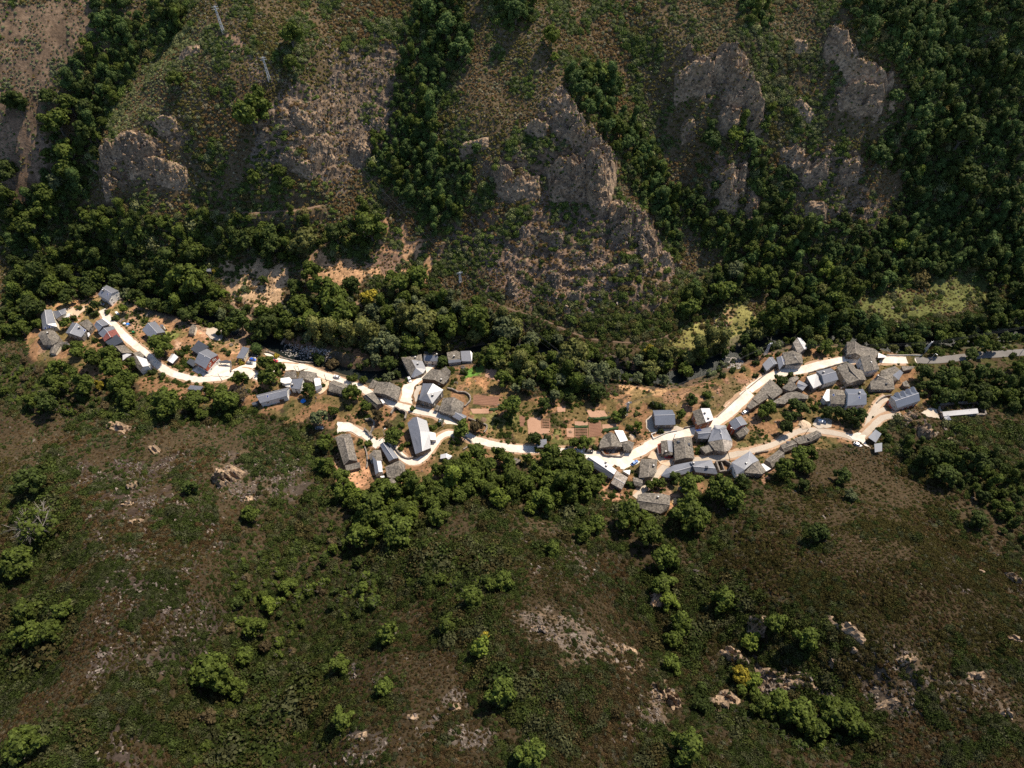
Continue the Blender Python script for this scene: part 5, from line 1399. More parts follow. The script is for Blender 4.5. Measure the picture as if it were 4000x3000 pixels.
def crown(seed, lobes, leaves, size, shape='round', hz=1.0, rough=.28):
    rng = np.random.default_rng(seed)
    cen = []; rad = []
    for k in range(lobes):
        d = rng.normal(size=3); d /= np.linalg.norm(d)
        if shape == 'tall':
            h = rng.uniform(-1, 1); rr = .55 * (1 - abs(h) ** 1.8 * .55)
            p = np.array([d[0] * rr * .7, d[1] * rr * .7, h * 1.15]); r = rng.uniform(.26, .42)
        elif shape == 'ball':
            p = d * .3; r = .72
        elif shape == 'open':
            q = rng.uniform(.45, .85); p = d * q; p[2] *= .8; r = rng.uniform(.2, .36)
        else:
            if k % 5 < 3:
                q = rng.uniform(.2, .62); p = d * q; p[2] = p[2] * .85 + .05; r = rng.uniform(.26, .46)
            else:
                q = rng.uniform(.7, 1.0); p = d * q; p[2] = p[2] * .8; r = rng.uniform(.13, .25)
        cen.append(p); rad.append(r)
    cen = np.array(cen); rad = np.array(rad)
    ext = np.max(np.hypot(cen[:, 0], cen[:, 1]) + rad); cen /= ext; rad /= ext
    cen[:, 2] *= hz
    z0 = {'tall': 1.25, 'ball': .95, 'bush': .42}.get(shape, 1.15)
    V_ = []; F_ = []
    # leaf sprays on the lobes
    per = leaves // lobes
    for k in range(lobes):
        d = rng.normal(size=(per * 2, 3)); d /= np.linalg.norm(d, axis=1)[:, None]
        d = d[d[:, 2] > -.55][:per]
        p = cen[k] + d * rad[k] * rng.uniform(.86, 1.14, (len(d), 1))
        inside = np.zeros(len(p), bool)
        for j in range(lobes):
            if j != k: inside |= np.linalg.norm(p - cen[j], axis=1) < rad[j] * .86
        p = p[~inside]; d = d[~inside]
        for q, n in zip(p, d):
            n = n + rng.normal(size=3) * .5 + np.array([0, 0, .35]); n /= np.linalg.norm(n)
            u = np.cross(n, rng.normal(size=3)); u /= np.linalg.norm(u); w = np.cross(n, u)
            s = size * rng.uniform(.6, 1.35); s2 = s * rng.uniform(.55, 1.0)
            b_ = len(V_)
            bend = n * s * .3
            V_ += [q - u * s - w * s2 * .4 - bend, q - w * s2 + bend * .2, q + u * s - w * s2 * .2 - bend, q + w * s2 + u * s * .2 + bend * .3, q - u * s * .4 + w * s2 * .9 - bend * .5]
            F_ += [(b_, b_ + 1, b_ + 3, b_ + 4), (b_ + 1, b_ + 2, b_ + 3)]
    if shape != 'open':
        for k in range(lobes):
            b_ = len(V_)
            for q in ICO_V: V_.append(cen[k] + q * rad[k] * (.80 + rng.uniform(-.08, .08)))
            F_ += [tuple(i + b_ for i in t) for t in ICO_F]
    V_ = np.array(V_); V_[:, 2] += z0
    return V_, F_


def trunk_mb(seed, bare=False):
    rng = random.Random(seed); mb = MB()
    mb.tube((0, 0, -.5), (.03, .02, .55), .085, .06, 7)
    for k in range(9 if bare else 5):
        a = rng.random() * 2 * pi; h = rng.uniform(.35, .6)
        e = np.array([cos(a) * rng.uniform(.4, .75), sin(a) * rng.uniform(.4, .75), rng.uniform(.9, 1.5)])
        mb.tube((.02, .02, h), e, .045, .02, 5)
        if bare:
            for j in range(7):
                t = rng.uniform(.35, 1); s_ = np.array([.02, .02, h]) * (1 - t) + e * t
                d = np.array([rng.gauss(0, 1), rng.gauss(0, 1), rng.uniform(.1, 1.2)]); d /= np.linalg.norm(d)
                mid_ = s_ + d * rng.uniform(.25, .5); mb.tube(s_, mid_, .02, .010, 4)
                for q in range(3):
                    d2 = d + np.array([rng.gauss(0, .6) for _ in range(3)]); mb.tube(mid_, mid_ + d2 * .25, .010, .005, 3)
    return mb


VARS = [(1, 20, 1200, .10, 'round', .95), (2, 26, 1300, .095, 'round', 1.0), (3, 18, 1150, .105, 'round', .85), (4, 28, 1300, .095, 'round', 1.1),
        (5, 15, 950, .10, 'tall', 1.0), (6, 14, 900, .10, 'tall', 1.1), (7, 20, 800, .085, 'open', 1.0), (8, 5, 1100, .085, 'ball', .9), (9, 12, 700, .12, 'bush', .8), (10, 14, 700, .12, 'bush', .75)]
CROWN = []; TRUNK = []; WHOLE = []
vcol = bpy.data.collections.new('tree_kinds')
for k, (sd, lo, le, sz, sh, hz) in enumerate(VARS):
    cv, cf = crown(sd, lo, le, sz, sh, hz)
    CROWN.append(mesh_from('crown', cv, cf, 'foliage'))
    tb = trunk_mb(sd)
    TRUNK.append(tb.mesh('trunk', ['bark']))
    mv = list(map(tuple, cv)); n = len(mv)
    whole = mesh_from('woodland_tree', mv + tb.v, list(cf) + [tuple(i + n for i in q) for q in tb.f], ['foliage', 'bark'], [0] * len(cf) + [1] * len(tb.f))
    o = bpy.data.objects.new('kind_%02d' % k, whole); vcol.objects.link(o)
BARE = trunk_mb(99, True).mesh('branches', ['deadwood' if 'deadwood' in MATS else 'bark'])
surf('deadwood', (.17, .15, .13), .9, .2, 3, .2)
BARE.materials[0] = MATS['deadwood']

TONE = {'g': (.070, .092, .016), 'd': (.048, .066, .015), 'b': (.105, .135, .020), 'y': (.26, .21, .025), 'p': (.105, .122, .054), 'f': (.115, .120, .034), 'n': (.090, .068, .032), 't': (.064, .098, .026)}
# view, then x,y,diameter,tone[kind]
TREES = {
 'd': '330,180,420,g 400,470,560,g 650,300,260,g 1240,800,380,g 1790,1230,280,g 2100,1150,230,g 2080,840,260,g 545,75,170,y 1460,1400,420,p0 1400,120,200,d 1830,230,180,n 2140,260,150,d',
 'c': '1230,1250,400,g 1240,905,180,y 1560,620,240,t7 870,1500,300,g 600,1480,300,g 1260,1520,230,n6 1000,720,150,d 900,650,140,d 620,560,150,d 1400,480,180,d 120,640,200,d 60,760,160,d 300,1590,330,g',
 'b': '1570,810,610,g 620,230,210,d 965,300,120,d 840,215,90,d 1110,200,140,d 190,140,220,d 430,100,170,d 150,1080,460,g 480,1020,480,g 560,1330,520,g 900,1540,440,g 1400,1400,200,d 1620,1480,220,d 960,1200,320,g 440,810,120,g 260,810,110,g 170,710,170,g 1980,980,220,g 1250,280,150,g 800,30,220,b',
 'a': '640,970,260,g 830,840,200,d 920,620,160,d 1150,680,190,d 1290,560,250,d 1300,730,210,d 850,1400,320,g 640,1480,180,d 250,250,420,d 600,230,380,d 100,620,300,d 900,110,380,g 1150,260,330,d 30,950,260,g',
 'Z1': '100,130,240,d 310,180,260,g 450,300,200,d 100,420,260,d 820,80,230,g 660,130,220,d 970,120,200,d 1180,290,210,d 1090,400,160,b 1400,380,180,d 1350,170,170,g 1490,270,150,g 1560,420,180,d 1750,500,210,d 1880,430,150,d 2050,430,200,g 1880,130,260,g 2050,210,120,b 2140,260,110,b 1690,300,180,d 560,880,180,g 340,1080,240,g 350,1250,260,g 620,1240,280,g 800,1260,130,y 1010,1250,260,g 1080,1400,260,g 1500,1450,360,g 1830,1450,260,g 2100,1400,240,g 60,1420,200,g 250,1450,260,d',
 'Z2': '120,80,290,g 500,130,330,d 280,930,200,n6 1250,480,180,d 1420,540,170,n 1120,870,240,g 60,900,260,g 150,1000,260,g',
 'Z3': '1670,980,250,g 1840,950,180,n 1085,750,100,g 870,1070,250,g 970,940,110,g 790,930,120,n 1330,960,110,g 1420,900,110,g 1600,1130,130,g 560,1160,120,g 380,560,230,g 320,700,140,g 150,760,190,g 540,720,150,g 1030,1570,260,g 720,1640,200,g 1290,1590,220,g 470,1130,100,g 1700,310,110,d 800,210,220,d 900,340,130,d 680,830,160,n 60,1150,220,g 60,1400,260,g 250,1560,260,g 960,1190,110,g 1040,1160,110,g 1530,1560,90,y 1430,1600,90,f',
 'Z4': '580,700,300,g 980,690,190,d 400,120,260,g 690,130,240,g 830,240,180,g 1050,290,230,g 1340,130,420,f 1650,330,280,p 1770,210,190,g 1900,90,190,f 1250,400,190,g 1430,440,210,d 1600,540,240,d 800,480,180,p 1290,610,150,d 1100,600,160,p 640,500,140,p 870,1100,180,d 1010,1085,120,d 1450,1150,200,g 1340,1150,150,g 1580,1195,90,d 1080,1310,340,g 1260,1420,320,g 1100,1520,260,g 620,1500,270,g 180,1280,300,g 300,1400,280,g 1420,1500,380,g 1560,1640,220,g 880,1480,220,g 900,1210,100,b 130,1560,260,g 1280,1270,180,g 260,170,160,g 740,1640,260,g 1030,1640,260,g 380,1590,240,g',
 'Z5': '100,1000,330,g 280,1110,190,g 640,1180,140,d 650,1030,70,d 730,500,140,b 640,520,110,g 1000,560,90,d 920,250,130,d 1010,270,120,d 1370,190,170,d 1230,360,140,g 1540,120,130,g 1370,1180,340,g 1700,1230,360,g 1850,1320,330,g 1330,1440,380,g 1170,1100,180,d 990,1150,180,g 880,1190,150,g 600,1540,380,g 50,1480,190,d 720,350,90,f 470,380,150,g 560,330,150,g 120,1290,200,g 850,1600,250,g 1480,1570,260,g 1950,1160,200,d 1540,260,130,d 230,1640,250,g',
 'k': '1300,900,520,g 1620,560,480,g 1800,820,440,g 1900,520,400,g 1330,740,260,g',
 'n': '1500,270,380,d 1680,260,300,d 1340,260,240,d 1320,430,170,g 1140,250,180,d 1100,120,200,d 1300,80,300,d 1650,60,260,g 2050,170,300,d 2150,430,220,d 1690,600,90,g 1900,580,130,g 300,640,60,d',
 'Z6': '800,640,190,d 900,590,110,d 560,820,60,d 490,590,90,d 570,530,90,d 760,320,80,d 480,430,120,d 320,520,100,d 200,520,110,d 490,310,130,d 60,590,110,d 640,980,230,g 560,1060,160,g 960,960,200,d 1050,1000,230,d 1230,960,140,g 900,1100,200,d 850,1240,180,d 1350,1040,200,d 1500,1060,200,d 1640,1080,180,d 1760,1070,220,d 1700,1170,160,d 1290,70,200,g 1550,60,240,d 1330,230,200,g 1160,210,170,d 1990,200,190,g 1990,400,80,d 1870,840,60,g',
 'Z7': '1200,120,230,g 1130,280,140,g 870,180,240,g 1400,160,240,g 640,240,110,g 1320,440,120,g 1500,500,230,d 1000,560,260,d 1240,620,280,d 1700,560,260,d 1900,620,230,d 1830,820,220,g 2050,850,200,g 1700,200,220,g 1850,240,150,g 1560,320,190,d 2080,340,100,d 2150,480,170,g',
 'L1': '985,1225,205,g 1100,1290,120,g 1130,1145,100,g 135,335,150,d 165,530,190,g6 85,705,165,g 120,920,130,g 285,920,110,g 140,1040,150,g 230,1030,130,g 110,1550,180,g 960,1420,95,n 880,360,85,d 1160,480,90,g 1180,1010,120,g 1240,905,90,b 1330,820,90,g',
 'L2': '1240,80,170,g 1470,270,125,g 1720,200,190,g 1870,290,160,g 1960,430,170,g 1960,580,170,g 1985,680,130,b 870,950,140,b 900,880,70,y 990,1210,200,g 1170,1560,200,g 620,160,160,g 240,130,210,g 170,290,190,g 390,260,210,g 330,30,170,g 470,110,120,g 1000,560,150,g 820,660,150,g 680,810,140,g 320,870,150,g 40,1050,140,g 300,1180,120,g 60,1360,160,g 940,580,110,g 1290,370,110,g 2000,900,120,g 2000,1050,140,g',
 'L3': '120,400,190,g 430,1030,115,b 380,1200,110,y 430,1220,110,b 550,940,120,g 20,620,150,g 40,770,160,b 70,940,130,g 280,820,140,g 880,200,100,d 690,250,80,d 700,1010,140,g 560,1330,150,g 660,1380,170,g 850,1380,200,g 950,1450,150,g 480,1350,130,g 740,1450,150,g 100,1550,190,g 930,300,70,p 760,490,110,d 1550,130,120,d 1300,110,120,d 1400,200,120,d 1560,420,100,d',
 'U1': '90,650,185,d 355,770,200,g 440,660,165,g 560,690,175,d 1600,730,250,g 1650,600,120,g 40,1100,160,d 1860,230,160,g 1870,400,130,g 1930,1530,210,f 550,850,160,d 430,960,170,g 360,1160,130,p 420,1080,170,g 300,1230,160,g 290,1340,170,g 180,1430,170,g 290,610,110,d 1120,500,120,g 1790,1090,100,g 1850,1180,90,g 1620,1130,110,g 1750,1560,150,d 2150,1500,150,d',
 'U4': '780,410,210,g 1220,310,210,g 1000,400,190,d 840,590,150,g 1010,860,250,g 770,800,170,g 930,720,210,g 1100,680,130,d 1400,650,180,g 1520,620,160,g 1540,900,230,f 1720,930,190,g 1890,900,190,g 1790,820,120,p 2090,960,190,p 2050,1070,160,g 1290,1040,150,p 850,900,190,g 60,650,230,g 140,820,140,d 240,840,150,d 380,900,150,d 560,930,180,d 540,650,75,d 610,480,55,g 740,690,130,d 230,580,55,y 1220,740,120,y 1280,900,90,p 560,340,150,d 420,400,170,d 100,440,160,g 1420,820,120,p 1620,780,130,d 700,900,130,g 1180,1010,130,f5 1080,1010,130,f5 980,1010,130,f5 880,1000,130,f5 1360,1060,150,p 1480,1060,150,g 1620,1050,140,g',
 'U5': '1520,540,170,g 1300,640,160,g 1420,600,100,d 1600,420,130,p 1850,720,210,g 1960,720,130,g 1800,460,150,g 2180,420,140,b 590,960,230,f 280,880,140,p 80,900,130,g 120,780,190,g 200,970,150,g 740,1080,160,p 860,950,130,f 1040,940,90,y 1280,1060,120,g 1050,1050,130,f 1170,940,130,f 980,470,60,b 820,460,60,g 1700,280,120,g 1700,490,90,g 1740,830,120,f 1420,900,120,f5 1500,880,120,f5 1350,930,120,f5',
 'U3': '600,680,70,b 570,760,60,b 1540,1090,80,b 1300,980,170,t 360,860,130,b 200,900,120,t 480,920,140,t 1830,850,230,d 1870,1150,180,d 1560,700,160,t 1400,600,120,t 1640,350,140,t 2100,1250,180,d 1420,1560,130,b',
 'U2': '720,150,170,t 620,60,140,t 820,300,150,t 1170,80,150,t 1400,230,120,b 650,800,110,g 650,1010,110,t 1600,560,130,t 1640,680,110,t 1760,800,120,t 1900,900,130,t 1420,360,70,b',
}
# woods: view, outline, spacing (m), crown diameter range, tones, zone phrase
WOODS = [
 ('U1', [600,0,1150,0,1180,150,1100,260,900,400,800,560,700,700,640,900,600,1050,560,1250,450,1350,300,1655,60,1655,100,1400,240,1250,300,1000,330,900,470,880,470,600,420,480,560,370,620,250,600,100], 4.6, (5, 8.5), 'tttdg', 'the ravine wood at upper left'),
 ('U2', [500,100,600,0,800,0,850,150,900,300,850,420,780,480,700,620,650,800,560,870,700,970,900,1000,930,1100,850,1200,820,1400,700,1500,600,1480,500,1350,400,1250,250,1100,180,1000,350,850,400,700,400,550,450,400,480,250], 4.3, (4.5, 7.5), 'tttg', 'the gully wood left of the rock ridge'),
 ('U2', [1000,50,1050,-30,1280,-30,1260,150,1200,230,1050,150], 4.3, (5, 7), 'ttg', 'the small top thicket above the rock ridge'),
 ('U2', [1500,480,1700,430,1830,520,1780,700,1950,800,2050,900,2120,1050,2150,1200,2212,1300,2212,1655,2100,1500,2000,1300,1850,1150,1780,1000,1720,850,1600,700,1530,580], 4.3, (4.5, 7.5), 'tttg', 'the gully wood right of the rock ridge'),
 ('U3', [1060,0,1930,0,1950,400,2000,700,2250,900,2250,1700,900,1700,950,1450,1300,1450,1450,1150,1200,1000,1350,900,1450,700,1400,500,1300,350,1150,250], 4.1, (5, 8.5), 'tttdd', 'the dark forest at upper right'),
 ('U3', [1930,0,2250,0,2250,900,2000,700,1950,400], 5.2, (5, 8), 'tddd', 'the dark forest at the right edge'),
 ('U3', [-30,1250,400,1280,450,1050,650,1100,750,1250,700,1400,900,1450,850,1700,400,1700,-30,1400], 4.6, (5, 8), 'ttdg', 'the wood below the crags'),
 ('U3', [130,800,560,850,560,1000,250,950], 4.5, (5, 7), 'tg', 'the thicket between the crags'), ('U3', [400,0,570,0,560,200,380,150], 4.5, (5, 7), 'tg', 'the small wood on the top edge'),
 ('F', [-10,440,110,420,200,450,280,530,460,580,475,640,490,668,440,676,330,680,260,630,200,600,150,630,90,660,60,740,-10,740], 5.6, (6.5, 10), 'ddgg', 'the riverside wood above the western hamlet'),
 ('F', [560,705,620,668,700,660,760,648,830,645,900,625,960,640,1000,650,1060,682,1110,705,1130,740,1200,745,1280,775,1290,830,1270,870,1200,850,1130,820,1100,840,1060,790,1030,755,900,760,860,790,780,755,640,735,600,725], 5.6, (7, 11), 'ggpf', 'the riverside wood in mid valley'),
 ('F', [200,480,400,480,700,490,810,470,830,500,780,540,690,545,640,560,470,570,330,540,250,500], 5.2, (4.5, 8), 'ddgg', 'the terrace thicket above the clearing'),
 ('U5', [1000,960,1150,930,1300,990,1460,1015,1640,970,1730,780,1800,700,2000,620,2250,520,2250,720,2000,800,1800,850,1650,920,1450,1000,1300,1100,1000,1147,950,1000], 5.4, (6, 9), 'gfgd', 'the riverside wood below the meadow'),
 ('U5', [1230,600,1450,420,1700,330,1900,400,1700,620,1500,600,1390,700], 5.2, (5.5, 8.5), 'gtd', 'the wood at the head of the meadow'),
 ('F', [1650,610,1850,570,2230,560,2230,700,2140,700,2140,600,2000,600,1850,650,1840,735,1700,730], 5.4, (6, 9.5), 'dgtd', 'the dark river wood at right'),
 ('F', [760,1060,870,1045,1000,1005,1080,995,1180,985,1270,990,1310,1045,1210,1095,1150,1105,1080,1085,1000,1075,900,1125,790,1175,740,1100], 6.0, (7, 10), 'gggb', 'the grove below the village road'),
 ('F', [-10,760,80,795,200,835,330,865,500,875,550,870,480,905,300,905,150,895,-10,885], 4.4, (3.2, 6.0), 'ggdn', 'the wood below the western hamlet'),
 ('F', [1960,822,2060,818,2230,840,2230,900,2100,880,2000,866], 5.4, (5.5, 8.5), 'ddg', 'the dark trees below the outgoing road'),
 ('F', [1450,1500,1600,1480,1700,1500,1870,1560,1850,1620,1700,1600,1560,1560], 4.2, (4, 6), 'gd', 'the lower right gully thicket'),
 ('L3', [880,-20,1100,60,1400,250,1650,450,1787,560,1787,200,1500,60,1200,0], 5.2, (3.6, 6.5), 'ddg', 'the dark gully right of the spur'),
 ('F', [1650,690,1850,690,2000,720,2230,690,2230,735,1980,745,1850,738,1700,728], 5.0, (6, 9), 'dgtd', 'the river bank at right'),
 ('L1', [1080,700,1420,560,1600,520,1600,720,1450,900,1420,1080,1250,1150,1100,1100,1040,900], 5.2, (3.4, 6.0), 'ggdn', 'the lower left gully wood'),
 ('L1', [1080,1300,1400,1150,1600,1080,1600,1250,1400,1400,1350,1550,1000,1659,780,1659,820,1480,980,1400], 5.4, (3.0, 5.0), 'ggdn', 'the lower left gully wood'),
 ('L2', [0,450,280,420,280,640,200,760,0,820], 4.4, (4, 6), 'ggd', 'the lower left gully wood'), ('L2', [280,560,500,440,900,430,1050,500,850,650,600,640,420,600], 4.2, (3.6, 5.6), 'ggd', 'the thicket on the central spur'),
]
GRID = {}
def free_at(x, y, r):
    i, j = int(x // 8), int(y // 8)
    for a in (-1, 0, 1):
        for b_ in (-1, 0, 1):
            for (qx_, qy_, qr) in GRID.get((i + a, j + b_), ()):
                if (qx_ - x) ** 2 + (qy_ - y) ** 2 < (max(qr, r) * .55 + min(qr, r) * .2) ** 2: return False
    return True
def claim(x, y, r):
    GRID.setdefault((int(x // 8), int(y // 8)), []).append((x, y, r))
def occ_at(x, y, grid=None):
    g = occ if grid is None else grid
    i = np.clip(((x - GX0) / GS + .5).astype(int), 0, g.shape[0] - 1); j = np.clip(((y - GY0) / GS + .5).astype(int), 0, g.shape[1] - 1)
    return g[i, j]

tree_list = []      # x, y, radius, tone, kind, traced?, zone
rnd = random.Random(3)
for vw, txt in TREES.items():
    rows = [t.split(',') for t in txt.split()]
    pp = PX(vw, [(float(r[0]), float(r[1])) for r in rows])
    dia = np.array([float(r[2]) for r in rows]) * V[vw][2]
    w = at(pp)
    _, Zd = project(w)
    rad = dia / 2 * Zd / FPX
    w = at(pp, np.where(rad < 3.1, rad * .45, rad * 1.1))
    for k, r in enumerate(rows):
        tone = r[3][0]; kind = int(r[3][1]) if len(r[3]) > 1 else (rnd.choice((8, 9)) if rad[k] < 3.1 else rnd.choice((0, 1, 2, 3, 0, 1, 3)))
        if not free_at(w[k, 0], w[k, 1], rad[k] * .55): continue
        tree_list.append([w[k, 0], w[k, 1], max(rad[k], .9), tone, kind, True, None]); claim(w[k, 0], w[k, 1], rad[k])
ntr = len(tree_list)
for vw, poly, spc, (d0, d1), tones, zone in WOODS:
    pw = poly_w(vw, poly)
    xs = np.arange(pw[:, 0].min(), pw[:, 0].max(), spc); ys = np.arange(pw[:, 1].min(), pw[:, 1].max(), spc)
    a, b_ = np.meshgrid(xs, ys, indexing='ij'); a = a.ravel() + RNG.uniform(-.45, .45, a.size) * spc; b_ = b_.ravel() + RNG.uniform(-.45, .45, b_.size) * spc
    k = inpoly(a + RNG.normal(0, 2.0, a.size), b_ + RNG.normal(0, 2.0, a.size), pw) & ~occ_at(a, b_) & ~occ_at(a, b_, river_core) & ~occ_at(a, b_, rocc)
    for x, y in zip(a[k], b_[k]):
        r = (d0 + (d1 - d0) * rnd.random() ** 1.3) / 2 * (1.35 if rnd.random() < .12 else 1) * (.75 if rnd.random() < .2 else 1)
        if free_at(x, y, r):
            tree_list.append([x, y, r, rnd.choice(tones), rnd.choice((8, 9, 8, 9, 3)) if d1 <= 6.0 else rnd.choice((0, 1, 2, 3, 3, 1, 4, 5)), False, zone]); claim(x, y, r)
for i in range(0, len(river_line), 2):
    for sd in (-1, 1):
        q = river_line[i]; t_ = river_line[min(i + 1, len(river_line) - 1)] - river_line[max(i - 1, 0)]; t_ = t_ / (np.linalg.norm(t_) + 1e-9)
        o_ = rnd.uniform(3.6, 7.0) * sd; x, y = q[0] - t_[1] * o_, q[1] + t_[0] * o_
        pp_, _ = project([(x, y, -6.0)])
        if 900 < pp_[0, 0] < 1330 or 2590 < pp_[0, 0] < 2740 or occ_at(np.array([x]), np.array([y]))[0]: continue
        r = rnd.uniform(2.2, 4.4)
        if free_at(x, y, r * .7):
            tree_list.append([x, y, r, rnd.choice('dgfpd'), rnd.choice((0, 1, 3, 8, 9)), False, 'the river bank']); claim(x, y, r)
T = tree_list
txy = np.array([[t[0], t[1]] for t in T]); tz = H(txy[:, 0], txy[:, 1]); trad = np.array([t[2] for t in T])
tpx, tZ = project(np.stack([txy[:, 0], txy[:, 1], tz + trad], 1))
seen = (tpx[:, 0] > -60) & (tpx[:, 0] < 4060) & (tpx[:, 1] > -60) & (tpx[:, 1] < 3060)
show = np.where(seen, trad / tZ, 0) + np.array([.004 if t[5] else 0 for t in T])
order = np.argsort(-show)
single = set(order[:300].tolist())
# labels: look of the tree, then where it stands against the nearest thing one can find
for b in buildings:
    pc, _ = project(b['P'].mean(0)[None]); LANDMARKS.append((b['label'], b['P'][:, 0].mean(), b['P'][:, 1].mean(), pc[0, 0], pc[0, 1]))
STOP = (' in ', ' on ', ' at ', ' beside ', ' below ', ' above ', ' behind ', ' under ', ' with ', ' along ', ' before ', ' between ', ' near ', ' where ', ' around ', ' facing ', ' right ', ' left ', ' inside ', ' next ', ' joined ', ' wedged ', ' half ', ' apart ', ' alone ', ' from ', ' to ', ' among ', ' against ', ' high ', ' low ', ' rising ', ' running ', ' outside ', ' stuck ', ' tucked ')
def shorten(l):
    cut = len(l)
    for t_ in STOP:
        k = l.find(t_, 8)
        if k > 0: cut = min(cut, k)
    return l[:cut]
shorts = [shorten(l[0]) for l in LANDMARKS]
LMN = [sh if shorts.count(sh) == 1 and len(sh.split()) > 2 else ' '.join(l[0].split()[:8]) for sh, l in zip(shorts, LANDMARKS)]
lxy = np.array([[l[1], l[2]] for l in LANDMARKS]); lpx = np.array([[l[3], l[4]] for l in LANDMARKS])
SIZE = lambda r: 'large' if r > 5.2 else 'medium' if r > 3.2 else 'small'
TNAME = {'g': 'mid green', 'd': 'dark green', 'b': 'yellow-green', 'y': 'yellow', 'p': 'grey-green', 'f': 'olive', 'n': 'brownish', 't': 'deep green'}
KNAME = {4: 'tall ', 5: 'tall ', 6: 'half-dead ', 7: 'domed '}
def region(px, py):
    h_ = 'left' if px < 1000 else 'left of centre' if px < 1900 else 'right of centre' if px < 2900 else 'right'
    for lim, nm_ in ((450, 'near the top edge, '), (1000, 'on the upper slope, '), (1420, 'in the valley bottom, '), (1950, 'at the village level, '), (2450, 'on the lower slope, '), (9999, 'near the bottom edge, ')):
        if py < lim: return nm_ + h_
stems = {}
for i in order[:300]:
    x, y, r, tone, kind, traced, zone = T[i]
    d = np.hypot(lxy[:, 0] - x, lxy[:, 1] - y); j = int(np.argmin(d))
    dp = tpx[i] - lpx[j]
    rel = ('right of' if dp[0] > 0 else 'left of') if abs(dp[0]) > abs(dp[1]) else ('below' if dp[1] > 0 else 'above')
    what = 'bush' if kind >= 8 else 'tree'
    stem = f"{KNAME.get(kind, '')}{TNAME[tone]} {what} {rel} the {LMN[j]}"
    stems.setdefault(stem, []).append((d[j], int(i)))
tlabel = {}
ORD = ['nearest', 'second', 'third', 'fourth', 'fifth', 'sixth', 'seventh', 'eighth', 'ninth', 'tenth', 'eleventh', 'twelfth']
for stem, ls in stems.items():
    ls.sort()
    for k, (_, i) in enumerate(ls):
        tlabel[i] = ' '.join(((SIZE(T[i][2]) + ' ' + stem) if len(ls) == 1 else ORD[min(k, 11)] + ' ' + stem).split()[:16])
for i in order[:300]:
    x, y, r, tone, kind, traced, zone = T[i]
    bushy = kind >= 8
    root = empty('bush' if bushy else 'tree', (x, y, tz[i] - .1), rnd.random() * 6.28)
    tag(root, tlabel[int(i)], 'bush' if bushy else 'tree', ('bushes ' if bushy else 'trees ') + region(*tpx[i]))
    s = r
    hs = s * rnd.uniform(.9, 1.1)
    tc = np.array(TONE[tone]) * rnd.uniform(.8, 1.25)
    cr = inst('crown', CROWN[kind], root, (0, 0, 0), (0, 0, 0), (s, s, hs))
    cr['tcol'] = [float(q) for q in tc]
    if not bushy:
        inst('trunk', BARE if kind == 6 else TRUNK[kind], root, (0, 0, 0), (0, 0, 0), (s, s, hs))


def scatter(name, coll, pos, rot, scl, idx_, cols, label):
    me = bpy.data.meshes.new(name)
    n = len(pos)
    me.vertices.add(n); me.vertices.foreach_set('co', np.asarray(pos, np.float32).ravel())
    a = me.attributes.new('rot', 'FLOAT_VECTOR', 'POINT'); a.data.foreach_set('vector', np.asarray(rot, np.float32).ravel())
    a = me.attributes.new('scl', 'FLOAT_VECTOR', 'POINT'); a.data.foreach_set('vector', np.asarray(scl, np.float32).ravel())
    a = me.attributes.new('kind_index', 'INT', 'POINT'); a.data.foreach_set('value', np.asarray(idx_, np.int32))
    a = me.attributes.new('tcol', 'FLOAT_COLOR', 'POINT'); a.data.foreach_set('color', np.concatenate([np.asarray(cols), np.ones((n, 1))], 1).astype(np.float32).ravel())
    o = link(bpy.data.objects.new(name, me))
    ng = bpy.data.node_groups.new(name, 'GeometryNodeTree')
    ng.interface.new_socket('Geometry', in_out='INPUT', socket_type='NodeSocketGeometry'); ng.interface.new_socket('Geometry', in_out='OUTPUT', socket_type='NodeSocketGeometry')
    N = ng.nodes; gi = N.new('NodeGroupInput'); go = N.new('NodeGroupOutput')
    ci = N.new('GeometryNodeCollectionInfo'); ci.inputs['Collection'].default_value = coll; ci.inputs['Separate Children'].default_value = True; ci.inputs['Reset Children'].default_value = True
    ip = N.new('GeometryNodeInstanceOnPoints'); ip.inputs['Pick Instance'].default_value = True
    def attr(nm, ty):
        q = N.new('GeometryNodeInputNamedAttribute'); q.data_type = ty; q.inputs['Name'].default_value = nm
        return next(s for s in q.outputs if s.enabled and s.name == 'Attribute')
    ng.links.new(gi.outputs[0], ip.inputs['Points']); ng.links.new(ci.outputs[0], ip.inputs['Instance'])
    ng.links.new(attr('kind_index', 'INT'), ip.inputs['Instance Index'])
    e2r = N.new('FunctionNodeEulerToRotation'); ng.links.new(attr('rot', 'FLOAT_VECTOR'), e2r.inputs[0]); ng.links.new(e2r.outputs[0], ip.inputs['Rotation'])
    ng.links.new(attr('scl', 'FLOAT_VECTOR'), ip.inputs['Scale'])
    ng.links.new(ip.outputs[0], go.inputs[0])
    md = o.modifiers.new('scatter', 'NODES'); md.node_group = ng
    tag(o, label, kind='stuff')
    return o


rest = [i for i in range(len(T)) if i not in single]
if rest:
    rr = np.array(rest); n = len(rr)
    rot = np.zeros((n, 3)); rot[:, 2] = RNG.uniform(0, 6.28, n)
    s = trad[rr]; scl = np.stack([s, s, s * RNG.uniform(.9, 1.25, n)], 1)
    cols = np.array([TONE[T[i][3]] for i in rest]) * RNG.uniform(.75, 1.3, (n, 1))
    scatter('woodland', vcol, np.stack([txy[rr, 0], txy[rr, 1], tz[rr] - .15], 1), rot, scl, [T[i][4] for i in rest], cols, 'mass of smaller trees filling the ravines and river banks')
print('TREES traced', ntr, 'all', len(T))

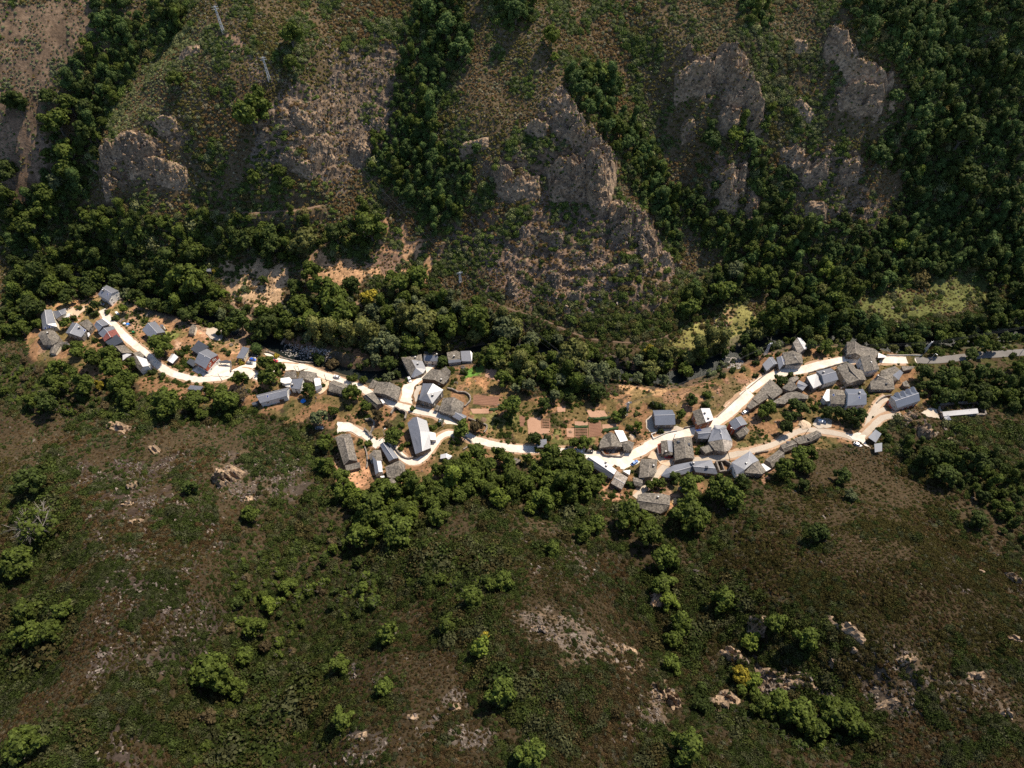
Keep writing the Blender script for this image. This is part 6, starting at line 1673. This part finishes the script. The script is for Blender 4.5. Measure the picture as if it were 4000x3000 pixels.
# ------------------------------------------------------------------ scrub
scol = bpy.data.collections.new('scrub_kinds')
def bush(seed, n, size, flat=.7, twiggy=False):
    rng = np.random.default_rng(seed); V_ = []; F_ = []
    for k in range(n):
        d = rng.normal(size=3); d[2] = abs(d[2]); d /= np.linalg.norm(d)
        q = d * rng.uniform(.55, 1.05); q[2] *= flat
        nn = d + rng.normal(size=3) * .55; nn /= np.linalg.norm(nn); u = np.cross(nn, rng.normal(size=3)); u /= np.linalg.norm(u); w = np.cross(nn, u)
        s = size * rng.uniform(.6, 1.4); s2 = s * rng.uniform(.5, 1)
        if twiggy:
            u = d + rng.normal(size=3) * .25; u /= np.linalg.norm(u); w = np.cross(u, rng.normal(size=3)); w /= np.linalg.norm(w); s2 = s * .25; s *= 1.5
        b_ = len(V_); V_ += [q - u * s - w * s2 * .5, q + u * s * .2 - w * s2, q + u * s + w * s2 * .3, q - u * s * .3 + w * s2]
        F_.append((b_, b_ + 1, b_ + 2, b_ + 3))
    b_ = len(V_)
    if not twiggy:
        for q in ICO_V:
            p = q * rng.uniform(.62, .8); p[2] = p[2] * flat * .9; V_.append(p)
        F_ += [tuple(i + b_ for i in t) for t in ICO_F]
    return mesh_from('bush', V_, F_, 'scrub_leaf')
for k, me_ in enumerate([bush(1, 90, .26), bush(2, 110, .22, .85), bush(3, 80, .28, .6), bush(4, 100, .24, .75), bush(5, 70, .22, .6, True), bush(6, 60, .22, .5, True), bush(7, 330, .115, .8), bush(8, 300, .12, .95)]):
    scol.objects.link(bpy.data.objects.new('bush_%02d' % k, me_))
# candidate points over all the ground in view, denser where the ground is near
def cand(step):
    a, b_ = np.meshgrid(np.arange(fx0, fx1, step), np.arange(fy0 + 2, fy1, step), indexing='ij')
    a = a.ravel() + RNG.uniform(-.5, .5, a.size) * step; b_ = b_.ravel() + RNG.uniform(-.5, .5, b_.size) * step
    z = H(a, b_); p, Z = project(np.stack([a, b_, z], 1))
    z = np.where(occ_at(a, b_, rocc), RT[np.clip(((a - GX0) / GS + .5).astype(int), 0, RT.shape[0] - 1), np.clip(((b_ - GY0) / GS + .5).astype(int), 0, RT.shape[1] - 1)] - .15, z)
    k = (p[:, 0] > -150) & (p[:, 0] < 4150) & (p[:, 1] > -150) & (p[:, 1] < 3150) & ~occ_at(a, b_) & ~occ_at(a, b_, river_mask)
    return a[k], b_[k], z[k], p[k], Z[k]
a1_, b1_, z1_, p1_, Z1_ = cand(1.3)
a2_, b2_, z2_, p2_, Z2_ = cand(1.0)
near = (Z2_ < 300)
ax = np.concatenate([a1_, a2_[near]]); bx = np.concatenate([b1_, b2_[near]]); zx = np.concatenate([z1_, z2_[near]]); pxx = np.concatenate([p1_, p2_[near]])
ix = np.clip(np.searchsorted(lx, ax), 0, nx - 1); iy = np.clip(np.searchsorted(ly, bx), 0, ny - 1)
op = open_w[ix, iy]; rko = rk_att[ix, iy]; slp = np.clip(slope[ix, iy], 0, 2); vl = vil_m[ix, iy]
dens = fbm(ax, bx, 9, 4, 111); clump = fbm(ax, bx, 22, 3, 121); hue = fbm(ax, bx, 35, 3, 131); fine = RNG.random(len(ax))
prob = np.clip(.93 + (dens - .5) * 1.2, 0, 1)
prob = np.where(op > 0, np.clip(.62 + (dens - .5) * 2.2, 0, 1), prob)
prob = np.where(vl > .5, np.clip(.58 + (dens - .5) * 2.4, 0, 1), prob)
prob = np.where(op == .01, np.clip(.74 + (dens - .5) * 2.0, 0, 1), prob)
prob *= 1 - np.clip(rko * .8, 0, .55)
onrock = occ_at(ax, bx, rocc)
prob = np.where(onrock, np.clip(.30 + (dens - .5) * 2.0, .04, .8), prob)
keep = fine < prob
ax, bx, zx, pxx, op, vl, clump, hue, dens, onrock = (q[keep] for q in (ax, bx, zx, pxx, op, vl, clump, hue, dens, onrock))
n = len(ax)
size = RNG.uniform(.42, 1.0, n) * (.55 + 2.2 * np.clip(clump - .36, 0, .45)) * 1.2
size = np.where(bx > 255, np.maximum(size, RNG.uniform(.55, .95, n)), size)
size = np.where(op > .1, size * .75, size); size = np.where(vl > .5, size * .8, size)
h1 = fbm(ax, bx, 9, 4, 141); h2 = fbm(ax, bx, 26, 3, 151); h3 = fbm(ax, bx, 14, 4, 161)
u1 = RNG.random(n); 
cols = np.tile(np.array((.066, .056, .018)), (n, 1))
rust = (h2 + RNG.normal(0, .06, n)) > .47
cols[rust] = (.088, .056, .024)
duo = u1 < .15; cols[duo] = (.084, .066, .030)
duo = (u1 > .22) & (u1 < .34); cols[duo] = (.050, .056, .014)
duo = u1 > .92; cols[duo] = (.125, .105, .066)
duo = (u1 > .84) & (u1 < .92); cols[duo] = (.084, .086, .048)
big = ((h1 + RNG.normal(0, .035, n)) > .585) & (vl < .5)
size = np.where(big, size * RNG.uniform(1.2, 2.0, n), size)
cols[big] = np.array([(.044, .060, .014), (.058, .066, .024), (.036, .050, .012), (.068, .074, .034)])[RNG.integers(0, 4, big.sum())]
# broom and heather zones
GREENZ = [('L2', [0,380,600,330,1100,400,1100,560,700,700,300,650,200,1000,0,1100], (.046,.064,.015), .75), ('L1', [1000,640,1420,520,1600,500,1600,1659,780,1659,1000,1250], (.048,.062,.015), .7), ('L1', [900,80,1400,150,1420,560,1150,480,900,350], (.050,.062,.020), .6), ('U1', [700,700,1180,150,1330,200,1250,500,900,800,700,950], (.082,.088,.038), .7),
          ('F', [0,720,300,850,560,880,700,940,720,1060,560,1000,300,910,0,900], (.045,.062,.020), .6), ('L3', [600,50,1300,150,1787,650,1787,1100,600,900,100,500], (.062,.054,.016), .6), ('Z5', [250,150,560,100,740,180,740,300,560,440,340,300], (.07,.095,.022), .9), ('Z6', [0,0,1500,0,2212,200,2212,330,1600,330,1100,500,600,330,0,300], (.055,.085,.022), .7),
          ('U1', [-40,0,590,0,470,420,250,850,230,1280,-40,1450], (.075,.082,.042), .6), ('L2', [350,650,2030,650,2030,1659,0,1659,0,1200], (.075,.056,.024), .4), ('U5', [450,600,1150,600,1150,860,700,860,450,750], (.060,.074,.034), .7), ('U3', [0,0,1100,0,1000,400,600,800,0,300], (.062,.062,.030), .5)]
for v_, p_, c_, sh_ in GREENZ:
    k = inpoly(ax + RNG.normal(0, 5, n), bx + RNG.normal(0, 5, n), poly_w(v_, p_)) & (RNG.random(n) < sh_)
    cols[k] = c_
# thickets of tall broom and young oak
THICK = [[500,1180,560,1060,640,1000,720,1010,760,1100,830,1190,1000,1130,1160,1150,1050,1260,880,1300,780,1390,650,1500,560,1680,350,1680,420,1550,490,1480,480,1330], [1860,940,2000,905,2230,900,2230,1130,2120,1040,1960,970], [-10,770,200,830,560,885,700,930,690,1040,600,960,400,910,-10,905], [430,400,620,380,720,420,700,470,450,460],
         [1690,900,1870,905,1860,945,1700,965], [1400,1100,1500,1120,1480,1400,1430,1420,1400,1250], [2050,690,2230,650,2230,740,1960,755], [1180,720,1300,730,1440,760,1400,790,1240,790], [1450,1480,1600,1470,1880,1560,1850,1640,1600,1600], [200,500,700,490,820,470,800,540,470,575], [740,1060,900,1040,1100,1010,1300,1060,1200,1110,900,1150,760,1180], [1250,620,1600,600,1560,700,1400,740,1180,700]]
thick = np.zeros(n, bool)
for p_ in THICK:
    thick |= inpoly(ax + RNG.normal(0, 4, n), bx + RNG.normal(0, 4, n), poly_w('F', p_))
for w_ in WOODS:
    thick |= inpoly(ax + RNG.normal(0, 2, n), bx + RNG.normal(0, 2, n), poly_w(w_[0], w_[1]))
for t_ in tree_list:
    if t_[5] and t_[1] < 150:
        thick |= (ax - t_[0]) ** 2 + (bx - t_[1]) ** 2 < (t_[2] * RNG.uniform(1.2, 2.6, n)) ** 2
thick &= vl < .9
thick &= RNG.random(n) < .5
size = np.where(thick, size * RNG.uniform(1.4, 2.2, n), size)
tg = np.array([(.050, .068, .016), (.040, .056, .014), (.060, .072, .018), (.076, .080, .034), (.070, .058, .022)])
cols[thick] = tg[RNG.integers(0, 5, thick.sum())]
# dry grass and weeds on open village ground
k = ((vl > .5) | (op > .7)) & (RNG.random(n) < .55) & ~thick & ((pxx[:, 1] > 650) & (pxx[:, 1] < 2000))
dry = np.array([(.17, .105, .048), (.14, .105, .038), (.075, .085, .024), (.20, .13, .06), (.055, .072, .018), (.10, .09, .03)])
cols[k] = dry[RNG.integers(0, 6, k.sum())]
size[k] *= .62
vg = (vl > .5) & ~k & (dens > .45)
cols[vg] = np.array([(.050, .070, .014), (.038, .056, .012), (.066, .074, .018)])[RNG.integers(0, 3, vg.sum())]
size[vg] *= 1.35
cols = cols * RNG.uniform(.7, 1.35, (n, 1)) * np.interp(pxx[:, 1], [900, 1300, 1900, 2300], [2.1, 1.15, .95, .62])[:, None]  # shrub colour carries the same painted light: upper slope brighter, lower slope darker
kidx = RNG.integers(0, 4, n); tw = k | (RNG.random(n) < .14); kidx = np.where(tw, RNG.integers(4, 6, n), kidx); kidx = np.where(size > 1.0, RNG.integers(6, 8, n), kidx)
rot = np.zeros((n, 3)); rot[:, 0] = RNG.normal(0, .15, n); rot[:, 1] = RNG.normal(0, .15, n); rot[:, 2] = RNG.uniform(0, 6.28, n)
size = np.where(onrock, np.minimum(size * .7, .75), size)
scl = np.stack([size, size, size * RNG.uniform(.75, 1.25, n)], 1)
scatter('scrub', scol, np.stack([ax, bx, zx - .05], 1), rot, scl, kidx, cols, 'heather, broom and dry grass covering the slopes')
print('SCRUB', n)


# ------------------------------------------------------------------ loose stones on the rocky ground
m, nt, out = new_mat('loose_stone')
a_ = nt.nodes.new('ShaderNodeAttribute'); a_.attribute_type = 'INSTANCER'; a_.attribute_name = 'tcol'
g_ = nt.nodes.new('ShaderNodeNewGeometry'); n_ = nt.nodes.new('ShaderNodeTexNoise'); n_.inputs['Scale'].default_value = 1.5; n_.inputs['Detail'].default_value = 4
mr_ = nt.nodes.new('ShaderNodeMapRange'); mr_.inputs['From Min'].default_value = .3; mr_.inputs['From Max'].default_value = .7; mr_.inputs['To Min'].default_value = .55; mr_.inputs['To Max'].default_value = 1.4
mx_ = nt.nodes.new('ShaderNodeMix'); mx_.data_type = 'RGBA'; mx_.blend_type = 'MULTIPLY'; mx_.inputs['Factor'].default_value = 1
b_ = nt.nodes.new('ShaderNodeBsdfPrincipled'); b_.inputs['Roughness'].default_value = .85
nt.links.new(g_.outputs['Position'], n_.inputs['Vector']); nt.links.new(n_.outputs['Fac'], mr_.inputs['Value']); nt.links.new(a_.outputs['Color'], mx_.inputs['A']); nt.links.new(mr_.outputs[0], mx_.inputs['B']); nt.links.new(mx_.outputs['Result'], b_.inputs['Base Color']); nt.links.new(b_.outputs[0], out.inputs['Surface'])
kcol = bpy.data.collections.new('stone_kinds')
for k in range(5):
    rg_ = np.random.default_rng(300 + k); mb = MB()
    for q in range(3 if k > 1 else 1):
        c_ = rg_.normal(0, .45, 3) * np.array([1, 1, .2]) * (q > 0); L_ = rg_.uniform(.5, 1.0); vs = []
        for sx_ in (-1, 1):
            for sy_ in (-1, 1):
                for sz_ in (-1, 1):
                    j = rg_.uniform(.6, 1.05, 3); vs.append(c_ + np.array([sx_ * L_ * j[0], sy_ * .42 * j[1] * (.7 if sz_ > 0 else 1), sz_ * rg_.uniform(.25, .6)]))
        mb.add(vs, [(0, 1, 3, 2), (4, 6, 7, 5), (0, 4, 5, 1), (2, 3, 7, 6), (0, 2, 6, 4), (1, 5, 7, 3)])
    kcol.objects.link(bpy.data.objects.new('stone_%02d' % k, mb.mesh('stone', ['loose_stone'])))
a1_, b1_, z1_, p1_, Z1_ = cand(1.05)
ix = np.clip(np.searchsorted(lx, a1_), 0, nx - 1); iy = np.clip(np.searchsorted(ly, b1_), 0, ny - 1)
sw = stone_w[ix, iy]; rk_ = rk_att[ix, iy]; nn_ = fbm(a1_, b1_, 6, 3, 171)
pr = np.where(sw > 0, np.clip(.34 + (nn_ - .5) * 2.0, 0, 1), 0) + np.clip(rk_ * .5, 0, .4) + .012
kk = RNG.random(len(a1_)) < pr
a1_, b1_, z1_ = a1_[kk], b1_[kk], z1_[kk]; n = len(a1_)
sz = RNG.uniform(.25, .7, n) ** 1.0 * np.where(RNG.random(n) < .08, 1.9, 1.0)
rot = np.stack([RNG.normal(0, .35, n), RNG.normal(0, .35, n), RNG.normal(2.2, .5, n)], 1)
cs = np.array([(.13, .10, .080), (.17, .137, .108), (.20, .16, .125), (.10, .078, .064)])[RNG.integers(0, 4, n)] * RNG.uniform(.7, 1.2, (n, 1))
scatter('loose_rocks', kcol, np.stack([a1_, b1_, z1_ + sz * .12], 1), rot, np.stack([sz, sz, sz], 1), RNG.integers(0, 5, n), cs, 'loose slate fragments lying on the stony slopes')

# ------------------------------------------------------------------ cars
def car_parts(paint, van=False):
    b_ = MB(); L_, W_ = 2.1, .86
    secs = [(-L_, .45, .62, .70), (-L_ + .12, .30, .78, .80), (-L_ + .9, .24, .86, .86), (-.2, .22, .88, .86), (1.0, .22, .86, .86), (L_ - .25, .26, .72, .80), (L_, .42, .58, .66)]
    v = []; f = []
    for (x, zl, zh, hw) in secs:
        v += [(x, -hw * .92, zl), (x, -hw, (zl + zh) / 2), (x, -hw * .9, zh), (x, hw * .9, zh), (x, hw, (zl + zh) / 2), (x, hw * .92, zl)]
    for i in range(len(secs) - 1):
        for k in range(6):
            a, c = i * 6 + k, i * 6 + (k + 1) % 6; f.append((a, a + 6, c + 6, c))
    f += [(0, 1, 2, 3, 4, 5), tuple((len(secs) - 1) * 6 + k for k in (5, 4, 3, 2, 1, 0))]
    b_.add(v, f); body = b_.mesh('body', [paint], True)
    top = 1.75 if van else 1.42
    x0, x1, y1, y2 = (-2.0, -1.9, 1.25, .75) if van else (-1.75, -1.15, 1.05, .35)
    g = MB().add([(x0, -.74, .84), (y1, -.74, .84), (y1, .74, .84), (x0, .74, .84), (x1, -.6, top - .04), (y2, -.6, top - .04), (y2, .6, top - .04), (x1, .6, top - .04)], [(0, 1, 5, 4), (1, 2, 6, 5), (2, 3, 7, 6), (3, 0, 4, 7), (4, 5, 6, 7)]).mesh('windows', ['glass_dark'])
    r = MB().box(x1 - .03, y2 + .03, -.63, .63, top - .05, top + .02, taper=.05)
    for sx in (-1, 1):
        r.tube((x0 + .05, .72 * sx, .84), (x1, .6 * sx, top - .03), .045, .04, 4); r.tube((y1 - .05, .72 * sx, .84), (y2, .6 * sx, top - .03), .045, .04, 4); r.tube((-.35, .73 * sx, .84), (-.35, .61 * sx, top - .03), .045, .04, 4)
    if van:
        r.box(-1.98, .1, -.75, .75, .8, top - .1)
    roof_ = r.mesh('roof', [paint])
    wh = MB().tube((0, -.1, 0), (0, .1, 0), .32, .32, 12).mesh('wheel', ['rubber'])
    rim = MB().tube((0, -.115, 0), (0, .115, 0), .19, .19, 8).mesh('rim', ['steel'])
    hl = MB().box(-.06, .04, -.16, .16, -.08, .08).mesh('headlight', ['lamp_white'])
    tl = MB().box(-.04, .06, -.14, .14, -.09, .09).mesh('tail_light', ['red'])
    return body, g, roof_, wh, rim, hl, tl
CARS = {}
def car(view, x, y, x2, y2, paint, label, van=False):
    key = (paint, van)
    if key not in CARS: CARS[key] = car_parts(paint, van)
    bo, g, ro, wh, rim, hl, tl = CARS[key]
    w = at(PX(view, [x, y, x2, y2])); c = (w[0] + w[1]) / 2; d = w[1] - w[0]
    root = empty('car' if not van else 'van', (c[0], c[1], float(H(c[0], c[1])) + .24), math.atan2(d[1], d[0]))
    tag(root, label, 'van' if van else 'car', 'cars parked in the village')
    inst('body', bo, root, (0, 0, 0)); inst('windows', g, root, (0, 0, 0)); inst('roof', ro, root, (0, 0, 0))
    for sx in (-1.3, 1.28):
        for sy in (-.78, .78):
            q = inst('wheel', wh, root, (sx, sy, .32)); inst('rim', rim, q, (0, 0, 0))
    for sy in (-.55, .55):
        inst('headlight', hl, root, (2.07, sy, .6)); inst('tail_light', tl, root, (-2.08, sy, .62))
car('d', 1940, 545, 1780, 500, 'car_white', 'white car driving on the road above the stone barn')
car('e', 1045, 570, 1080, 645, 'car_white', 'white car parked in the shade of the fan-shaped hip')
car('c', 1480, 770, 1590, 785, 'car_black', 'black car parked at the back of the yard')
car('c', 1440, 855, 1555, 880, 'car_blue', 'bright blue car in the middle of the yard')
car('c', 1375, 930, 1490, 945, 'car_grey', 'dark grey car at the front of the yard')
car('d', 480, 190, 570, 200, 'car_red', 'red car behind the yellow bush')
car('g', 920, 1095, 1045, 1010, 'car_lightblue', 'light blue car parked by the square')
car('h', 735, 1100, 560, 1090, 'car_red', 'shiny red car below the small red lean-to house')
car('i', 1490, 345, 1680, 235, 'car_white', 'white car at the street corner above the red walled house')
car('Z6', 1235, 1165, 1340, 1170, 'car_white', 'white van on the gravel lay-by', True)
car('Z6', 1705, 1445, 1760, 1460, 'car_white', 'small pale car by the gravel fork')
car('g', -40, 800, 50, 810, 'car_black', 'black car in the shadow left of the half-collapsed house')
car('d', 1420, 1630, 1550, 1625, 'car_grey', 'pale grey car under the lone olive tree')
car('a', 1375, 545, 1480, 565, 'car_grey', 'grey car in the shadow of the white gabled house above')
car('Z4', 1365, 1240, 1410, 1250, 'car_white', 'white car half hidden behind the grove')

# the white gabled house top left of the hamlet: traced separately, its gable looks down right
# ------------------------------------------------------------------ pylons, poles, cables, street lamps
def pylon(view, x, y, hgt, label, ang=0.3):
    w = at(PX(view, [x, y]))[0]
    root = empty('pylon', w, ang); tag(root, label, 'pylon', 'lattice pylons of the power line')
    mb = MB(); n = 7; b0, b1 = .75, .22
    cs = [(-1, -1), (1, -1), (1, 1), (-1, 1)]
    for k in range(n):
        za, zb_ = hgt * k / n, hgt * (k + 1) / n; ra = b0 + (b1 - b0) * k / n; rb = b0 + (b1 - b0) * (k + 1) / n
        for i in range(4):
            c0, c1 = cs[i], cs[(i + 1) % 4]
            mb.tube((c0[0] * ra, c0[1] * ra, za - (.6 if k == 0 else 0)), (c0[0] * rb, c0[1] * rb, zb_), .15, .14, 4)
            mb.tube((c0[0] * ra, c0[1] * ra, za), (c1[0] * rb, c1[1] * rb, zb_), .08, .08, 4)
            mb.tube((c1[0] * ra, c1[1] * ra, za), (c0[0] * rb, c0[1] * rb, zb_), .08, .08, 4)
    mb.build('lattice', ['steel'], root)
    MB().box(-1, 1, -1, 1, -.8, .15).build('footing', ['concrete_old'], root)
    ends = []
    for zz, L_ in ((hgt * .97, 1.7), (hgt * .88, 1.9)):
        MB().tube((-L_, 0, zz), (L_, 0, zz), .10, .10, 4).tube((-L_, 0, zz), (0, 0, zz + .5), .05, .05, 4).tube((L_, 0, zz), (0, 0, zz + .5), .05, .05, 4).build('crossarm', ['steel'], root)
    for xx, zz in ((-1.6, hgt * .97), (1.6, hgt * .97), (1.8, hgt * .88)):
        MB().tube((xx, 0, zz), (xx, 0, zz - .5), .10, .07, 6).build('insulator', ['glass_dark'], root)
        ends.append(np.array([w[0] + cos(ang) * xx, w[1] + sin(ang) * xx, w[2] + zz - .5]))
    return ends
P1 = pylon('U1', 1430, 205, 15, 'tall lattice pylon highest on the left slope')
P2 = pylon('U1', 1725, 512, 14, 'second lattice pylon lower on the left slope')
P3 = pylon('U4', 1800, 655, 8, 'short pylon on the track above the river wood')
P4 = pylon('Z4', 1942, 812, 12, 'lattice pylon in the green thicket above the street')
P5 = pylon('l', 460, 440, 10.5, 'lattice pylon on the orange bank above the street', .5)
P6 = pylon('Z7', 960, 322, 11, 'lattice pylon beside the outgoing road', .6)
far = [p + np.array([170, 35, 10.0]) for p in P6]
up_ = [p + np.array([-60, 120, 52.0]) for p in P1]
for nm_, A_, B_ in (('from the top edge to the highest pylon', up_, P1), ('between the two left-slope pylons', P1, P2), ('down to the short pylon above the river wood', P2, P3), ('over the river wood to the thicket pylon', P3, P4), ('from the thicket pylon to the orange bank', P4, P5), ('from the orange bank to the outgoing road', P5, P6), ('off to the right edge', P6, far)):
    for k in range(3):
        mb = MB(); m_ = 16; a, c = A_[k], B_[k]; sag = np.linalg.norm(c - a) * .025; prev = None
        for q in range(m_ + 1):
            t = q / m_; p = a * (1 - t) + c * t - np.array([0, 0, sag * 4 * t * (1 - t)])
            if prev is not None: mb.tube(prev, p, .045, .045, 4, cap=False)
            prev = p
        o = mb.build('power_cable', ['cable']); tag(o, f"{('outer', 'inner', 'lower')[k]} power cable {nm_}", 'cable', 'cables of the power line')

def pole(view, xb, yb, hgt, label, lamp=False, lean=(0, 0)):
    w = at(PX(view, [xb, yb]))[0]
    root = empty('utility_pole' if not lamp else 'street_lamp', w, random.random() * 6); tag(root, label, 'pole' if not lamp else 'street lamp', 'poles and lamps of the village')
    MB().tube((0, 0, -.6), (lean[0], lean[1], hgt), .17, .11, 8).build('post', ['wood' if not lamp else 'steel'], root)
    if lamp:
        MB().tube((0, 0, hgt - .05), (1.1, 0, hgt + .25), .06, .05, 6).build('arm', ['steel'], root)
        MB().box(.8, 1.55, -.22, .22, hgt + .18, hgt + .38, taper=.06).build('lamp_head', ['lamp_white'], root)
    else:
        MB().box(-.6, .6, -.06, .06, hgt - .5, hgt - .36).build('crossarm', ['wood'], root)
for a in (('d', 1030, 450, 8, 'left one of two leaning poles on the sunlit forecourt', False, (-.9, .3)), ('d', 1055, 440, 7, 'right one of two leaning poles on the sunlit forecourt', False, (-.5, .3)), ('d', 1640, 612, 7, 'pole below the white car on the road'), ('c', 872, 1290, 7, 'pole on the outer edge of the white yard'), ('b', 1968, 1060, 7, 'pole behind the small bright-roofed hut'),
          ('a', 925, 540, 7, 'pole above the cream sandy yard'), ('h', 737, 780, 7.5, 'pole between the two stone roofs at the street'), ('g', 1020, 602, 8, 'pole under the cables at the low rounded house'), ('m', 930, 480, 8, 'pole before the stone house with the long low wing'), ('k', 1755, 125, 6.5, 'pole leaning over the last barn of the lane row'), ('Z7', 1000, 470, 7, 'pole at the end of the outgoing road'), ('j', 780, 290, 6, 'pole at the corner of the long bent slate row'),
          ('f', 985, 455, 6, 'lamp above the narrow slate barn', True), ('f', 1998, 292, 7, 'lamp where the barn lane meets the road', True), ('Z5', 105, 900, 6, 'lamp at the corner of the square', True), ('m', 1545, 700, 6, 'lamp beside the house with the white front', True), ('i', 1200, 870, 6, 'lamp on the tall slate house', True), ('e', 1625, 1400, 6, 'lamp at the bottom of the village road', True), ('Z7', 1055, 395, 6, 'lamp by the change from concrete to asphalt', True), ('Z7', 1655, 320, 6, 'lamp halfway along the outgoing road', True), ('Z7', 2180, 300, 6, 'lamp at the far end of the outgoing road', True)):
    pole(*a)

# ------------------------------------------------------------------ small things
def blob(name, view, x, y, r, h, mt, label, cat):
    w = at(PX(view, [x, y]))[0]; rg_ = random.Random(int(x * 7 + y)); v = []; f = []
    n = 12
    for ring, (rr, zz) in enumerate(((1, -.2), (.95, .3), (.6, .8), (.2, 1.0))):
        for k in range(n):
            a = 2 * pi * k / n; q = r * rr * (1 + rg_.uniform(-.18, .18)); v.append((cos(a) * q, sin(a) * q, h * zz * rg_.uniform(.85, 1.15)))
    for ring in range(3):
        for k in range(n): f.append((ring * n + k, ring * n + (k + 1) % n, (ring + 1) * n + (k + 1) % n, (ring + 1) * n + k))
    f.append(tuple(3 * n + k for k in range(n)))
    o = mobj(name, v, f, mt); o.location = tuple(w); tag(o, label, cat)
blob('tarpaulin', 'b', 880, 368, 1.1, .9, 'tarp_blue', 'crumpled blue tarpaulin over a pile in the western garden', 'tarpaulin')
blob('sack_pile', 'b', 805, 355, .9, .6, 'W', 'white sacks beside the blue tarpaulin', 'sacks')
blob('sack_pile', 'b', 865, 405, .8, .5, 'L', 'pale rubble heap below the blue tarpaulin', 'rubble')
blob('tarpaulin', 'f', 1850, 548, .9, 1.0, 'tarp_blue', 'small blue tarpaulin at the white annex of the great barn', 'tarpaulin')
blob('tarpaulin', 'd', 1130, 1035, 1.4, 1.2, 'tarp_blue', 'blue and dark cover under the courtyard tree', 'tarpaulin')
blob('straw_heap', 'j', 855, 905, 2.2, .5, 'T', 'golden straw spread beside the lone broad barn', 'straw')
blob('soil_heap', 'Z4', 1290, 1020, 1.0, .5, 'dirt', 'little heap of earth on the small square plot', 'heap')
blob('soil_heap', 'Z4', 270, 875, 1.7, .7, 'dirt', 'reddish heap on the grass right of the wall corner', 'heap')
blob('rubble', 'Z6', 1080, 1200, 3.2, 1.2, 'sandy', 'sandy bank left of the gravel lay-by', 'bank')
blob('stone_heap', 'g', 930, 490, 1.8, 1.0, 'sandy', 'pale boulder above the square', 'boulder')
w = at(PX('b', [1010, 552]))[0]
bin_ = empty('waste_bin', w); tag(bin_, 'green wheeled bin beside the western garden', 'bin')
MB().box(-.6, .6, -.45, .45, .1, 1.1, taper=-.08).build('body', ['plastic_green'], bin_); MB().box(-.72, .72, -.56, .56, 1.1, 1.22, taper=.1).build('lid', ['plastic_green'], bin_)
for sx in (-.4, .4): MB().tube((sx, -.5, .12), (sx, -.4, .12), .12, .12, 8).build('wheel', ['rubber'], bin_)
# clipped hedges
for nm_, v_, p_, h_, lb in (('hedge', 'Z4', [1675,1000,1760,990,1855,975], 1.2, 'clipped green hedge between garden plots'), ('hedge', 'Z4', [1340,955,1420,958,1500,955], .7, 'low hedge heading the vegetable bed'), ('hedge', 'Z4', [340,755,440,750], 1.0, 'green hedge strip by the round tree'), ('hedge', 'Z4', [1500,860,1600,868,1760,850], 1.3, 'dark hedge under the pale slanting plot')):
    L_ = smooth_line(poly_w(v_, p_)[:, :2], .8); mb = MB(); z_ = H(L_[:, 0], L_[:, 1]); rg_ = random.Random(5)
    v = []; f = []
    for i in range(len(L_)):
        for o, zz in ((-.7, 0), (-.75, .7), (-.3, 1), (.3, 1), (.75, .7), (.7, 0)):
            v.append((L_[i, 0] + rg_.uniform(-.2, .2), L_[i, 1] + o * rg_.uniform(.75, 1.2), z_[i] - .1 + h_ * zz * rg_.uniform(.8, 1.2)))
        if i: f += [((i - 1) * 6 + k, i * 6 + k, i * 6 + k + 1, (i - 1) * 6 + k + 1) for k in range(5)]
    o = mobj('hedge', v, f, 'hedge'); tag(o, lb, 'hedge', 'garden hedges')
# river stones
sel = []
rng_ = np.random.default_rng(8)
mb = MB()
for (v_, poly_, n_) in (('Z2', [850,280,1180,330,1400,380,1400,500,1150,510,900,470,780,400], 420), ('Z6', [60,380,250,370,330,420,280,520,60,500], 220), ('U5', [600,980,700,960,700,1040,620,1060], 60)):
    pw = poly_w(v_, poly_); lo = pw.min(0); hi = pw.max(0)
    a = rng_.uniform(lo[0], hi[0], n_ * 3); b_ = rng_.uniform(lo[1], hi[1], n_ * 3); k = np.where(inpoly(a, b_, pw))[0][:n_]
    for i in k:
        s_ = rng_.uniform(.2, .75); z_ = max(float(H(a[i], b_[i])), -7.2)
        vs = ICO_V[:12] * s_ * rng_.uniform(.6, 1.2, (12, 1)); vs = vs * np.array([1, 1, .6]) + np.array([a[i], b_[i], z_])
        mb.add(vs, [t for t in ico(0)[1]])
o = mb.build('river_stones', ['pebble']); tag(o, 'pale stones and boulders strewn along the river bed', kind='stuff')

# log piles and stacked poles
for v_, x, y, n_, ln, lb in (('e', 1990, 375, 22, 2.2, 'jumbled log pile behind the open fronted barn'), ('j', 880, 965, 14, 2.6, 'row of stacked posts beside the straw'), ('b', 770, 290, 9, 4.0, 'long poles lying beside the western garden'), ('Z1', 1340, 490, 8, 5.0, 'bundle of pale garden stakes on the western slope'), ('c', 1060, 560, 12, 2.0, 'dry branches heaped on the reddish clearing')):
    w = at(PX(v_, [x, y]))[0]; mb = MB(); rg_ = random.Random(int(x)); base = rg_.random() * 3
    for q in range(n_):
        a = base + rg_.gauss(0, .25); d = np.array([cos(a), sin(a), rg_.gauss(0, .08)]) * ln / 2; p = np.array([-sin(a), cos(a), 0]) * rg_.uniform(-1.2, 1.2) + np.array([0, 0, .15 + .22 * (q % 4)])
        mb.tube(p - d, p + d * rg_.uniform(.7, 1), .13, .10, 6)
    o = mb.build('log_pile', ['deadwood']); o.location = tuple(w); tag(o, lb, 'log pile')
